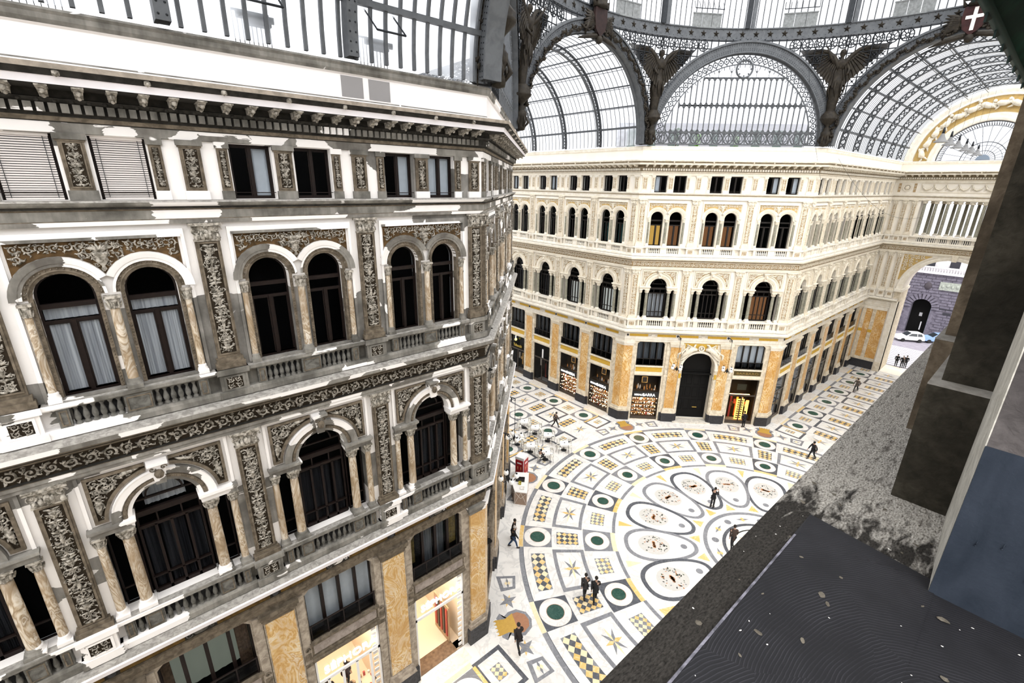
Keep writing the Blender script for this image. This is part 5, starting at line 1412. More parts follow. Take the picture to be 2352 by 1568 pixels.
# ------------------------------------------------------------------ archway building closing the right-hand arcade
XE = A + LE
eb = thing('archway_building', 'cream archway building with colonnaded loggia closing the right-hand arcade', 'building', (XE, 0, 0))
BE = Bldg(eb, FAR, 'end'); fE = Face(XE, W, -PI/2); UC = W
mb = MB()
def pc(z0, z1, holes, m, y1=.6): mb.ext([(0,z0),(2*W,z0),(2*W,z1),(0,z1)], 0, y1, K[m], holes, back=False, rim=False)
AR = arc(UC, 11.25, 4.05, 0, PI, 32)
pc(0, 17.0, [[(UC-4.05,.01),(UC+4.05,.01)] + AR], 'wall', 4.0)
pc(17.0, 22.6, [[(UC-4.6,17.88),(UC+4.6,17.88),(UC+4.6,22.0),(UC-4.6,22.0)]], 'wall')
pc(22.6, 26.4, [], 'wall')
mb.ext([(UC-7.5+.0,26.3)] + [(UC+7.5,26.3)] + arc(UC, 26.4, 7.4, 0, PI, 40), .2, .7, K['wall'], [[(UC-.45-4.06,26.45),(UC-.45+4.06,26.45)] + arc(UC-.45, 26.45, 4.06, 0, PI, 30)], back=False)
BE.put('wall', styled(mb, 'archway wall', FAR), fE)
mb = MB()
mb.arcsweep(UC, 11.25, [(4.05,-.02),(4.05,-.1),(4.3,-.16),(4.45,-.16),(4.62,-.25),(4.62,0)], 0, PI, 40, m=K['trim'])
mb.hexa([(UC-.2,-.4,15.2),(UC+.2,-.4,15.2),(UC+.2,0,15.2),(UC-.2,0,15.2),(UC-.3,-.5,15.95),(UC+.3,-.5,15.95),(UC+.3,0,15.95),(UC-.3,0,15.95)], K['relief'])
for s in (-1, 1):
    a, b = sorted((UC + s*4.0, UC + s*4.62)); mb.box(a, b, -.15, 4.05, 0, 10.9, K['jamb']); mb.box(a - .1, b + .1, -.5, 4.05, 10.9, 11.25, K['trim']); mb.box(a - .03, b, -.3, .5, 1.2, 9.6, K['trim']); mb.box(a - .08, b, -.4, .6, 0, 1.2, K['jamb'])
BE.put('archivolt', styled(mb, 'big archivolt', FAR), fE)
for s in (-1, 1):
    mb = MB(); L = [(UC+s*4.75,15.6),(UC+s*4.75,12.3)] + [(UC+s*x, z) for x, z in arc(0, 11.25, 4.8, .22, 1.15, 12)]
    L = [(UC + s*x, z) for x, z in [(4.75,15.6),(4.75,12.4)] + arc(0, 11.25, 4.75, .25, 1.12, 12) + [(2.05,15.6)]]
    mb.ext(L, -.02, 0, K['bg3'], back=False)
    scroll_field(mb, *sorted((UC+s*2.1, UC+s*4.7)), 12.6, 15.6, .5, .08, K['relief'], lambda x, z: (x-UC)**2 + (z-11.25)**2 > 4.85**2, 4, -.02)
    BE.put('spandrel', styled(mb, 'archway spandrel', FAR), fE)
for side in (0, 1):
    for j, u in enumerate((.6, 1.55, 2.45)):
        uu = u if side == 0 else 2*W - u
        for nm, fn, rf in (('pilaster2', pil2, rel2), ('pilaster3', pil3, rel3)):
            p = BE.put('pilaster', BE.me(nm, fn), fE, uu, sc=(.82, 1, 1)); BE.put('relief_panel', BE.me(nm + 'r', rf, 1 + j), parent=p)
    mb = MB(); a, b = (.15, 2.75) if side == 0 else (2*W - 2.75, 2*W - .15)
    mb.box(a, b, -.2, 0, 0, 1.1, K['plinth']); mb.box(a, b, -.15, 0, 1.1, 1.5, K['jamb']); mb.box(a, b, -.06, 0, 1.5, 8.2, K['mar']); mb.box(a, b, -.2, 0, 8.2, 8.6, K['trim'])
    for u in (.35, 1.45): u = u if side == 0 else 2*W - u; mb.box(u - .2, u + .2, -.14, 0, 1.5, 8.2, K['jamb']); mb.box(u-.21, u+.21, -.16, 0, 5.0, 5.4, K['yellow'])
    BE.put('pier', styled(mb, 'marble panelled pier', FAR), fE)
for i in range(9):
    u = UC - 4.2 + i*1.05
    BE.put('column', BE.me('loggia column', column, .17, 17.88, 22.0), fE, u, .15 + (i % 2)*.0)
    BE.put('column', BE.me('loggia column back', column, .17, 17.88, 22.0), fE, u + .35, 2.6)
mb = MB(); mb.box(0, 2*W, .6, 3.0, 17.0, 17.3, K['trim']); mb.box(0, 2*W, .6, 3.0, 22.0, 22.6, K['soffit']); mb.box(0, 2*W, 2.4, 3.0, 17.3, 17.8, K['trim']); mb.box(0, 2.9, .6, 3.0, 17, 22.6, K['wall']); mb.box(2*W-2.9, 2*W, .6, 3.0, 17, 22.6, K['wall'])
for i in range(8):
    u = UC - 3.7 + i*1.05
    for q in range(4): mb.box(u - .3 + q*.18, u - .22 + q*.18, -.15, -.07, 17.22, 17.72, K['trim'])
    mb.box(u - .34, u + .36, -.06, -.02, 17.22, 17.72, K['plinth'])
BE.put('loggia', styled(mb, 'loggia floor', FAR), fE)
mb = MB()                                         # garlands in the top storey
for i in range(9):
    u = UC - 4.4 + i*1.1; mb.tube([(u - .5, -.06, 23.75), (u - .3, -.12, 23.4), (u, -.14, 23.25), (u + .3, -.12, 23.4), (u + .5, -.06, 23.75)], [.04,.08,.11,.08,.04], 5, K['relief'])
    leaf(mb, u + .55, 23.85, u + .55, 23.1, .08, .08, K['relief']); mb.ball((u + .55, -.06, 23.85), .09, 5, K['relief'])
framed(mb, UC - 5, UC + 5, 22.95, 24.0, .06, -.06, 0, K['frame'])
for u in (1.3, 2*W - 1.3):
    mb.arcsweep(u, 23.45, [(.3,-.05),(.34,-.14),(.42,-.14),(.44,-.02)], 0, 2*PI, 16, m=K['relief']); mb.ball((u, -.06, 23.45), .26, 8, K['relief'], (1, .5, 1))
    for s in (-1, 1): mb.box(u + s*.75 - .12, u + s*.75 + .12, -.05, 0, 22.95, 23.95, K['bg']); spiral(mb, u + s*.75, 23.3, .1, 0, s, 1.2, .05, K['relief'], y=-.05); spiral(mb, u + s*.75, 23.65, .1, 0, s, 1.2, .05, K['relief'], y=-.05)
BE.put('garland_frieze', styled(mb, 'garland frieze', FAR), fE)
eline = [(XE, W), (XE, -W)]
BE.put('cornice', styled(band([(XE, W), (XE, 4.1)], CORN1), 'end cornice', FAR), None); BE.put('cornice', styled(band([(XE, -4.1), (XE, -W)], CORN1), 'end cornice', FAR), None)
for sp in (CORN2, CORN3, CORN4, PARA): BE.put('cornice', styled(band(eline, sp), 'end cornice', FAR), None)
for z0, z1, pr in ((Z3, 17.22, .24), (17.72, 17.88, .26)):
    mb = MB(); mb.sweep(eline, [(0, z0), (pr, z0), (pr, z1), (0, z1)], m=K['trim'], caps=False); BE.put('balustrade_rail', styled(mb, 'end rail', FAR), None)
strips(BE, fE, 0, 2*W, 3, False)
# tympanum with figures in relief and the fan window
mb = MB(); cy_ = UC - .45
mb.arcsweep(UC, 26.4, [(7.4,.2),(7.4,.05),(7.1,0),(6.9,.05),(6.75,.1),(6.55,.02),(6.5,.2)], 0, PI, 48, m=K['trim'])
mb.arcsweep(cy_, 26.45, [(4.06,.2),(4.1,.05),(4.3,.02),(4.5,.08),(4.75,.12),(4.8,.2)], 0, PI, 40, m=K['trim'])
mb.arcsweep(UC - .2, 26.45, [(4.85,.19),(6.5,.19)], 0, PI, 48, m=K['bg3'])
rnd = random.Random(9)
for i in range(15):                                # reclining and flying figures
    a = .12 + i*(PI - .24)/14; r = 5.65; cx, cz = UC - .2 + r*math.cos(a), 26.45 + r*math.sin(a); t = a + PI/2 + rnd.uniform(-.4, .4)
    dx, dz = math.cos(t), math.sin(t); L = .75
    mb.tube([(cx - dx*L, .12, cz - dz*L), (cx - dx*.2, .0, cz - dz*.2), (cx + dx*.25, -.05, cz + dz*.25 + .1), (cx + dx*.45, .05, cz + dz*.45 + .2)], [.12, .3, .32, .14], 6, K['relief'])
    mb.ball((cx + dx*.65, 0, cz + dz*.55 + .42), .19, 6, K['relief'])
    for s in (-1, 1):
        b = t + s*rnd.uniform(.5, 1.2); leaf(mb, cx + dx*.3, cz + dz*.3, cx + dx*.3 + .65*math.cos(b), cz + dz*.3 + .55*math.sin(b), .09, .2, K['relief'], .2, .12)
        b = t + PI + s*.4; leaf(mb, cx - dx*.3, cz - dz*.3, cx - dx*.3 + .6*math.cos(b), cz - dz*.3 + .6*math.sin(b), .12, .2, K['relief'], .1, .12)
tag(BE.put('tympanum', styled(mb, 'tympanum relief', FAR), fE), 'semicircular gable with white figures on golden ground')
mb = MB(); cx, cz = cy_, 26.45
for r, w in ((4.0, .05), (3.55, .03), (1.9, .04), (1.55, .02), (1.0, .03)): mb.arcsweep(cx, cz, [(r-w,.42),(r+w,.42),(r+w,.48),(r-w,.48),(r-w,.42)], 0, PI, 36)
for i in range(1, 14): a = i*PI/14; mb.tube([(cx + .6*math.cos(a), .45, cz + .6*math.sin(a)), (cx + 3.55*math.cos(a), .45, cz + 3.55*math.sin(a))], .022, 4)
for i in range(60): a = (i + .5)*PI/60; mb.tube([(cx + 3.6*math.cos(a), .45, cz + 3.6*math.sin(a)), (cx + 3.95*math.cos(a+.02), .45, cz + 3.95*math.sin(a+.02))], [.05, .02], 4)
mb.ext([(cx-.6, cz), (cx+.6, cz)] + arc(cx, cz, .6, 0, PI, 14), .42, .48, 1); mb.box(cx-4.0, cx+4.0, .4, .5, 26.4, 26.5)
w = BE.put('fan_window', mb.mesh('fan window', [IRON, flatmat('blue grey hub', (.22, .27, .34), .6)]), fE)
mb = MB(); mb.ext([(cx-4.0, cz), (cx+4.0, cz)] + arc(cx, cz, 4.0, 0, PI, 30), .5, .505); put('pane', mb.mesh('fan glass', [RG]), w)

# ------------------------------------------------------------------ street beyond the arch
mb = MB(); mb.box(47.5, 74, -40, 40, -.05, -.004); st = put('street', mb.mesh('street', [grimy('purple grey asphalt', (.30, .28, .32), (.22, .2, .24), 2)])); st['kind'] = 'structure'
mb = MB()
for i in range(12): x = 50.6 + i*.92; mb.box(x, x + .5, -3.5, 5.6 - .0*i, -.003, .004)
put('zebra_crossing', mb.mesh('zebra stripes', [flatmat('white road paint', (.85, .84, .84), .7)])); tag(bpy.data.objects['zebra_crossing'], 'white zebra crossing on the street beyond the arch', 'zebra crossing')
sb = thing('street_building', 'dark purple-grey rusticated building across the street, seen through the arch', 'building', (72, 0, 0))
mb = MB(); f = Face(72, 22, -PI/2); UU = 22
def sh_(y): return 22 - y
hole = [(sh_(6.2),.0),(sh_(3.6),.0),(sh_(3.6),4.7)] + [(sh_(4.9) + 1.3*math.cos(t), 4.7 + 1.3*math.sin(t)) for t in [i*PI/16 for i in range(1, 17)]]
hole = [(sh_(6.2),.02),(sh_(3.6),.02)] + arc(sh_(4.9), 4.7, 1.3, 0, PI, 16)
mb.ext([(0,0),(44,0),(44,10.4),(0,10.4)], 0, 1.5, 0, [hole], back=False)
z = .35
while z < 10.2:
    for a, b in ((0, sh_(6.9)), (sh_(3.0), 44)) if z < 6.4 else ((0, 44),):
        x = a + (.4 if int(z*2) % 2 else 0)
        while x < b: x2 = min(b, x + 1.25); mb.box(x, max(x + .05, x2 - .07), -.1, 0, z, z + .36, 0); x += 1.25
    z += .46
for i in range(13):
    t = i*PI/12; c_, s_ = math.cos(t), math.sin(t); cx, cz = sh_(4.9), 4.7; n = .13
    p = [(cx + 1.35*c_ + n*s_, cz + 1.35*s_ - n*c_), (cx + 2.3*c_ + n*1.5*s_, cz + 2.3*s_ - n*1.5*c_), (cx + 2.3*c_ - n*1.5*s_, cz + 2.3*s_ + n*1.5*c_), (cx + 1.35*c_ - n*s_, cz + 1.35*s_ + n*c_)]
    mb.ext(p, -.22, 0, 0, back=False)
mb.box(0, 44, -.5, 0, 10.35, 10.65, 1)
x = 0
while x < 44: mb.box(x, x + .16, -.4, -.24, 10.65, 11.3, 1); x += .34
mb.box(0, 44, -.5, -.15, 11.3, 11.5, 1); mb.box(0, 44, .6, 1.5, 10.6, 16.5, 1)
x = 1
while x < 44: mb.box(x, x + 1.2, .5, .6, 11.3, 13.6, 2); x += 3
mb.ball((sh_(4.8), -.1, 8.3), .62, 12, 3, (.8, .4, 1)); mb.box(sh_(3.4), sh_(.2), -.25, 0, 7.9, 9.2, 4); mb.box(sh_(2.7), sh_(-6), -.14, 0, 4.75, 4.9, 2)
for i in range(5): mb.ball((sh_(3.0) + i*.6, -.25, 8.5 + .1*(i % 2)), .3, 6, 4, (.8, .4, 1))
mb.box(sh_(2.0), sh_(1.0), -.2, 0, 4.0, 4.35, 2)
o = put('wall', mb.mesh('street facade', [grimy('purple grey rustication', (.20, .185, .23), (.11, .10, .13), 2), grimy('white street stucco', (.8, .78, .8), (.55, .53, .56), 1), flatmat('dark street window', (.04, .04, .05), .3), flatmat('dark medallion', (.07, .06, .07), .8), grimy('grey green stone relief', (.42, .45, .40), (.25, .27, .24), 5)]), sb)
o.location = (0, 22, 0); o.rotation_euler = (0, 0, -PI/2)
mb = MB(); mb.box(sh_(6.3), sh_(3.5), 1.4, 1.5, 0, 6.2); mb.box(sh_(4.4), sh_(4.25), .2, .3, .8, 2.2, 1); mb.box(sh_(3.62), sh_(3.6), 0, 1.4, 0, 4.7, 2); mb.box(sh_(5.0), sh_(4.6), 1.3, 1.4, 2.9, 3.5, 1)
o = put('door', mb.mesh('street portal', [DARK, flatmat('pale notice', (.6, .6, .62), .5), flatmat('steel blue door leaf', (.12, .17, .22), .4)]), sb); o.location = (0, 22, 0); o.rotation_euler = (0, 0, -PI/2)

def car(label, x, y, rz, paint, group=None):
    r = thing('car', label, 'car', (x, y, 0), rz); L, Wd = 3.7, 1.6
    side = [(-1.85,.35),(-1.8,.75),(-1.72,.95),(-1.55,1.42),(-1.2,1.52),(.1,1.5),(.75,1.0),(1.55,.86),(1.82,.68),(1.85,.35)]
    mb = MB(); n = len(side)
    vs = []
    for sgn, ins in ((-1, 0), (1, 0)):
        for x_, z_ in side: vs.append((x_, sgn*(Wd/2 - max(0, (z_ - .9))*.28), z_))
    mb.add(vs, [(i, (i+1) % n, n + (i+1) % n, n + i) for i in range(n)] + [tuple(range(n)), tuple(reversed(range(n, 2*n)))], 0)
    put('body', mb.mesh('car body', [paint]), r)
    mb = MB()
    for sgn in (-1, 1):
        for a in ([(-1.45,1.0),(-1.3,1.4),(-.75,1.42),(-.75,.98)], [(-.68,.98),(-.68,1.42),(.08,1.4),(.6,1.0)]):
            mb.add([(x_, sgn*(Wd/2 - (z_ - .9)*.28 + .012), z_) for x_, z_ in a], [(0, 1, 2, 3)])
    mb.add([(.12,-.6,1.49),(.12,.6,1.49),(.78,.72,1.02),(.78,-.72,1.02)], [(0,1,2,3)]); mb.add([(-1.57,-.6,1.4),(-1.57,.6,1.4),(-1.73,.7,1.0),(-1.73,-.7,1.0)], [(0,1,2,3)])
    put('window', mb.mesh('car glass', [flatmat('dark car glass', (.03, .035, .04), .1)]), r)
    wm = MB(); wm.lathe([(.0,-.09),(.16,-.09),(.18,-.1),(.3,-.09),(.3,.09),(.18,.1),(0,.09)], 0, 0, 16, mats=[1,1,0,0,0,0]); wm.v = [(x_, z_, y_) for x_, y_, z_ in wm.v]
    wme = wm.mesh('wheel', [flatmat('tyre', (.02,.02,.02), .8), flatmat('hub cap', (.5,.5,.5), .3, .6)])
    for sx in (-1.15, 1.15):
        for sy in (-.74, .74): put('wheel', wme, r, (sx, sy, .3))
    return r
car('small white hatchback parked on the street beyond the arch', 66.2, 4.5, PI - .93 + .93*0 + .05 - PI*.5*0 + PI*0 - 1.0*0 + (PI/2 + .62) - (PI - .0)*0 - PI*.0, flatmat('white car paint', (.85,.84,.84), .25)) 
bpy.data.objects['car'].rotation_euler = (0, 0, math.atan2(5.36 - 3.6, 65.59 - 66.82))
car('light blue car behind the white hatchback', 68.6, 1.6, math.atan2(5.36 - 3.6, 65.59 - 66.82), flatmat('light blue car paint', (.25,.38,.62), .25))

# ------------------------------------------------------------------ plain walls of the two corners behind the viewer
def plainwall(nm, line, th=.4):
    mb = MB(); mb.sweep(line, [(-th, 0), (0, 0), (0, 26.4), (-th, 26.4)], m=0, caps=True)
    o = put(nm, mb.mesh(nm, [FAR['wall']])); o['kind'] = 'structure'
plainwall('wall_right', [(XE, -W), (A, -W), (W, -A), (W, -50)])
plainwall('wall_back', [(-W, -50), (-W, -A), (-A, -W - .05), (-26.6, -W - .05)])
plainwall('wall_left', [(-29.2 - 2.2, -W - .02), (-60, -W - .02)])

# ------------------------------------------------------------------ foreground window ledge
C = CAM
def near_stone():
    t = NT('weathered grey ledge', .9, .15)
    pit = t.noise((170, 360, 360), 1, 7, .2).outputs[0]; cr = t.noise((26, 80, 80), 1, 7, .3).outputs[0]; big = t.noise(3.0, 1, 3).outputs[0]
    c = t.ramp(pit, [(.33, (.10,.09,.078)), (.42, (.32,.298,.265)), (.53, (.46,.435,.395)), (.68, (.64,.61,.56))])
    c = t.mix(t.ramp(cr, [(.33, .7), (.45, 0.0)]), c, (.07,.06,.05))
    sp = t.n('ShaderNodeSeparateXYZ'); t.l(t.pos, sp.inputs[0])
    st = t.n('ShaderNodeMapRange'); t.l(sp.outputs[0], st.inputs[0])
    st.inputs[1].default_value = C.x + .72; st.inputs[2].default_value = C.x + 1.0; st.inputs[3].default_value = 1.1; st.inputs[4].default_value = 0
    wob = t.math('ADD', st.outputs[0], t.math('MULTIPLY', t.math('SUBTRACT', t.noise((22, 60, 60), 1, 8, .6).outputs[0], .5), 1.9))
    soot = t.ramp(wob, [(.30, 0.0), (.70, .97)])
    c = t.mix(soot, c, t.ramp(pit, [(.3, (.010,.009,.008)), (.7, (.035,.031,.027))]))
    t.col(c); h = t.math('ADD', t.math('MULTIPLY', pit, .7), cr); t.bump(h, .9, .006); return t.mat
def dark_stone(nm='dark weathered pier stone', c1=(.030,.027,.020), c2=(.075,.066,.050)):
    t = NT(nm, .9, .12); a = t.noise(60, 1, 6, .3).outputs[0]; b = t.noise(7, 1, 4, .4).outputs[0]
    t.col(t.mix(t.ramp(b, [(.35, .8), (.65, 0.0)]), t.ramp(a, [(.3, c1), (.7, c2)]), tuple(x*.45 for x in c1))); t.bump(t.math('ADD', a, t.math('MULTIPLY', b, 2.0)), .7, .004); return t.mat
def black_paint():
    t = NT('thick black paint', .55, .25)
    w = t.n('ShaderNodeTexWave', wave_type='RINGS', rings_direction='SPHERICAL', wave_profile='SAW'); w.inputs['Scale'].default_value = 80; w.inputs['Distortion'].default_value = 5.0; w.inputs['Detail'].default_value = 4; w.inputs['Detail Scale'].default_value = .35; w.inputs['Detail Roughness'].default_value = .3
    mp = t.n('ShaderNodeMapping'); mp.inputs['Location'].default_value = (-(C.x + .52), -(C.y - .12), -(C.z - .53)); t.l(t.pos, mp.inputs[0])
    v = t.n('ShaderNodeTexVoronoi'); v.inputs['Scale'].default_value = 5.5; t.l(t.mapping(1.0), v.inputs['Vector'])
    of = t.n('ShaderNodeVectorMath', operation='MULTIPLY_ADD'); t.l(v.outputs['Color'], of.inputs[0]); of.inputs[1].default_value = (.18,.18,.18); t.l(mp.outputs[0], of.inputs[2])
    t.l(of.outputs[0], w.inputs['Vector'])
    n1 = t.noise(14, 1, 5).outputs[0]
    ln = t.ramp(w.outputs[0], [(.0, 0.0), (.75, .15), (.95, 1.0)])
    f = t.math('MULTIPLY', ln, t.ramp(n1, [(.35, 0.05), (.7, .8)]))
    t.col(t.mix(f, (.012,.012,.014), (.055,.055,.065))); t.bump(w.outputs[0], .2, .0012); return t.mat
STN = near_stone(); DST = dark_stone()
wl = thing('window_ledge', 'weathered grey stone window ledge running away from the viewer at lower right', 'ledge', (C.x, C.y, C.z - .9))
def PL(nm, mb, mats, par=wl):
    o = put(nm, mb.mesh(nm, mats), par)
    if par is wl: o.location = (0, 0, .9)
    return o
mb = MB()
mb.add([(-2.6,.211,-.529),(11.3,.211,-.529),(11.3,-.45,-.529),(-2.6,-.45,-.529),(-2.6,.205,-.56),(11.3,.205,-.56),(-2.6,.17,-.62),(11.3,.17,-.62),(-2.6,.12,-.7),(11.3,.12,-.7),(-2.6,-.08,-.9),(11.3,-.08,-.9),(-2.6,-.45,-.9),(11.3,-.45,-.9)],
       [(0,1,2,3),(4,5,1,0),(6,7,5,4),(8,9,7,6),(10,11,9,8),(12,13,11,10),(3,2,13,12)])
PL('ledge_slab', mb, [STN])
mb = MB()                                       # black painted sheet with a turned edge
mb.hexa([(-2.6,-.45,-.5285),(.79,-.45,-.5285),(.79,-.004,-.5285),(-2.6,-.004,-.5285),(-2.6,-.45,-.5265),(.79,-.45,-.5265),(.79,-.004,-.5265),(-2.6,-.004,-.5265)])
mb.add([(-2.6,-.01,-.5275),(.80,-.01,-.5275),(.822,.160,-.5275),(-2.6,.172,-.5275),(-2.6,-.01,-.5255),(.797,-.01,-.5255),(.74,.156,-.5255),(-2.6,.170,-.5255)],
       [(4,5,6,7),(0,1,5,4),(1,2,6,5),(2,3,7,6)])
p = PL('painted_sheet', mb, [black_paint()]); tag(p, 'brushed black paint coating on the ledge')
mb = MB(); mb.add([(-2.6,.1745,-.5250),(.745,.1590,-.5250),(.745,.1560,-.5247),(-2.6,.1700,-.5247),(-2.6,.1765,-.5287),(.745,.1605,-.5287)], [(0,1,2,3),(4,5,1,0)])
PL('paint_edge', mb, [grimy('pale paint edge', (.24,.235,.28), (.06,.06,.07), 60, .9)], wl).location = (0, 0, .9)  # narrow pale strip along the border of the black paint
mb = MB(); rnd = random.Random(4)
for i in range(110):
    x = rnd.uniform(.2, .95) if i < 110 else rnd.uniform(.8, 1.6); y = rnd.uniform(-.12, .2); r = rnd.choice([.0005,.0007,.0009,.0013,.002,.0035]) * rnd.uniform(.8, 1.3); zz = -.5253 if (y < .15 and x < .74) else -.5288; a = rnd.uniform(0, 3); k = rnd.uniform(1, 2.0)
    P = []; n = 9
    for j in range(n): t = 2*PI*j/n; q = r*rnd.uniform(.75, 1.2); px, py = q*k*math.cos(t), q*math.sin(t); P.append((x + px*math.cos(a) - py*math.sin(a), y + px*math.sin(a) + py*math.cos(a), zz + .0004))
    mb.add(P + [(x, y, zz + .0009)], [(j, (j+1) % n, n) for j in range(n)], 0 if r > .0012 else 1)
sp_ = PL('spatter', mb, [grimy('dull droppings', (.17,.15,.12), (.08,.07,.055), 80, .8), flatmat('white spatter', (.75,.72,.68), .8)]); sp_['kind'] = 'stuff'; tag(sp_, 'pale paint and dirt spatter on the ledge')
mb = MB(); mb.box(1.0, 1.345, -.2, .085, -.53, -.307); PL('pilaster_base', mb, [DST])
mb = MB(); mb.box(1.0, 1.345, -.2, .085, -.3075, -.3045); mb.box(1.341, 2.05, -.2, .125, -.3085, -.3055); PL('base_cap', mb, [grimy('lightened pier base top', (.34,.32,.29), (.2,.185,.16), 60, .6)])  # thin caps added to paint the base tops lighter, as if catching light
mb = MB(); mb.box(1.034, 1.395, -.2, .072, -.307, 1.6); mb.box(1.0, 1.345, -.2, .095, 1.25, 1.35); PL('pilaster_shaft', mb, [DST])
mb = MB(); mb.box(1.341, 2.05, -.2, .125, -.53, -.308); mb.box(1.391, 2.0, -.2, .116, -.308, 1.6); PL('pilaster', mb, [dark_stone('brown weathered pier stone', (.11,.085,.058), (.22,.175,.125))])
mb = MB(); mb.box(2.05, 11.35, -.2, .0, -.53, 3.3); mb.box(-2.6, 11.35, -.45, 0.0, -23.1, -.9); mb.box(-3.2, -1.0, -.3, 0.0, -.53, 3.3); mb.box(-1.0, 2.1, -.3, 0, 1.5, 3.3); PL('wall', mb, [FAR['wall']])
for i in range(2): 
    for (a, b) in ((2.4+4.48*i, 2.68+4.48*i), (5.2+4.48*i, 5.9+4.48*i)):
        mb = MB(); mb.box(a, b, 0, .09, -.53, 1.5); PL('pilaster', mb, [DST])
mb = MB(); mb.box(.7715, .95, -.5, -.0045, -.53, 1.55); mb.box(.95, 1.3, -.5, -.012, -.53, 1.55); PL('window_jamb', mb, [dark_stone('lilac grey jamb plaster', (.11,.098,.096), (.20,.18,.175)), STN])
mb = MB(); mb.hexa([(.77,-.0035,-.528),(1.0,.0085,-.528),(1.02,-.1,-.528),(.80,-.03,-.528),(.77,-.0035,1.5),(1.0,.0085,1.5),(1.02,-.1,1.5),(.80,-.03,1.5)]); PL('jamb_face', mb, [grimy('pale jamb face stone', (.55,.53,.47), (.3,.28,.24), 30, .6)])
t = NT('blue grey wall paint', .75, .2); a_ = t.noise((6, 30, 10), 1, 6, .4).outputs[0]; b_ = t.noise(160, 1, 3).outputs[0]
t.col(t.ramp(a_, [(.3, (.019,.026,.038)), (.7, (.034,.043,.060))])); t.bump(t.math('ADD', a_, t.math('MULTIPLY', b_, .4)), .6, .002)
mb = MB(); mb.box(.769, .775, -.5, -.004, -.5265, -.296)
for x_, y_, z_ in ((.768,-.05,-.42),(.768,-.078,-.45),(.768,-.028,-.43)): mb.ball((x_, y_, z_), .0012, 6, 0); mb.tube([(x_, y_, z_), (x_, y_ - .001, z_ + .008)], [.0008, .0003], 4)
bp = PL('painted_panel', mb, [t.mat]); tag(bp, 'blue-grey painted lower part of the window jamb')
# awning over the windows beyond
aw = thing('awning', 'dark green rolled awning hanging down at the top right corner', 'awning', (C.x + 1.5, C.y + .4, C.z + .64))
mb = MB(); n = 60
for i in range(n + 1):
    x = -.4 + 8*i/n; w_ = .012*math.sin(i*1.7)
    mb.v += [(x, 0, .02), (x, -.02, .055 + w_*.4), (x, -.12, .2 + w_), (x, -.42, .62)]
for i in range(n):
    for j in range(3): mb.f.append([4*i+j, 4*i+4+j, 4*i+5+j, 4*i+1+j]); mb.m.append(0); mb.s.append(True)
put('canvas', mb.mesh('awning canvas', [grimy('dark green canvas', (.008,.055,.035), (.003,.012,.010), 3, .8)]), aw)
mb = MB(); mb.tube([(-.4, 0, .02), (7.6, 0, .02)], .018, 8)
for i in range(26): x = -.3 + i*.3; mb.hexa([(x,-.004,-.03),(x+.1,-.004,0),(x+.1,.004,0),(x,.004,-.03),(x,-.004,.02),(x+.15,-.004,.02),(x+.15,.004,.02),(x,.004,.02)])
put('bar', mb.mesh('awning bar', [flatmat('green black bar', (.01,.03,.024), .4)]), aw)
# ------------------------------------------------------------------ shops
WHT = emit('lit white sign letter', (1.0, .98, .95), 1.0)
SHOPW = flatmat('white shop interior', (.85, .72, .56), .6); SLAMP = emit('shop ceiling lamp', (1.0, .90, .76), 8.0)
def sign(B, f, u, z, body, width, h, mat_, y=-.05, label=None, ext=.03):
    mb = text_mb(body, h, ext, .0); xs = [v[0] for v in mb.v]; s = width/(max(xs) - min(xs)); c0 = (max(xs) + min(xs))/2
    mb.v = [((x - c0)*s, yy, zz) for x, yy, zz in mb.v]
    o = B.put('shop_sign', mb.mesh('sign ' + str(len(body)), [mat_]), f, u, y, z); return o
SHM = [SHOPW, SLAMP, DIRON, flatmat('white shop frame', (.8, .8, .8), .4), flatmat('brown door mat', (.20, .13, .08), .95, var=.3), flatmat('shop goods dark', (.05, .035, .03), .4), flatmat('shop goods red', (.45, .05, .04), .4), flatmat('shop wood', (.45, .32, .2), .5)]
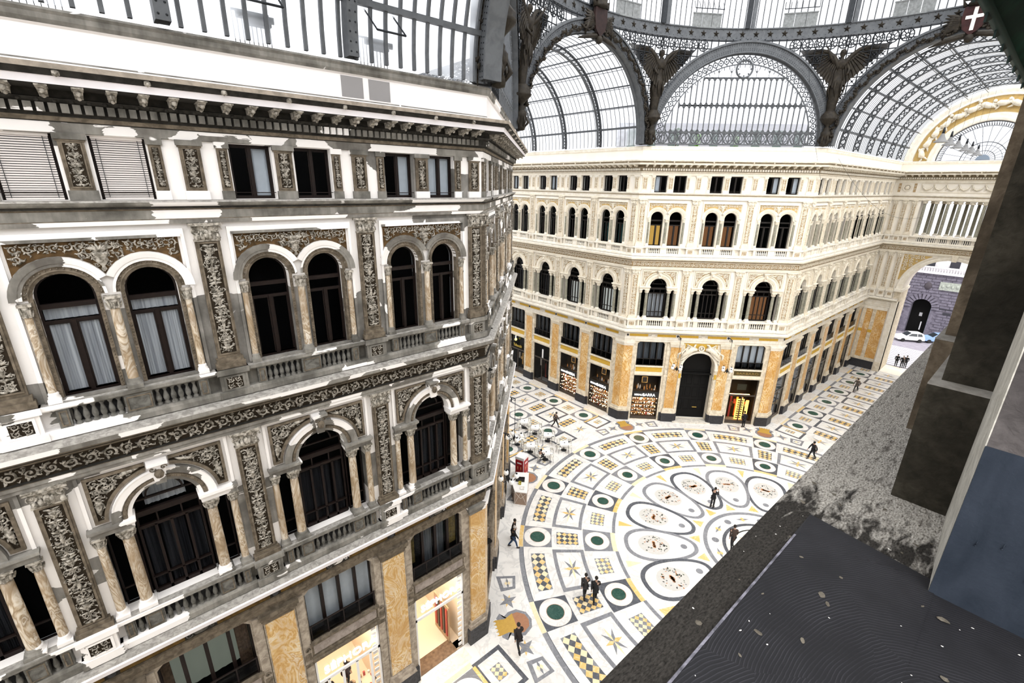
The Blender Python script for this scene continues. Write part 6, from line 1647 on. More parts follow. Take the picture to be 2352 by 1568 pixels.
def lit_shop(B, f, u, door):
    mb = MB(); hw = 1.34
    mb.add([(-hw,.1,0.02),(hw,.1,.02),(hw,4.5,.02),(-hw,4.5,.02)], [(0,1,2,3)], 0); mb.add([(-hw,4.5,0),(hw,4.5,0),(hw,4.5,5),(-hw,4.5,5)], [(0,1,2,3)], 0)
    for s in (-1, 1): mb.add([(s*hw,.1,0),(s*hw,4.5,0),(s*hw,4.5,5),(s*hw,.1,5)], [(0,1,2,3)], 0)
    mb.add([(-hw,.1,4.98),(hw,.1,4.98),(hw,4.5,4.98),(-hw,4.5,4.98)], [(0,1,2,3)], 0)
    for y in (.9, 2.1, 3.3): mb.box(-1.0, 1.0, y, y + .5, 4.9, 4.96, 1)
    for s in (-1, 1): mb.box(*sorted((s*hw, s*(hw-.08))), .02, .1, 0, 5, 3)
    mb.box(-hw, hw, .02, .08, 3.55, 3.7, 3)
    for i in range(14): z = .1 + i*.35; mb.box(hw - .3, hw - .1, .08, .12, z, z + .16, 3)
    if door:
        mb.box(-hw + .1, hw - .45, .0, .8, .02, .04, 4); mb.box(hw - .55, hw - .5, .6, 2.0, .05, 2.4, 7)
        for i in range(5): mb.box(hw-.6, hw-.56, .7 + i*.25, .85 + i*.25, .4, 2.2, 5 if i % 2 else 6)
    else:
        for x in (-.9, -.3, .3, .9): mb.box(x - .05, x + .05, .02, .1, 0, 3.6, 3)
        mb.box(-hw, hw, .5, 1.2, .3, .9, 0); rnd = random.Random(3)
        for i in range(40): x, y = rnd.uniform(-1.2, 1.2), rnd.uniform(.5, 1.2); h = rnd.uniform(.05, .3); mb.box(x, x + .09, y, y + .08, .9, .9 + h, rnd.choice([5, 6, 3, 7]))
    o = B.put('shop_interior', mb.mesh('lit shop', SHM), f, u); tag(o, 'brightly lit white shop interior')
    g = MB(); g.box(-hw + .1, hw - .1, .05, .055, 3.7 if door else .02, 4.95); B.put('pane', g.mesh('shop glass', [glass('clear shop glass', (.95,.95,.95))]), f, u)
sign_m = emit('white lit shop letter', (1, 1, 1), 3.0)
for k, dr in ((0, True), (1, False)):
    lit_shop(BN, fN, nbays[k], dr); sign(BN, fN, nbays[k] + .1, 4.0, 'SÉPHORA', 2.25, .5, sign_m, .0)
DK = flatmat('dark shop wall', (.02, .018, .016), .6); AMB = emit('warm shelf lamp', (1.0, .55, .2), 7.0)
GOODM = [DK, AMB, flatmat('glossy gold ware', (.75, .45, .15), .15, .9), flatmat('white porcelain', (.85, .8, .72), .15), flatmat('amber glassware', (.6, .25, .06), .1), flatmat('red ware', (.5, .08, .06), .3), flatmat('dark ware', (.06, .045, .035), .3), emit('small warm bulb', (1, .78, .5), 6.0), emit('warm glowing shelf back', (.75, .36, .14), .45)]
def dark_front(B, f, u, seed=0, glow=0.0):
    mb = MB(); hw = 1.36
    mb.box(-hw, hw, 1.6, 1.7, 0, 5, 0)
    for s in (-1, 1): mb.box(*sorted((s*hw, s*(hw-.05))), .1, 1.6, 0, 5, 0); mb.box(*sorted((s*hw, s*(hw-.1))), .12, .2, 0, 5, 6)
    mb.box(-hw, hw, .1, .2, 3.1, 3.25, 6); mb.box(-hw, hw, .1, 1.6, 4.95, 5, 0); mb.box(-.05, .05, .12, .2, 0, 3.1, 6); mb.box(-hw, hw, .1, .2, 0, .35, 6)
    rnd = random.Random(seed)
    for i in range(10): x = rnd.uniform(-1.1, 1.1); mb.box(x, x + .2, .8, .9, rnd.uniform(.4, 2), rnd.uniform(2, 2.8), rnd.choice([3, 5, 6, 2]))
    if glow: mb.box(-1, 1, .7, .8, 3.0, 3.06, 1)
    B.put('shopfront', B.me('shopfront%d' % seed, lambda: mb.mesh('dark shopfront', GOODM)), f, u)
    g = B.me('shopglass', lambda: (lambda q: (q.box(-hw+.08, hw-.08, .15, .155, .35, 4.9), q.mesh('shop glass', [glass('shopfront glass', (.8,.8,.8))]))[1])(MB())); B.put('pane', g, f, u)
    return mb
def display(f, u, label, seed):
    """lit window crowded with little shiny wares: one uncountable mass"""
    rnd = random.Random(seed); mb = MB(); M_ = f
    for r, z in enumerate((.38, .8, 1.22, 1.64, 2.06)):
        mb.box(-1.25, 1.25, .25, .75, z - .03, z, 6)
        for i in range(34):
            x = rnd.uniform(-1.2, 1.2); y = rnd.uniform(.25, .6); h = rnd.uniform(.1, .34); r_ = rnd.uniform(.025, .06); m = rnd.choice([2, 3, 3, 4, 4, 5, 6, 2, 7 if rnd.random() < .5 else 3])
            if rnd.random() < .5: mb.lathe([(r_*.6, z), (r_, z + h*.3), (r_*.35, z + h*.7), (r_*.5, z + h)], x, y, 6, m)
            elif rnd.random() < .5: mb.ball((x, y, z + r_), r_, 6, m)
            else: mb.box(x - r_, x + r_, y, y + .04, z, z + h, m)
        for i in range(11): x = -1.15 + i*.23 + rnd.uniform(-.08, .08); mb.ball((x, .2, z + rnd.uniform(.1, .32)), rnd.uniform(.025, .05), 5, 7)
        mb.box(-1.25, 1.25, .78, .8, z + .02, z + .34, 8)  # glowing back panel added to brighten the wares
    o = put('glassware', mb.mesh('shop wares', GOODM), None, f.at(u), f.ang); tag(o, label, 'glassware', kind='stuff'); return o
def barra(f, u, label, seed):
    mb = MB(); hw = 1.36
    mb.box(-hw, hw, 1.2, 1.3, 0, 5, 0); mb.box(-hw, hw, .05, .16, 2.48, 3.16, 0); mb.box(-hw, hw, .1, .2, 0, .34, 6); mb.box(-hw, hw, .15, 1.2, 4.95, 5, 0)
    for s in (-1, 1): mb.box(*sorted((s*hw, s*(hw-.07))), .1, 1.2, 0, 5, 0)
    mb.box(-1.2, 1.2, .4, .55, 2.38, 2.44, 1); mb.box(-1.25, 1.25, .3, .9, 3.2, 3.25, 6)
    rnd = random.Random(seed)
    for i in range(16): x = rnd.uniform(-1.1, 1.1); h = rnd.uniform(.15, .5); mb.lathe([(.05, 3.25), (.08, 3.25 + h*.4), (.03, 3.25 + h)], x, rnd.uniform(.3, .8), 6, rnd.choice([3, 6, 6, 4]))
    mb.box(-.35, .25, .85, .9, 3.8, 4.5, 2); mb.box(-.27, .17, .83, .86, 3.88, 4.42, 6)
    BF.put('shopfront', mb.mesh('gift shop front', GOODM), f, u)
    BF.put('pane', BF.me('gshop', lambda: (lambda q: (q.box(-1.28, 1.28, .12, .125, .34, 2.48), q.box(-1.28, 1.28, .12, .125, 3.16, 4.95), q.mesh('shop glass', [glass('display glass', (.95,.95,.95))]))[2])(MB())), f, u)
    sign(BF, f, u - .72, 2.7, 'REGALI', .78, .26, WHT, .02); sign(BF, f, u + .36, 2.66, 'BARRA', 1.25, .42, WHT, .02)
    display(f, u, label, seed)
barra(fD, 2.62, 'glowing shelves of gifts in the shop window left of the black doorway', 1)
barra(fL_, lb[0], 'glowing shelves of gifts in the window just left of the corner pier', 2)
barra(fL_, lb[1], 'glowing shelves of gifts in the leftmost window of the gift shop', 3)
dark_front(BF, fD, 12.26, 5, 1)
q = MB(); q.box(-1.3, 1.3, -.085, -.07, 5.42, 5.88); BF.put('sign_board', q.mesh('dark sign board', [flatmat('dark olive board', (.09,.065,.02), .5)]), fD, 12.26)
sign(BF, fD, 12.26, 5.55, 'BARBARO', 2.1, .3, flatmat('tarnished gold letter', (.30,.20,.06), .5), -.11)
o = BF.put('notice', (lambda q: (q.box(-.55,.35,.3,.32,3.7,4.35), q.mesh('shop notice', [flatmat('olive notice', (.10,.095,.06), .6)]))[1])(MB()), fD, 12.26)
mb = MB(); mb.box(-.25, .5, .5, .55, .3, 2.6, 0); mb.box(.65, .95, .45, .5, .4, 2.5, 0)
for i in range(9): mb.box(-.15, .4, .47, .5, .45 + i*.24, .55 + i*.24, 1)
BF.put('shelf_light', mb.mesh('amber lit shelves', [emit('amber shelf light', (1.0,.5,.1), 2.2), DK]), fD, 12.26)
for i, u in enumerate(lb[2:]): dark_front(BF, fL_, u, i % 3, 0)
for i, u in enumerate(rb): dark_front(BF, fR, u, i % 3, 0)
for i, u in enumerate((2.62, 12.26)): dark_front(BN, fND, u, i, 0)
for u in nbays[2:]: dark_front(BN, fN, u, 1, 0)
sign(BF, fL_, lb[3], 3.5, 'Tabacchi', 1.5, .5, flatmat('gold painted letters', (.55,.40,.08), .5), .04)
mb = MB(); mb.box(-.12, .12, -.12, -.1, 3.3, 4.4); BF.put('notice', mb.mesh('white shop notice', [flatmat('white notice', (.8,.8,.8), .5)]), fL_, lb[2] + .1, .2)
# bulb
lp_ = thing('pendant_lamp', 'yellow glowing bulb hanging in the tobacco shop doorway at far left', 'lamp', fL_.at(lb[3] - .1, -.2, 4.5), 0)
mb = MB(); mb.ball((0, 0, 0), .16, 10); mb.tube([(0,0,.15),(0,0,.5)], .05, 6, 1); put('bulb', mb.mesh('bulb', [emit('yellow bulb', (1,.8,.1), 3), emit('white fitting', (1,1,.9), 2)]), lp_)

# ------------------------------------------------------------------ wall lanterns and hanging lamps
GLB = emit('milky globe', (1, 1, .98), .1); GLB.node_tree.nodes['Principled BSDF'].inputs['Base Color'].default_value = (.8,.8,.78,1)
def lantern(label, f, u, drop=3.0, top=9.25):
    p = f.at(u); r = thing('wall_lantern', label, 'lamp', (p.x, p.y, top), f.ang)
    mb = MB(); mb.tube([(0,-.15,-.1),(0,-.5,.15),(.05,-.85,.05),(.1,-.9,-.12),(.02,-.8,-.1)], .035, 5); spiral(mb, .05, -.1, .16, 0, 1, 1.4, .08, 0, .16, -.6); put('bracket', mb.mesh('lamp bracket', [DIRON]), r)
    mb = MB(); mb.tube([(.08,-.88,-.05),(.08,-.88,-drop)], .018, 4); put('cable', mb.mesh('lamp cable', [DIRON]), r)
    mb = MB(); c = Vector((.08, -.88, -drop)); mb.lathe([(.03, -drop-.3), (.12, -drop-.1), (.06, -drop+.1), (.02, -drop+.2)], .08, -.88, 8)
    for i in range(4): a = i*PI/2 + .4; mb.tube([c, c + Vector((.3*math.cos(a), .3*math.sin(a), -.22)), c + Vector((.5*math.cos(a), .5*math.sin(a), .0))], .03, 5)
    put('arm', mb.mesh('lamp arms', [DIRON]), r)
    for i in range(4):
        a = i*PI/2 + .4; mb = MB(); mb.ball((.08 + .5*math.cos(a), -.88 + .5*math.sin(a), -drop + .08), .17, 10); mb.tube([(.08 + .5*math.cos(a), -.88 + .5*math.sin(a), -drop + .22), (.08 + .5*math.cos(a), -.88 + .5*math.sin(a), -drop + .32)], [.08,.02], 6, 1)
        put('globe', mb.mesh('lamp globe', [GLB, DIRON]), r)
lantern('wrought iron lantern with milk globes hanging left of the black doorway', fD, 5.03)
lantern('wrought iron lantern with milk globes hanging right of the black doorway', fD, 9.85)
lantern('iron lantern with globes close to the grey building corner, above the drinks fridge', fND, 5.03)
lantern('iron lantern with globes over the cafe tables at the far end of the grey building', fND, 9.85)
bell0 = None
LB_ = ['first and largest of the bell lamps hanging before the fan window', 'second bell lamp from the left hanging before the fan window', 'third bell lamp from the left hanging before the fan window', 'fourth bell lamp from the left before the fan window', 'fifth bell lamp from the left before the fan window', 'sixth and smallest bell lamp, just above the fan window hub']
for i, x in enumerate((18.2, 21.6, 25.4, 29.5, 33.0, 37.1)):
    r = thing('bell_lamp', 'grey bell-shaped lamp, ' + LB_[i], 'lamp', (x, 0, 26.55), 0, 'bell lamps along the right vault')
    mb = MB(); mb.lathe([(.45,-.05),(.43,0),(.26,.12),(.15,.35),(.1,.5),(.05,.6)], 0, 0, 14); put('shade', mb.mesh('bell shade', [flatmat('grey enamel shade', (.20,.20,.20), .5)]), r)
    mb = MB(); mb.tube([(0,0,.55),(0,0,.95)], [.09,.05], 6); mb.tube([(0,0,.9),(0,0,6.9 if i else 7.0)], .008, 3); put('cable', mb.mesh('bell cable', [DIRON]), r)
for i, (nm, a, b, sag) in enumerate((('thin cable slung across the right-hand arcade in front of the upper windows', (A + 1.2, W - 1.0, 25.6), (XE - .5, 3.4, 20.5), 2.2), ('thin cable hanging from the roof edge above the middle arch', (15.0, 9.0, 33.0), (18.3, 7.0, 23.2), .6))):
    mb = MB(); P = [Vector(a).lerp(Vector(b), t/16) - Vector((0, 0, sag*4*(t/16)*(1-t/16))) for t in range(17)]; mb.tube(P, .012, 3); tag(put('cable', mb.mesh('cable', [DIRON])), nm, 'cable')

# ------------------------------------------------------------------ cafe
SEATM = flatmat('white woven seat', (.84, .82, .76), .6, var=.05); CLOTH = flatmat('white tablecloth', (.88, .87, .85), .6)
def chair_proto():
    r = thing('cafe_chair', 'x', 'chair')
    mb = MB(); mb.lathe([(.0,.43),(.21,.43),(.22,.45),(.21,.475),(0,.475)], 0, 0, 14); put('seat', mb.mesh('chair seat', [SEATM]), r)
    mb = MB(); mb.tube([(.19*math.cos(a), .05 + .21*math.sin(a)*.9 + .02, .86 + .0*a) for a in [i*PI/8 for i in range(9)]], .025, 6)
    for i in range(3, 6): pass
    vs = []; fs = []
    for i in range(9):
        a = PI*.1 + i*PI*.8/8; vs += [(.2*math.cos(a), .06 + .19*math.sin(a), .62), (.2*math.cos(a), .08 + .19*math.sin(a), .86)]
    for i in range(8): fs.append((2*i, 2*i+2, 2*i+3, 2*i+1))
    mb.add(vs, fs, 0, True); mb.add([(x*.93, y*.93, z) for x, y, z in vs], [tuple(reversed(f)) for f in fs], 0, True); put('backrest', mb.mesh('chair back', [SEATM]), r)
    for sx in (-1, 1):
        for sy in (-1, 1):
            mb = MB(); mb.tube([(sx*.15, sy*.15, .44), (sx*.19, sy*.21, 0)], [.016, .012], 5)
            if sy > 0: mb.tube([(sx*.15, sy*.15, .44), (sx*.19, .12, .64), (sx*.19, .1, .86)], .014, 5)
            put('leg', mb.mesh('chair leg', [DIRON]), r)
    return r
def table_proto():
    r = thing('cafe_table', 'x', 'table')
    mb = MB(); mb.box(-.37, .37, -.37, .37, .74, .76)
    for s in (-1, 1): mb.add([(-.37,s*.37,.76),(.37,s*.37,.76),(.30,s*.385,.6),(-.3,s*.385,.6)], [(0,1,2,3)]); mb.add([(s*.37,-.37,.76),(s*.37,.37,.76),(s*.385,.3,.6),(s*.385,-.3,.6)], [(0,1,2,3)])
    put('tabletop', mb.mesh('table top', [CLOTH]), r)
    mb = MB(); mb.lathe([(.26,0),(.26,.02),(.05,.05),(.03,.1),(.03,.74)], 0, 0, 10); put('leg', mb.mesh('table leg', [DIRON]), r)
    return r
TC = [((-1.45,22.75), 'farthest back at left'), ((-1.41,21.21), 'third from the back in the right-hand row'), ((-1.42,19.44), 'in the middle of the right-hand row'), ((-1.38,17.36), 'standing nearest the big round floor pattern'), ((-4.05,20.79), 'closest to the grey building'), ((-3.96,19.09), 'between the drinks fridge and the right-hand row'), ((-3.76,17.33), 'where the person in black is seated')]
TD = ['the rearmost cafe table', 'the second cafe table from the back', 'the middle cafe table of the right-hand row', 'the cafe table nearest the round floor pattern', 'the cafe table closest to the grey building', 'the middle cafe table of the left-hand row', 'the cafe table of the seated person']
cp = chair_proto(); tp = table_proto(); first = True
for i, ((x, y), d) in enumerate(TC):
    t = tp if i == 0 else copy_tree(tp); t.location = (x, y, 0); t.rotation_euler = (0, 0, .75)
    t['label'] = 'square cafe table under white cloth, ' + d; t['group'] = 'white cafe tables'
    mb = MB(); mb.lathe([(.0,.76),(.05,.76),(.06,.785),(.045,.785),(.0,.77)], x + .05, y, 8); tag(put('ashtray', mb.mesh('ashtray', [DIRON])), 'small dark ashtray on ' + TD[i], 'ashtray', 'ashtrays on the cafe tables')
    for k, sd in enumerate(('far right', 'far left', 'near left', 'near right')):
        a = .75 - PI/4 + k*PI/2 + .0
        c = cp if first else copy_tree(cp); first = False
        c.location = (x + .62*math.cos(a), y + .62*math.sin(a), 0); c.rotation_euler = (0, 0, a - PI/2)
        c['label'] = 'bistro chair on the %s side of %s' % (sd, TD[i]); c['group'] = 'bistro chairs at the cafe tables'
fr = thing('drinks_fridge', 'white drinks fridge with red side panel beside the cafe tables', 'fridge', (-7.15, 16.75, 0), .35)
mb = MB(); mb.box(-.4,.4,-.38,.38,.08,1.95); mb.box(-.4,.4,-.38,.38,0,.08,1); mb.box(-.42,.42,-.4,.4,1.95,2.1); put('cabinet', mb.mesh('fridge cabinet', [flatmat('white fridge enamel', (.8,.8,.82), .3), DIRON]), fr)
mb = MB(); mb.box(-.37,.37,-.41,-.385,.15,1.85); mb.box(-.42,-.405,-.34,.34,.15,1.85); put('panel', mb.mesh('red fridge panel', [flatmat('deep red panel', (.33,.01,.015), .4)]), fr)
mb = MB(); 
for q, (x, z, w, h) in enumerate(((0,1.55,.3,.12),(-.12,1.0,.08,.3),(.14,1.0,.08,.3),(0,.55,.34,.06))): mb.lathe([(0,-.01),(w*.5,0),(0,.01)], 0, 0, 3); mb.v = mb.v[:-9]; mb.f = mb.f[:len(mb.f)]; break
mb = MB()
for (x, z, w, h, m) in ((0,1.5,.4,.12,0),(-.14,.95,.1,.3,1),(.14,.95,.1,.3,1),(-.14,1.12,.06,.06,0),(.14,1.12,.06,.06,0),(0,.5,.45,.07,0)): mb.box(x-w/2, x+w/2, -.416, -.411, z, z+h, m); mb.box(-.426, -.421, x-w/2, x+w/2, z, z+h, m)
put('emblem', mb.mesh('fridge lettering', [flatmat('white print', (.85,.8,.8), .4), flatmat('orange print', (.6,.2,.08), .4)]), fr)
kk = thing('kiosk', 'ice-cream kiosk counter with white top and brown faceted front beside the grey building', 'kiosk', (-8.7, 15.1, 0))
P = [(-1.13,-.56),(-.54,-1.29),(1.33,.52),(.6,1.25),(-.5,.55)]
mb = MB(); n = len(P); mb.add([(*p, 0) for p in P] + [(p[0]*.97, p[1]*.97, 1.05) for p in P], [(i,(i+1)%n,n+(i+1)%n,n+i) for i in range(n)])
put('counter_front', mb.mesh('kiosk front', [flatmat('brown kiosk panel', (.34,.24,.18), .5, var=.15)]), kk)
mb = MB()
for i in range(n):
    a, b = Vector((*P[i], 0)), Vector((*P[(i+1)%n], 0)); m_ = (a + b)/2; up = Vector((0,0,1.05))
    for p_, q_ in ((a, m_ + up), (b, m_ + up), (m_ + up*.5, a + up), (m_ + up*.5, b + up), (a, a + up)): mb.tube([p_*1.006, Vector((q_.x*(.976), q_.y*.976, q_.z))], .014, 4, caps=False)
put('trim', mb.mesh('kiosk facet lines', [flatmat('pale facet line', (.8,.75,.7), .5)]), kk)
mb = MB(); mb.add([(*p, 1.05) for p in P] + [(*p, 1.12) for p in P], [(i,(i+1)%n,n+(i+1)%n,n+i) for i in range(n)] + [tuple(range(n,2*n)), tuple(range(n))])
put('countertop', mb.mesh('kiosk top', [flatmat('white counter', (.88,.86,.84), .25)]), kk)
for (nm, lab, x, y, w, d, h, c) in (('tray', 'black display tray on the kiosk counter', .15, .25, .5, .7, .12, (.015,.015,.015)), ('box', 'small yellow box on the kiosk counter', -.2, -.1, .28, .22, .16, (.55,.48,.1)), ('tray', 'white paper tray near the rim of the kiosk counter', -.45, -.65, .35, .3, .06, (.75,.72,.68))):
    mb = MB(); mb.box(-w/2, w/2, -d/2, d/2, 0, h*.3); framed_ = [(-w/2,w/2,-d/2,-d/2+.02),(-w/2,w/2,d/2-.02,d/2),(-w/2,-w/2+.02,-d/2,d/2),(w/2-.02,w/2,-d/2,d/2)]
    for a, b, c_, d_ in framed_: mb.box(a, b, c_, d_, 0, h)
    tag(put(nm, mb.mesh(nm, [flatmat(lab, c, .4)]), None, (-8.7 + x, 15.1 + y, 1.12), .77), lab, nm)
mb = MB(); mb.box(-.5,.5,-.03,.03,0,1.3); mb.box(-.4,.4,-.035,.035,.0,.02)
bd = thing('menu_board', 'black board with a gold letter standing behind the kiosk', 'board', (-9.7, 15.75, 0), .78)
put('board', mb.mesh('black board', [DK]), bd); q = text_mb('K', .5, .01); q.v = [(x, y - .045, z + .6) for x, y, z in q.v]; put('letter', q.mesh('gold letter', [flatmat('gold board letter', (.5,.3,.1), .4)]), bd)
pf = thing('potted_flower', 'pot of red flowers on the stand behind the drinks fridge', 'plant', (-6.2, 17.6, 0))
mb = MB(); mb.lathe([(.14,0),(.2,.5),(.22,.52)], 0, 0, 10); mb.box(-.25,.25,-.25,.25,.52,.56); put('pot', mb.mesh('flower pot', [SEATM]), pf)
mb = MB(); rnd = random.Random(3)
for i in range(34): a = rnd.uniform(0, 6.28); r = rnd.uniform(0, .24); mb.ball((r*math.cos(a), r*math.sin(a), .68 + rnd.uniform(-.08,.14)), rnd.uniform(.03,.06), 5, rnd.choice([0,0,1]))
put('flowers', mb.mesh('flowers', [flatmat('red petal', (.55,.06,.02), .5), flatmat('leaf green', (.04,.09,.02), .6)]), pf)

# ------------------------------------------------------------------ people
SKIN = flatmat('skin', (.45,.28,.20), .5)
def skinned(nm, par, V, E, R, mat_, lv=1):
    me = bpy.data.meshes.new(nm); me.from_pydata([tuple(v) for v in V], E, []); me.materials.append(mat_)
    o = put(nm, me, par); m = o.modifiers.new('Skin', 'SKIN'); m.use_smooth_shade = True
    if not me.skin_vertices: me.attributes.new('sk', 'FLOAT', 'POINT')
    for i, r in enumerate(R):
        d = me.skin_vertices[0].data[i]; d.radius = (r, r) if not isinstance(r, tuple) else r; d.use_root = (i == 0)
    s = o.modifiers.new('Sub', 'SUBSURF'); s.levels = lv; s.render_levels = lv
    return o
def ensure_skin(me):
    if not me.skin_vertices:
        bm = bmesh.new(); bm.from_mesh(me); bm.verts.layers.skin.verify(); bm.to_mesh(me); bm.free()
def skinned(nm, par, V, E, R, mat_, lv=1):
    me = bpy.data.meshes.new(nm); me.from_pydata([tuple(v) for v in V], E, []); ensure_skin(me); me.materials.append(mat_)
    o = put(nm, me, par); m = o.modifiers.new('Skin', 'SKIN'); m.use_smooth_shade = True
    for i, r in enumerate(R):
        d = me.skin_vertices[0].data[i]; d.radius = r if isinstance(r, tuple) else (r, r); d.use_root = (i == 0)
    s = o.modifiers.new('Sub', 'SUBSURF'); s.levels = lv; s.render_levels = lv
    return o
def person(label, x, y, rz, h=1.72, pose='stand', coat=(.012,.012,.014), trou=(.02,.02,.025), hair=(.015,.012,.01), hem=.82, z=0, group=None, lean_=.0):
    """faces local +x"""
    r = thing('person', label, 'person', (x, y, z), rz, group); k = h/1.75
    st = dict(stand=((.0,.0),(.0,.0)), walk=((.30,.0),(-.28,.12)), stride=((.36,.0),(-.34,.2)), photo=((.04,0),(-.04,0)), sit=None)[pose]
    def v(a, b, c): return Vector((a*k, b*k, c*k))
    if pose == 'sit':
        pel, ch = v(0,0,.52), v(.03,0,.92); nk, hd = v(.05,0,1.04), v(.09,0,1.17)
        hips = [v(.02,s*.09,.52) for s in (-1,1)]; kn = [v(.42,s*.12,.5) for s in (-1,1)]; an = [v(.40,s*.12,.09) for s in (-1,1)]
        el = [v(.12,s*.25,.74) for s in (-1,1)]; ha = [v(.36,s*.12,.79) for s in (-1,1)]; sh = [v(.04,s*.19,.96) for s in (-1,1)]
    else:
        L = lean_; pel, ch = v(0,0,.95), v(.05+L*.4,0,1.35); nk, hd = v(.06+L*.5,0,1.5), v(.10+L*.6,0,1.63)
        hips = [v(0,s*.09,.92) for s in (-1,1)]; kn = []; an = []
        for i, s in enumerate((-1, 1)):
            f, up = st[i]; kn.append(v(f*.5 + .04 + up*.3, s*.09, .5)); an.append(v(f - .02, s*.09, .09 + up*.6))
        sh = [v(.05+L*.4,s*.19,1.41) for s in (-1,1)]
        if pose == 'photo': el = [v(.18,s*.24,1.2) for s in (-1,1)]; ha = [v(.42,s*.07,1.36) for s in (-1,1)]
        elif pose in ('walk','stride'): el = [v(.05 - s*.14,s*.25,1.15) for s in (-1,1)]; ha = [v(.12 - s*.2,s*.25,.92) for s in (-1,1)]
        else: el = [v(.0,s*.25,1.13) for s in (-1,1)]; ha = [v(.12,s*.2,.95) for s in (-1,1)]
    V = [pel, ch, nk, (nk+hd)/2 + v(0,0,.02), hd, hd + v(.0,0,.09)]; E = [(0,1),(1,2),(2,3),(3,4),(4,5)]; R = [.12*k,.13*k,.05*k,.065*k,(.095*k,.08*k),.06*k]
    for i in (0, 1):
        b = len(V); V += [hips[i], kn[i], an[i], an[i] + v(.13,0,-.045)]; E += [(0,b),(b,b+1),(b+1,b+2),(b+2,b+3)]; R += [.085*k,.055*k,.038*k,.03*k]
        b = len(V); V += [sh[i], el[i], ha[i]]; E += [(1,b),(b,b+1),(b+1,b+2)]; R += [.055*k,.04*k,.028*k]
        d = (ha[i] - el[i]).normalized(); sd = d.cross(Vector((0,0,1)) if abs(d.z) < .8 else Vector((1,0,0))).normalized()
        b2 = len(V); V.append(ha[i] + d*.06*k); E.append((b+2,b2)); R.append(.03*k)
        for q in range(4): o_ = len(V); V += [ha[i] + d*.10*k + sd*(q-1.5)*.02*k, ha[i] + d*(.15 + .012*(1.5-abs(q-1.5)))*k + sd*(q-1.5)*.024*k + v(0,0,-.01)]; E += [(b2,o_),(o_,o_+1)]; R += [.009*k,.007*k]
        o_ = len(V); V += [ha[i] + d*.05*k + sd*.045*k, ha[i] + d*.09*k + sd*.06*k]; E += [(b+2,o_),(o_,o_+1)]; R += [.010*k,.008*k]
    skinned('body', r, V, E, R, SKIN, 1)
    V = [pel + v(0,0,.02), (pel+ch)/2, ch, nk - v(0,0,.02)]; E = [(0,1),(1,2),(2,3)]; R = [(.155*k,.17*k),(.14*k,.16*k),(.15*k,.19*k),.075*k]
    for i in (0, 1): b = len(V); V += [sh[i], el[i], ha[i] - (ha[i]-el[i])*.08]; E += [(2,b),(b,b+1),(b+1,b+2)]; R += [.08*k,.062*k,.048*k]
    if pose != 'sit': b = len(V); V.append(v(-.01,0,hem)); E.append((0,b)); R.append((.16*k,.185*k))
    skinned('coat', r, V, E, R, flatmat('coat', coat, .8), 1)
    V = [pel]; E = []; R = [.13*k]
    for i in (0, 1): b = len(V); V += [hips[i], kn[i], an[i] + v(0,0,.02)]; E += [(0,b),(b,b+1),(b+1,b+2)]; R += [.10*k,.07*k,.055*k]
    skinned('trousers', r, V, E, R, flatmat('trousers', trou, .8), 1)
    for i in (0, 1):
        mb = MB(); c = an[i]; mb.ball((c.x + .06*k, c.y, c.z - .04*k), .1*k, 8, 0, (1.45,.5,.5)); mb.tube([c - v(0,0,.06), c + v(0,0,.03)], .05*k, 6); put('shoe', mb.mesh('shoe', [flatmat('shoe', (.015,.013,.012), .5)]), r)
    mb = MB(); c = hd + v(-.02,0,.045); mb.ball(c, .108*k, 10, 0, (1.05,.95,1.05)); put('hair', mb.mesh('hair', [flatmat('hair', hair, .6)]), r)
    mb = MB(); f_ = hd + v(.088,0,-.01); mb.ball(f_, .02*k, 5, 0, (1,.7,1.5))
    for s in (-1, 1): mb.ball(hd + v(.078,s*.032,.02), .011*k, 4, 1); mb.ball(hd + v(0,s*.09,0), .022*k, 4, 0, (.8,.4,1.3))
    mb.tube([hd + v(.08,-.022,-.05), hd + v(.084,.022,-.05)], .006*k, 4, 2); put('face', mb.mesh('face', [SKIN, DIRON, flatmat('lips', (.35,.13,.1), .5)]), r)
    return r
BL = (.012,.012,.014)
person('person in black jacket and blue jeans standing by the grey building wall', -12.85, 11.2, -.6, 1.75, 'walk', BL, (.03,.06,.13), (.45,.42,.4))
person('person in dark hooded coat standing behind the person in blue jeans', -12.35, 11.75, -1.0, 1.72, 'stand', (.02,.016,.014), (.03,.05,.10))
ph = person('person in black coat raising a phone on the round medallion floor', 1.55, 4.65, -.1, 1.74, 'photo', BL, BL)
mb = MB(); mb.box(-.005,.005,-.035,.035,-.07,.07); tag(put('phone', mb.mesh('phone', [flatmat('phone grey', (.5,.5,.52), .3)]), None, (1.55 + .50, 4.65 - .05, 1.40), -.1), 'small grey phone held up by the person on the medallion floor', 'phone')
person('person in long brown coat striding over the centre of the round floor', -1.5, 1.7, .6, 1.78, 'stride', (.05,.032,.026), BL, (.02,.015,.012), .68, lean_=.12)
person('person in dark coat walking away, left one of the pair on the big pattern', -12.2, 5.45, .9, 1.74, 'walk', (.03,.028,.028), BL)
person('person in black walking away, right one of the pair on the big pattern', -11.95, 4.9, .8, 1.78, 'walk', BL, BL)
person('person in dark clothes walking across the crowned shield ornament', -17.35, 5.5, 1.2, 1.75, 'stride', (.02,.015,.015), BL, lean_=.08)
person('person in black walking beside the outer ring near the ledge', 15.0, 2.15, 2.6, 1.78, 'walk', BL, BL)
person('person in grey brown coat walking far down the right-hand arcade', 35.6, 4.0, 3.0, 1.75, 'stride', (.11,.09,.075), (.03,.03,.03))
person('person in black at the shop door right of the black doorway', 16.0, 8.75, .9, 1.75, 'stand', BL, BL, lean_=.1)
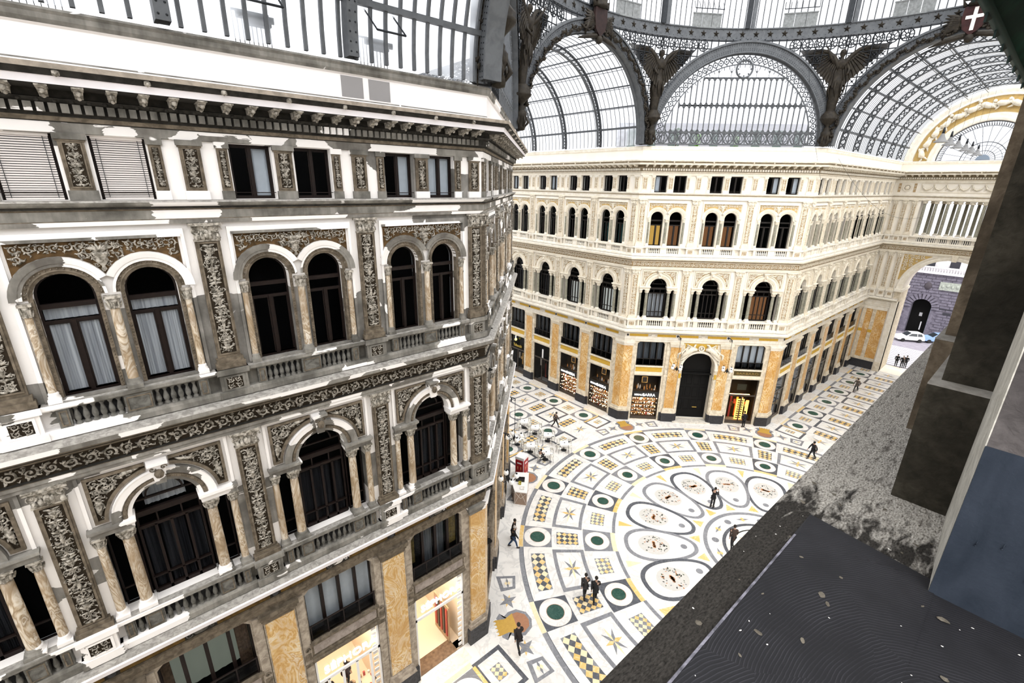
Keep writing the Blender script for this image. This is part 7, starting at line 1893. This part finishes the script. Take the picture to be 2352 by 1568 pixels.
person('person in brown coat walking between the cafe tables and shops', 1.0, 20.8, -.3, 1.72, 'stride', (.08,.06,.05), BL)
person('person in black sitting at the nearest cafe table', -4.40, 17.35, 0, 1.7, 'sit', BL, BL)
person('person in black at the street, leftmost of the three under the arch', 50.2, 3.0, .2, 1.75, 'stand', BL, BL)
person('person in black at the street, middle of the three under the arch', 49.95, 2.35, .1, 1.78, 'walk', BL, BL, (.4,.38,.36))
person('person in black at the street, rightmost of the three under the arch', 50.5, 2.05, .3, 1.76, 'stand', BL, BL)
person('person with red scarf inside the lit shop, left of its sign letters', -A - 7.7, W + 1.6, -2.0, 1.7, 'stand', BL, BL)
person('person in dark dress inside the lit shop, right of the counter', -A - 6.8, W + 1.9, -1.2, 1.68, 'stand', (.03,.012,.012), BL)

# ------------------------------------------------------------------ terraces seen outside the glass
mb = MB(); mb.box(-9, 9, 0, .3, 26.2, 29.0)
for i in range(9): mb.box(-8 + i*2, -7.2 + i*2, -.02, 0, 26.8, 28.4, 1)
n_ = Vector((1, 1)).normalized(); p = n_*((A + 6.5)); 
ob = put('terrace_building', mb.mesh('pale terrace block', [flatmat('pale lilac stucco', (.62,.61,.66), .9, var=.06), flatmat('grey green shutter', (.2,.26,.24), .6)]), None, (p.x, p.y, 0), -PI/4)
tag(ob, 'pale lilac building on the roof terrace behind the middle lunette', 'building')
for i, (u, s_, lab) in enumerate(((-3.6, .8, 'tall dark green shrub on the terrace, left behind the middle lunette'), (-1.6, .55, 'bright green shrub on the terrace behind the middle lunette'), (2.0, .45, 'small pale green shrub on the terrace, right behind the middle lunette'))):
    q = Face(0, 0, -PI/4); pp = Vector((p.x, p.y)) + Vector((math.cos(-PI/4), math.sin(-PI/4)))*u - n_*1.5
    r = thing('potted_shrub', lab, 'plant', (pp.x, pp.y, 26.3)); rnd = random.Random(i); mb = MB()
    for j in range(160): a = rnd.uniform(0, 6.28); rr = rnd.uniform(0, .45)*s_; zz = .4 + rnd.uniform(0, 2.0)*s_; mb.tube([(rr*math.cos(a), rr*math.sin(a), zz), (rr*math.cos(a) + .08, rr*math.sin(a), zz + .1), (rr*math.cos(a) + .15, rr*math.sin(a) + .03, zz + .06)], [.01,.05,.01], 4)
    put('foliage', mb.mesh('shrub leaves', [flatmat('shrub green %d' % i, ((.05,.12,.05), (.16,.45,.03), (.25,.4,.2))[i], .7)]), r)
    mb = MB(); mb.lathe([(.15,0),(.22,.4)], 0, 0, 8); mb.tube([(0,0,.3),(0,0,1.2*s_ + .4)], .03, 5); put('pot', mb.mesh('shrub pot', [flatmat('clay pot', (.3,.14,.08), .8)]), r)

# ------------------------------------------------------------------ camera and light
cd = bpy.data.cameras.new('camera'); co = bpy.data.objects.new('camera', cd); COL.objects.link(co)
yaw, pit, rol = 0.8566, -0.3276, 0.0165
yaw, pit, rol = 0.8565898307615637, -0.32761702902992396, 0.016548727605901575
fwd = Vector((math.cos(yaw)*math.cos(pit), math.sin(yaw)*math.cos(pit), math.sin(pit))); rt = Vector((math.sin(yaw), -math.cos(yaw), 0)); up = rt.cross(fwd)
r2 = rt*math.cos(rol) + up*math.sin(rol); u2 = -rt*math.sin(rol) + up*math.cos(rol)
M = Matrix((( r2.x, u2.x, -fwd.x, CAM.x), (r2.y, u2.y, -fwd.y, CAM.y), (r2.z, u2.z, -fwd.z, CAM.z), (0, 0, 0, 1)))
co.matrix_world = M; cd.sensor_width = 36; cd.lens = 1064.0419550551019*36/2352; cd.clip_start = .02; cd.clip_end = 400
SC.camera = co
w = bpy.data.worlds.new('overcast sky'); SC.world = w; w.use_nodes = True; t = w.node_tree; bg = t.nodes['Background']
tc = t.nodes.new('ShaderNodeTexCoord'); sx = t.nodes.new('ShaderNodeSeparateXYZ'); t.links.new(tc.outputs['Generated'], sx.inputs[0])
rp_ = t.nodes.new('ShaderNodeValToRGB'); e = rp_.color_ramp.elements; e[0].position = .0; e[0].color = (.90,.91,.95,1); e[1].position = .6; e[1].color = (1,1,1,1)
sl = bpy.data.lights.new('soft fill sun', 'SUN'); so = bpy.data.objects.new('soft fill sun', sl); COL.objects.link(so); sl.energy = 3; sl.angle = 100*D2R  # very wide soft sun added as fill to brighten the hall beyond the sky
so.rotation_euler = Vector((-.35, -.55, 1)).to_track_quat('Z', 'Y').to_euler(); so.location = (0, 0, 60); sl.color = (1, .985, .96)
t.links.new(sx.outputs[2], rp_.inputs[0]); t.links.new(rp_.outputs[0], bg.inputs[0]); bg.inputs[1].default_value = .78
SC.view_settings.view_transform = 'Standard'; SC.view_settings.look = 'None'; SC.view_settings.gamma = 1; SC.view_settings.use_curve_mapping = False
SC.view_settings.exposure = 1.1
SC.cycles.max_bounces = 6; SC.cycles.diffuse_bounces = 3; SC.cycles.glossy_bounces = 2; SC.cycles.transparent_max_bounces = 20; SC.cycles.use_denoising = True; SC.cycles.adaptive_threshold = .04; SC.cycles.caustics_reflective = False; SC.cycles.caustics_refractive = False
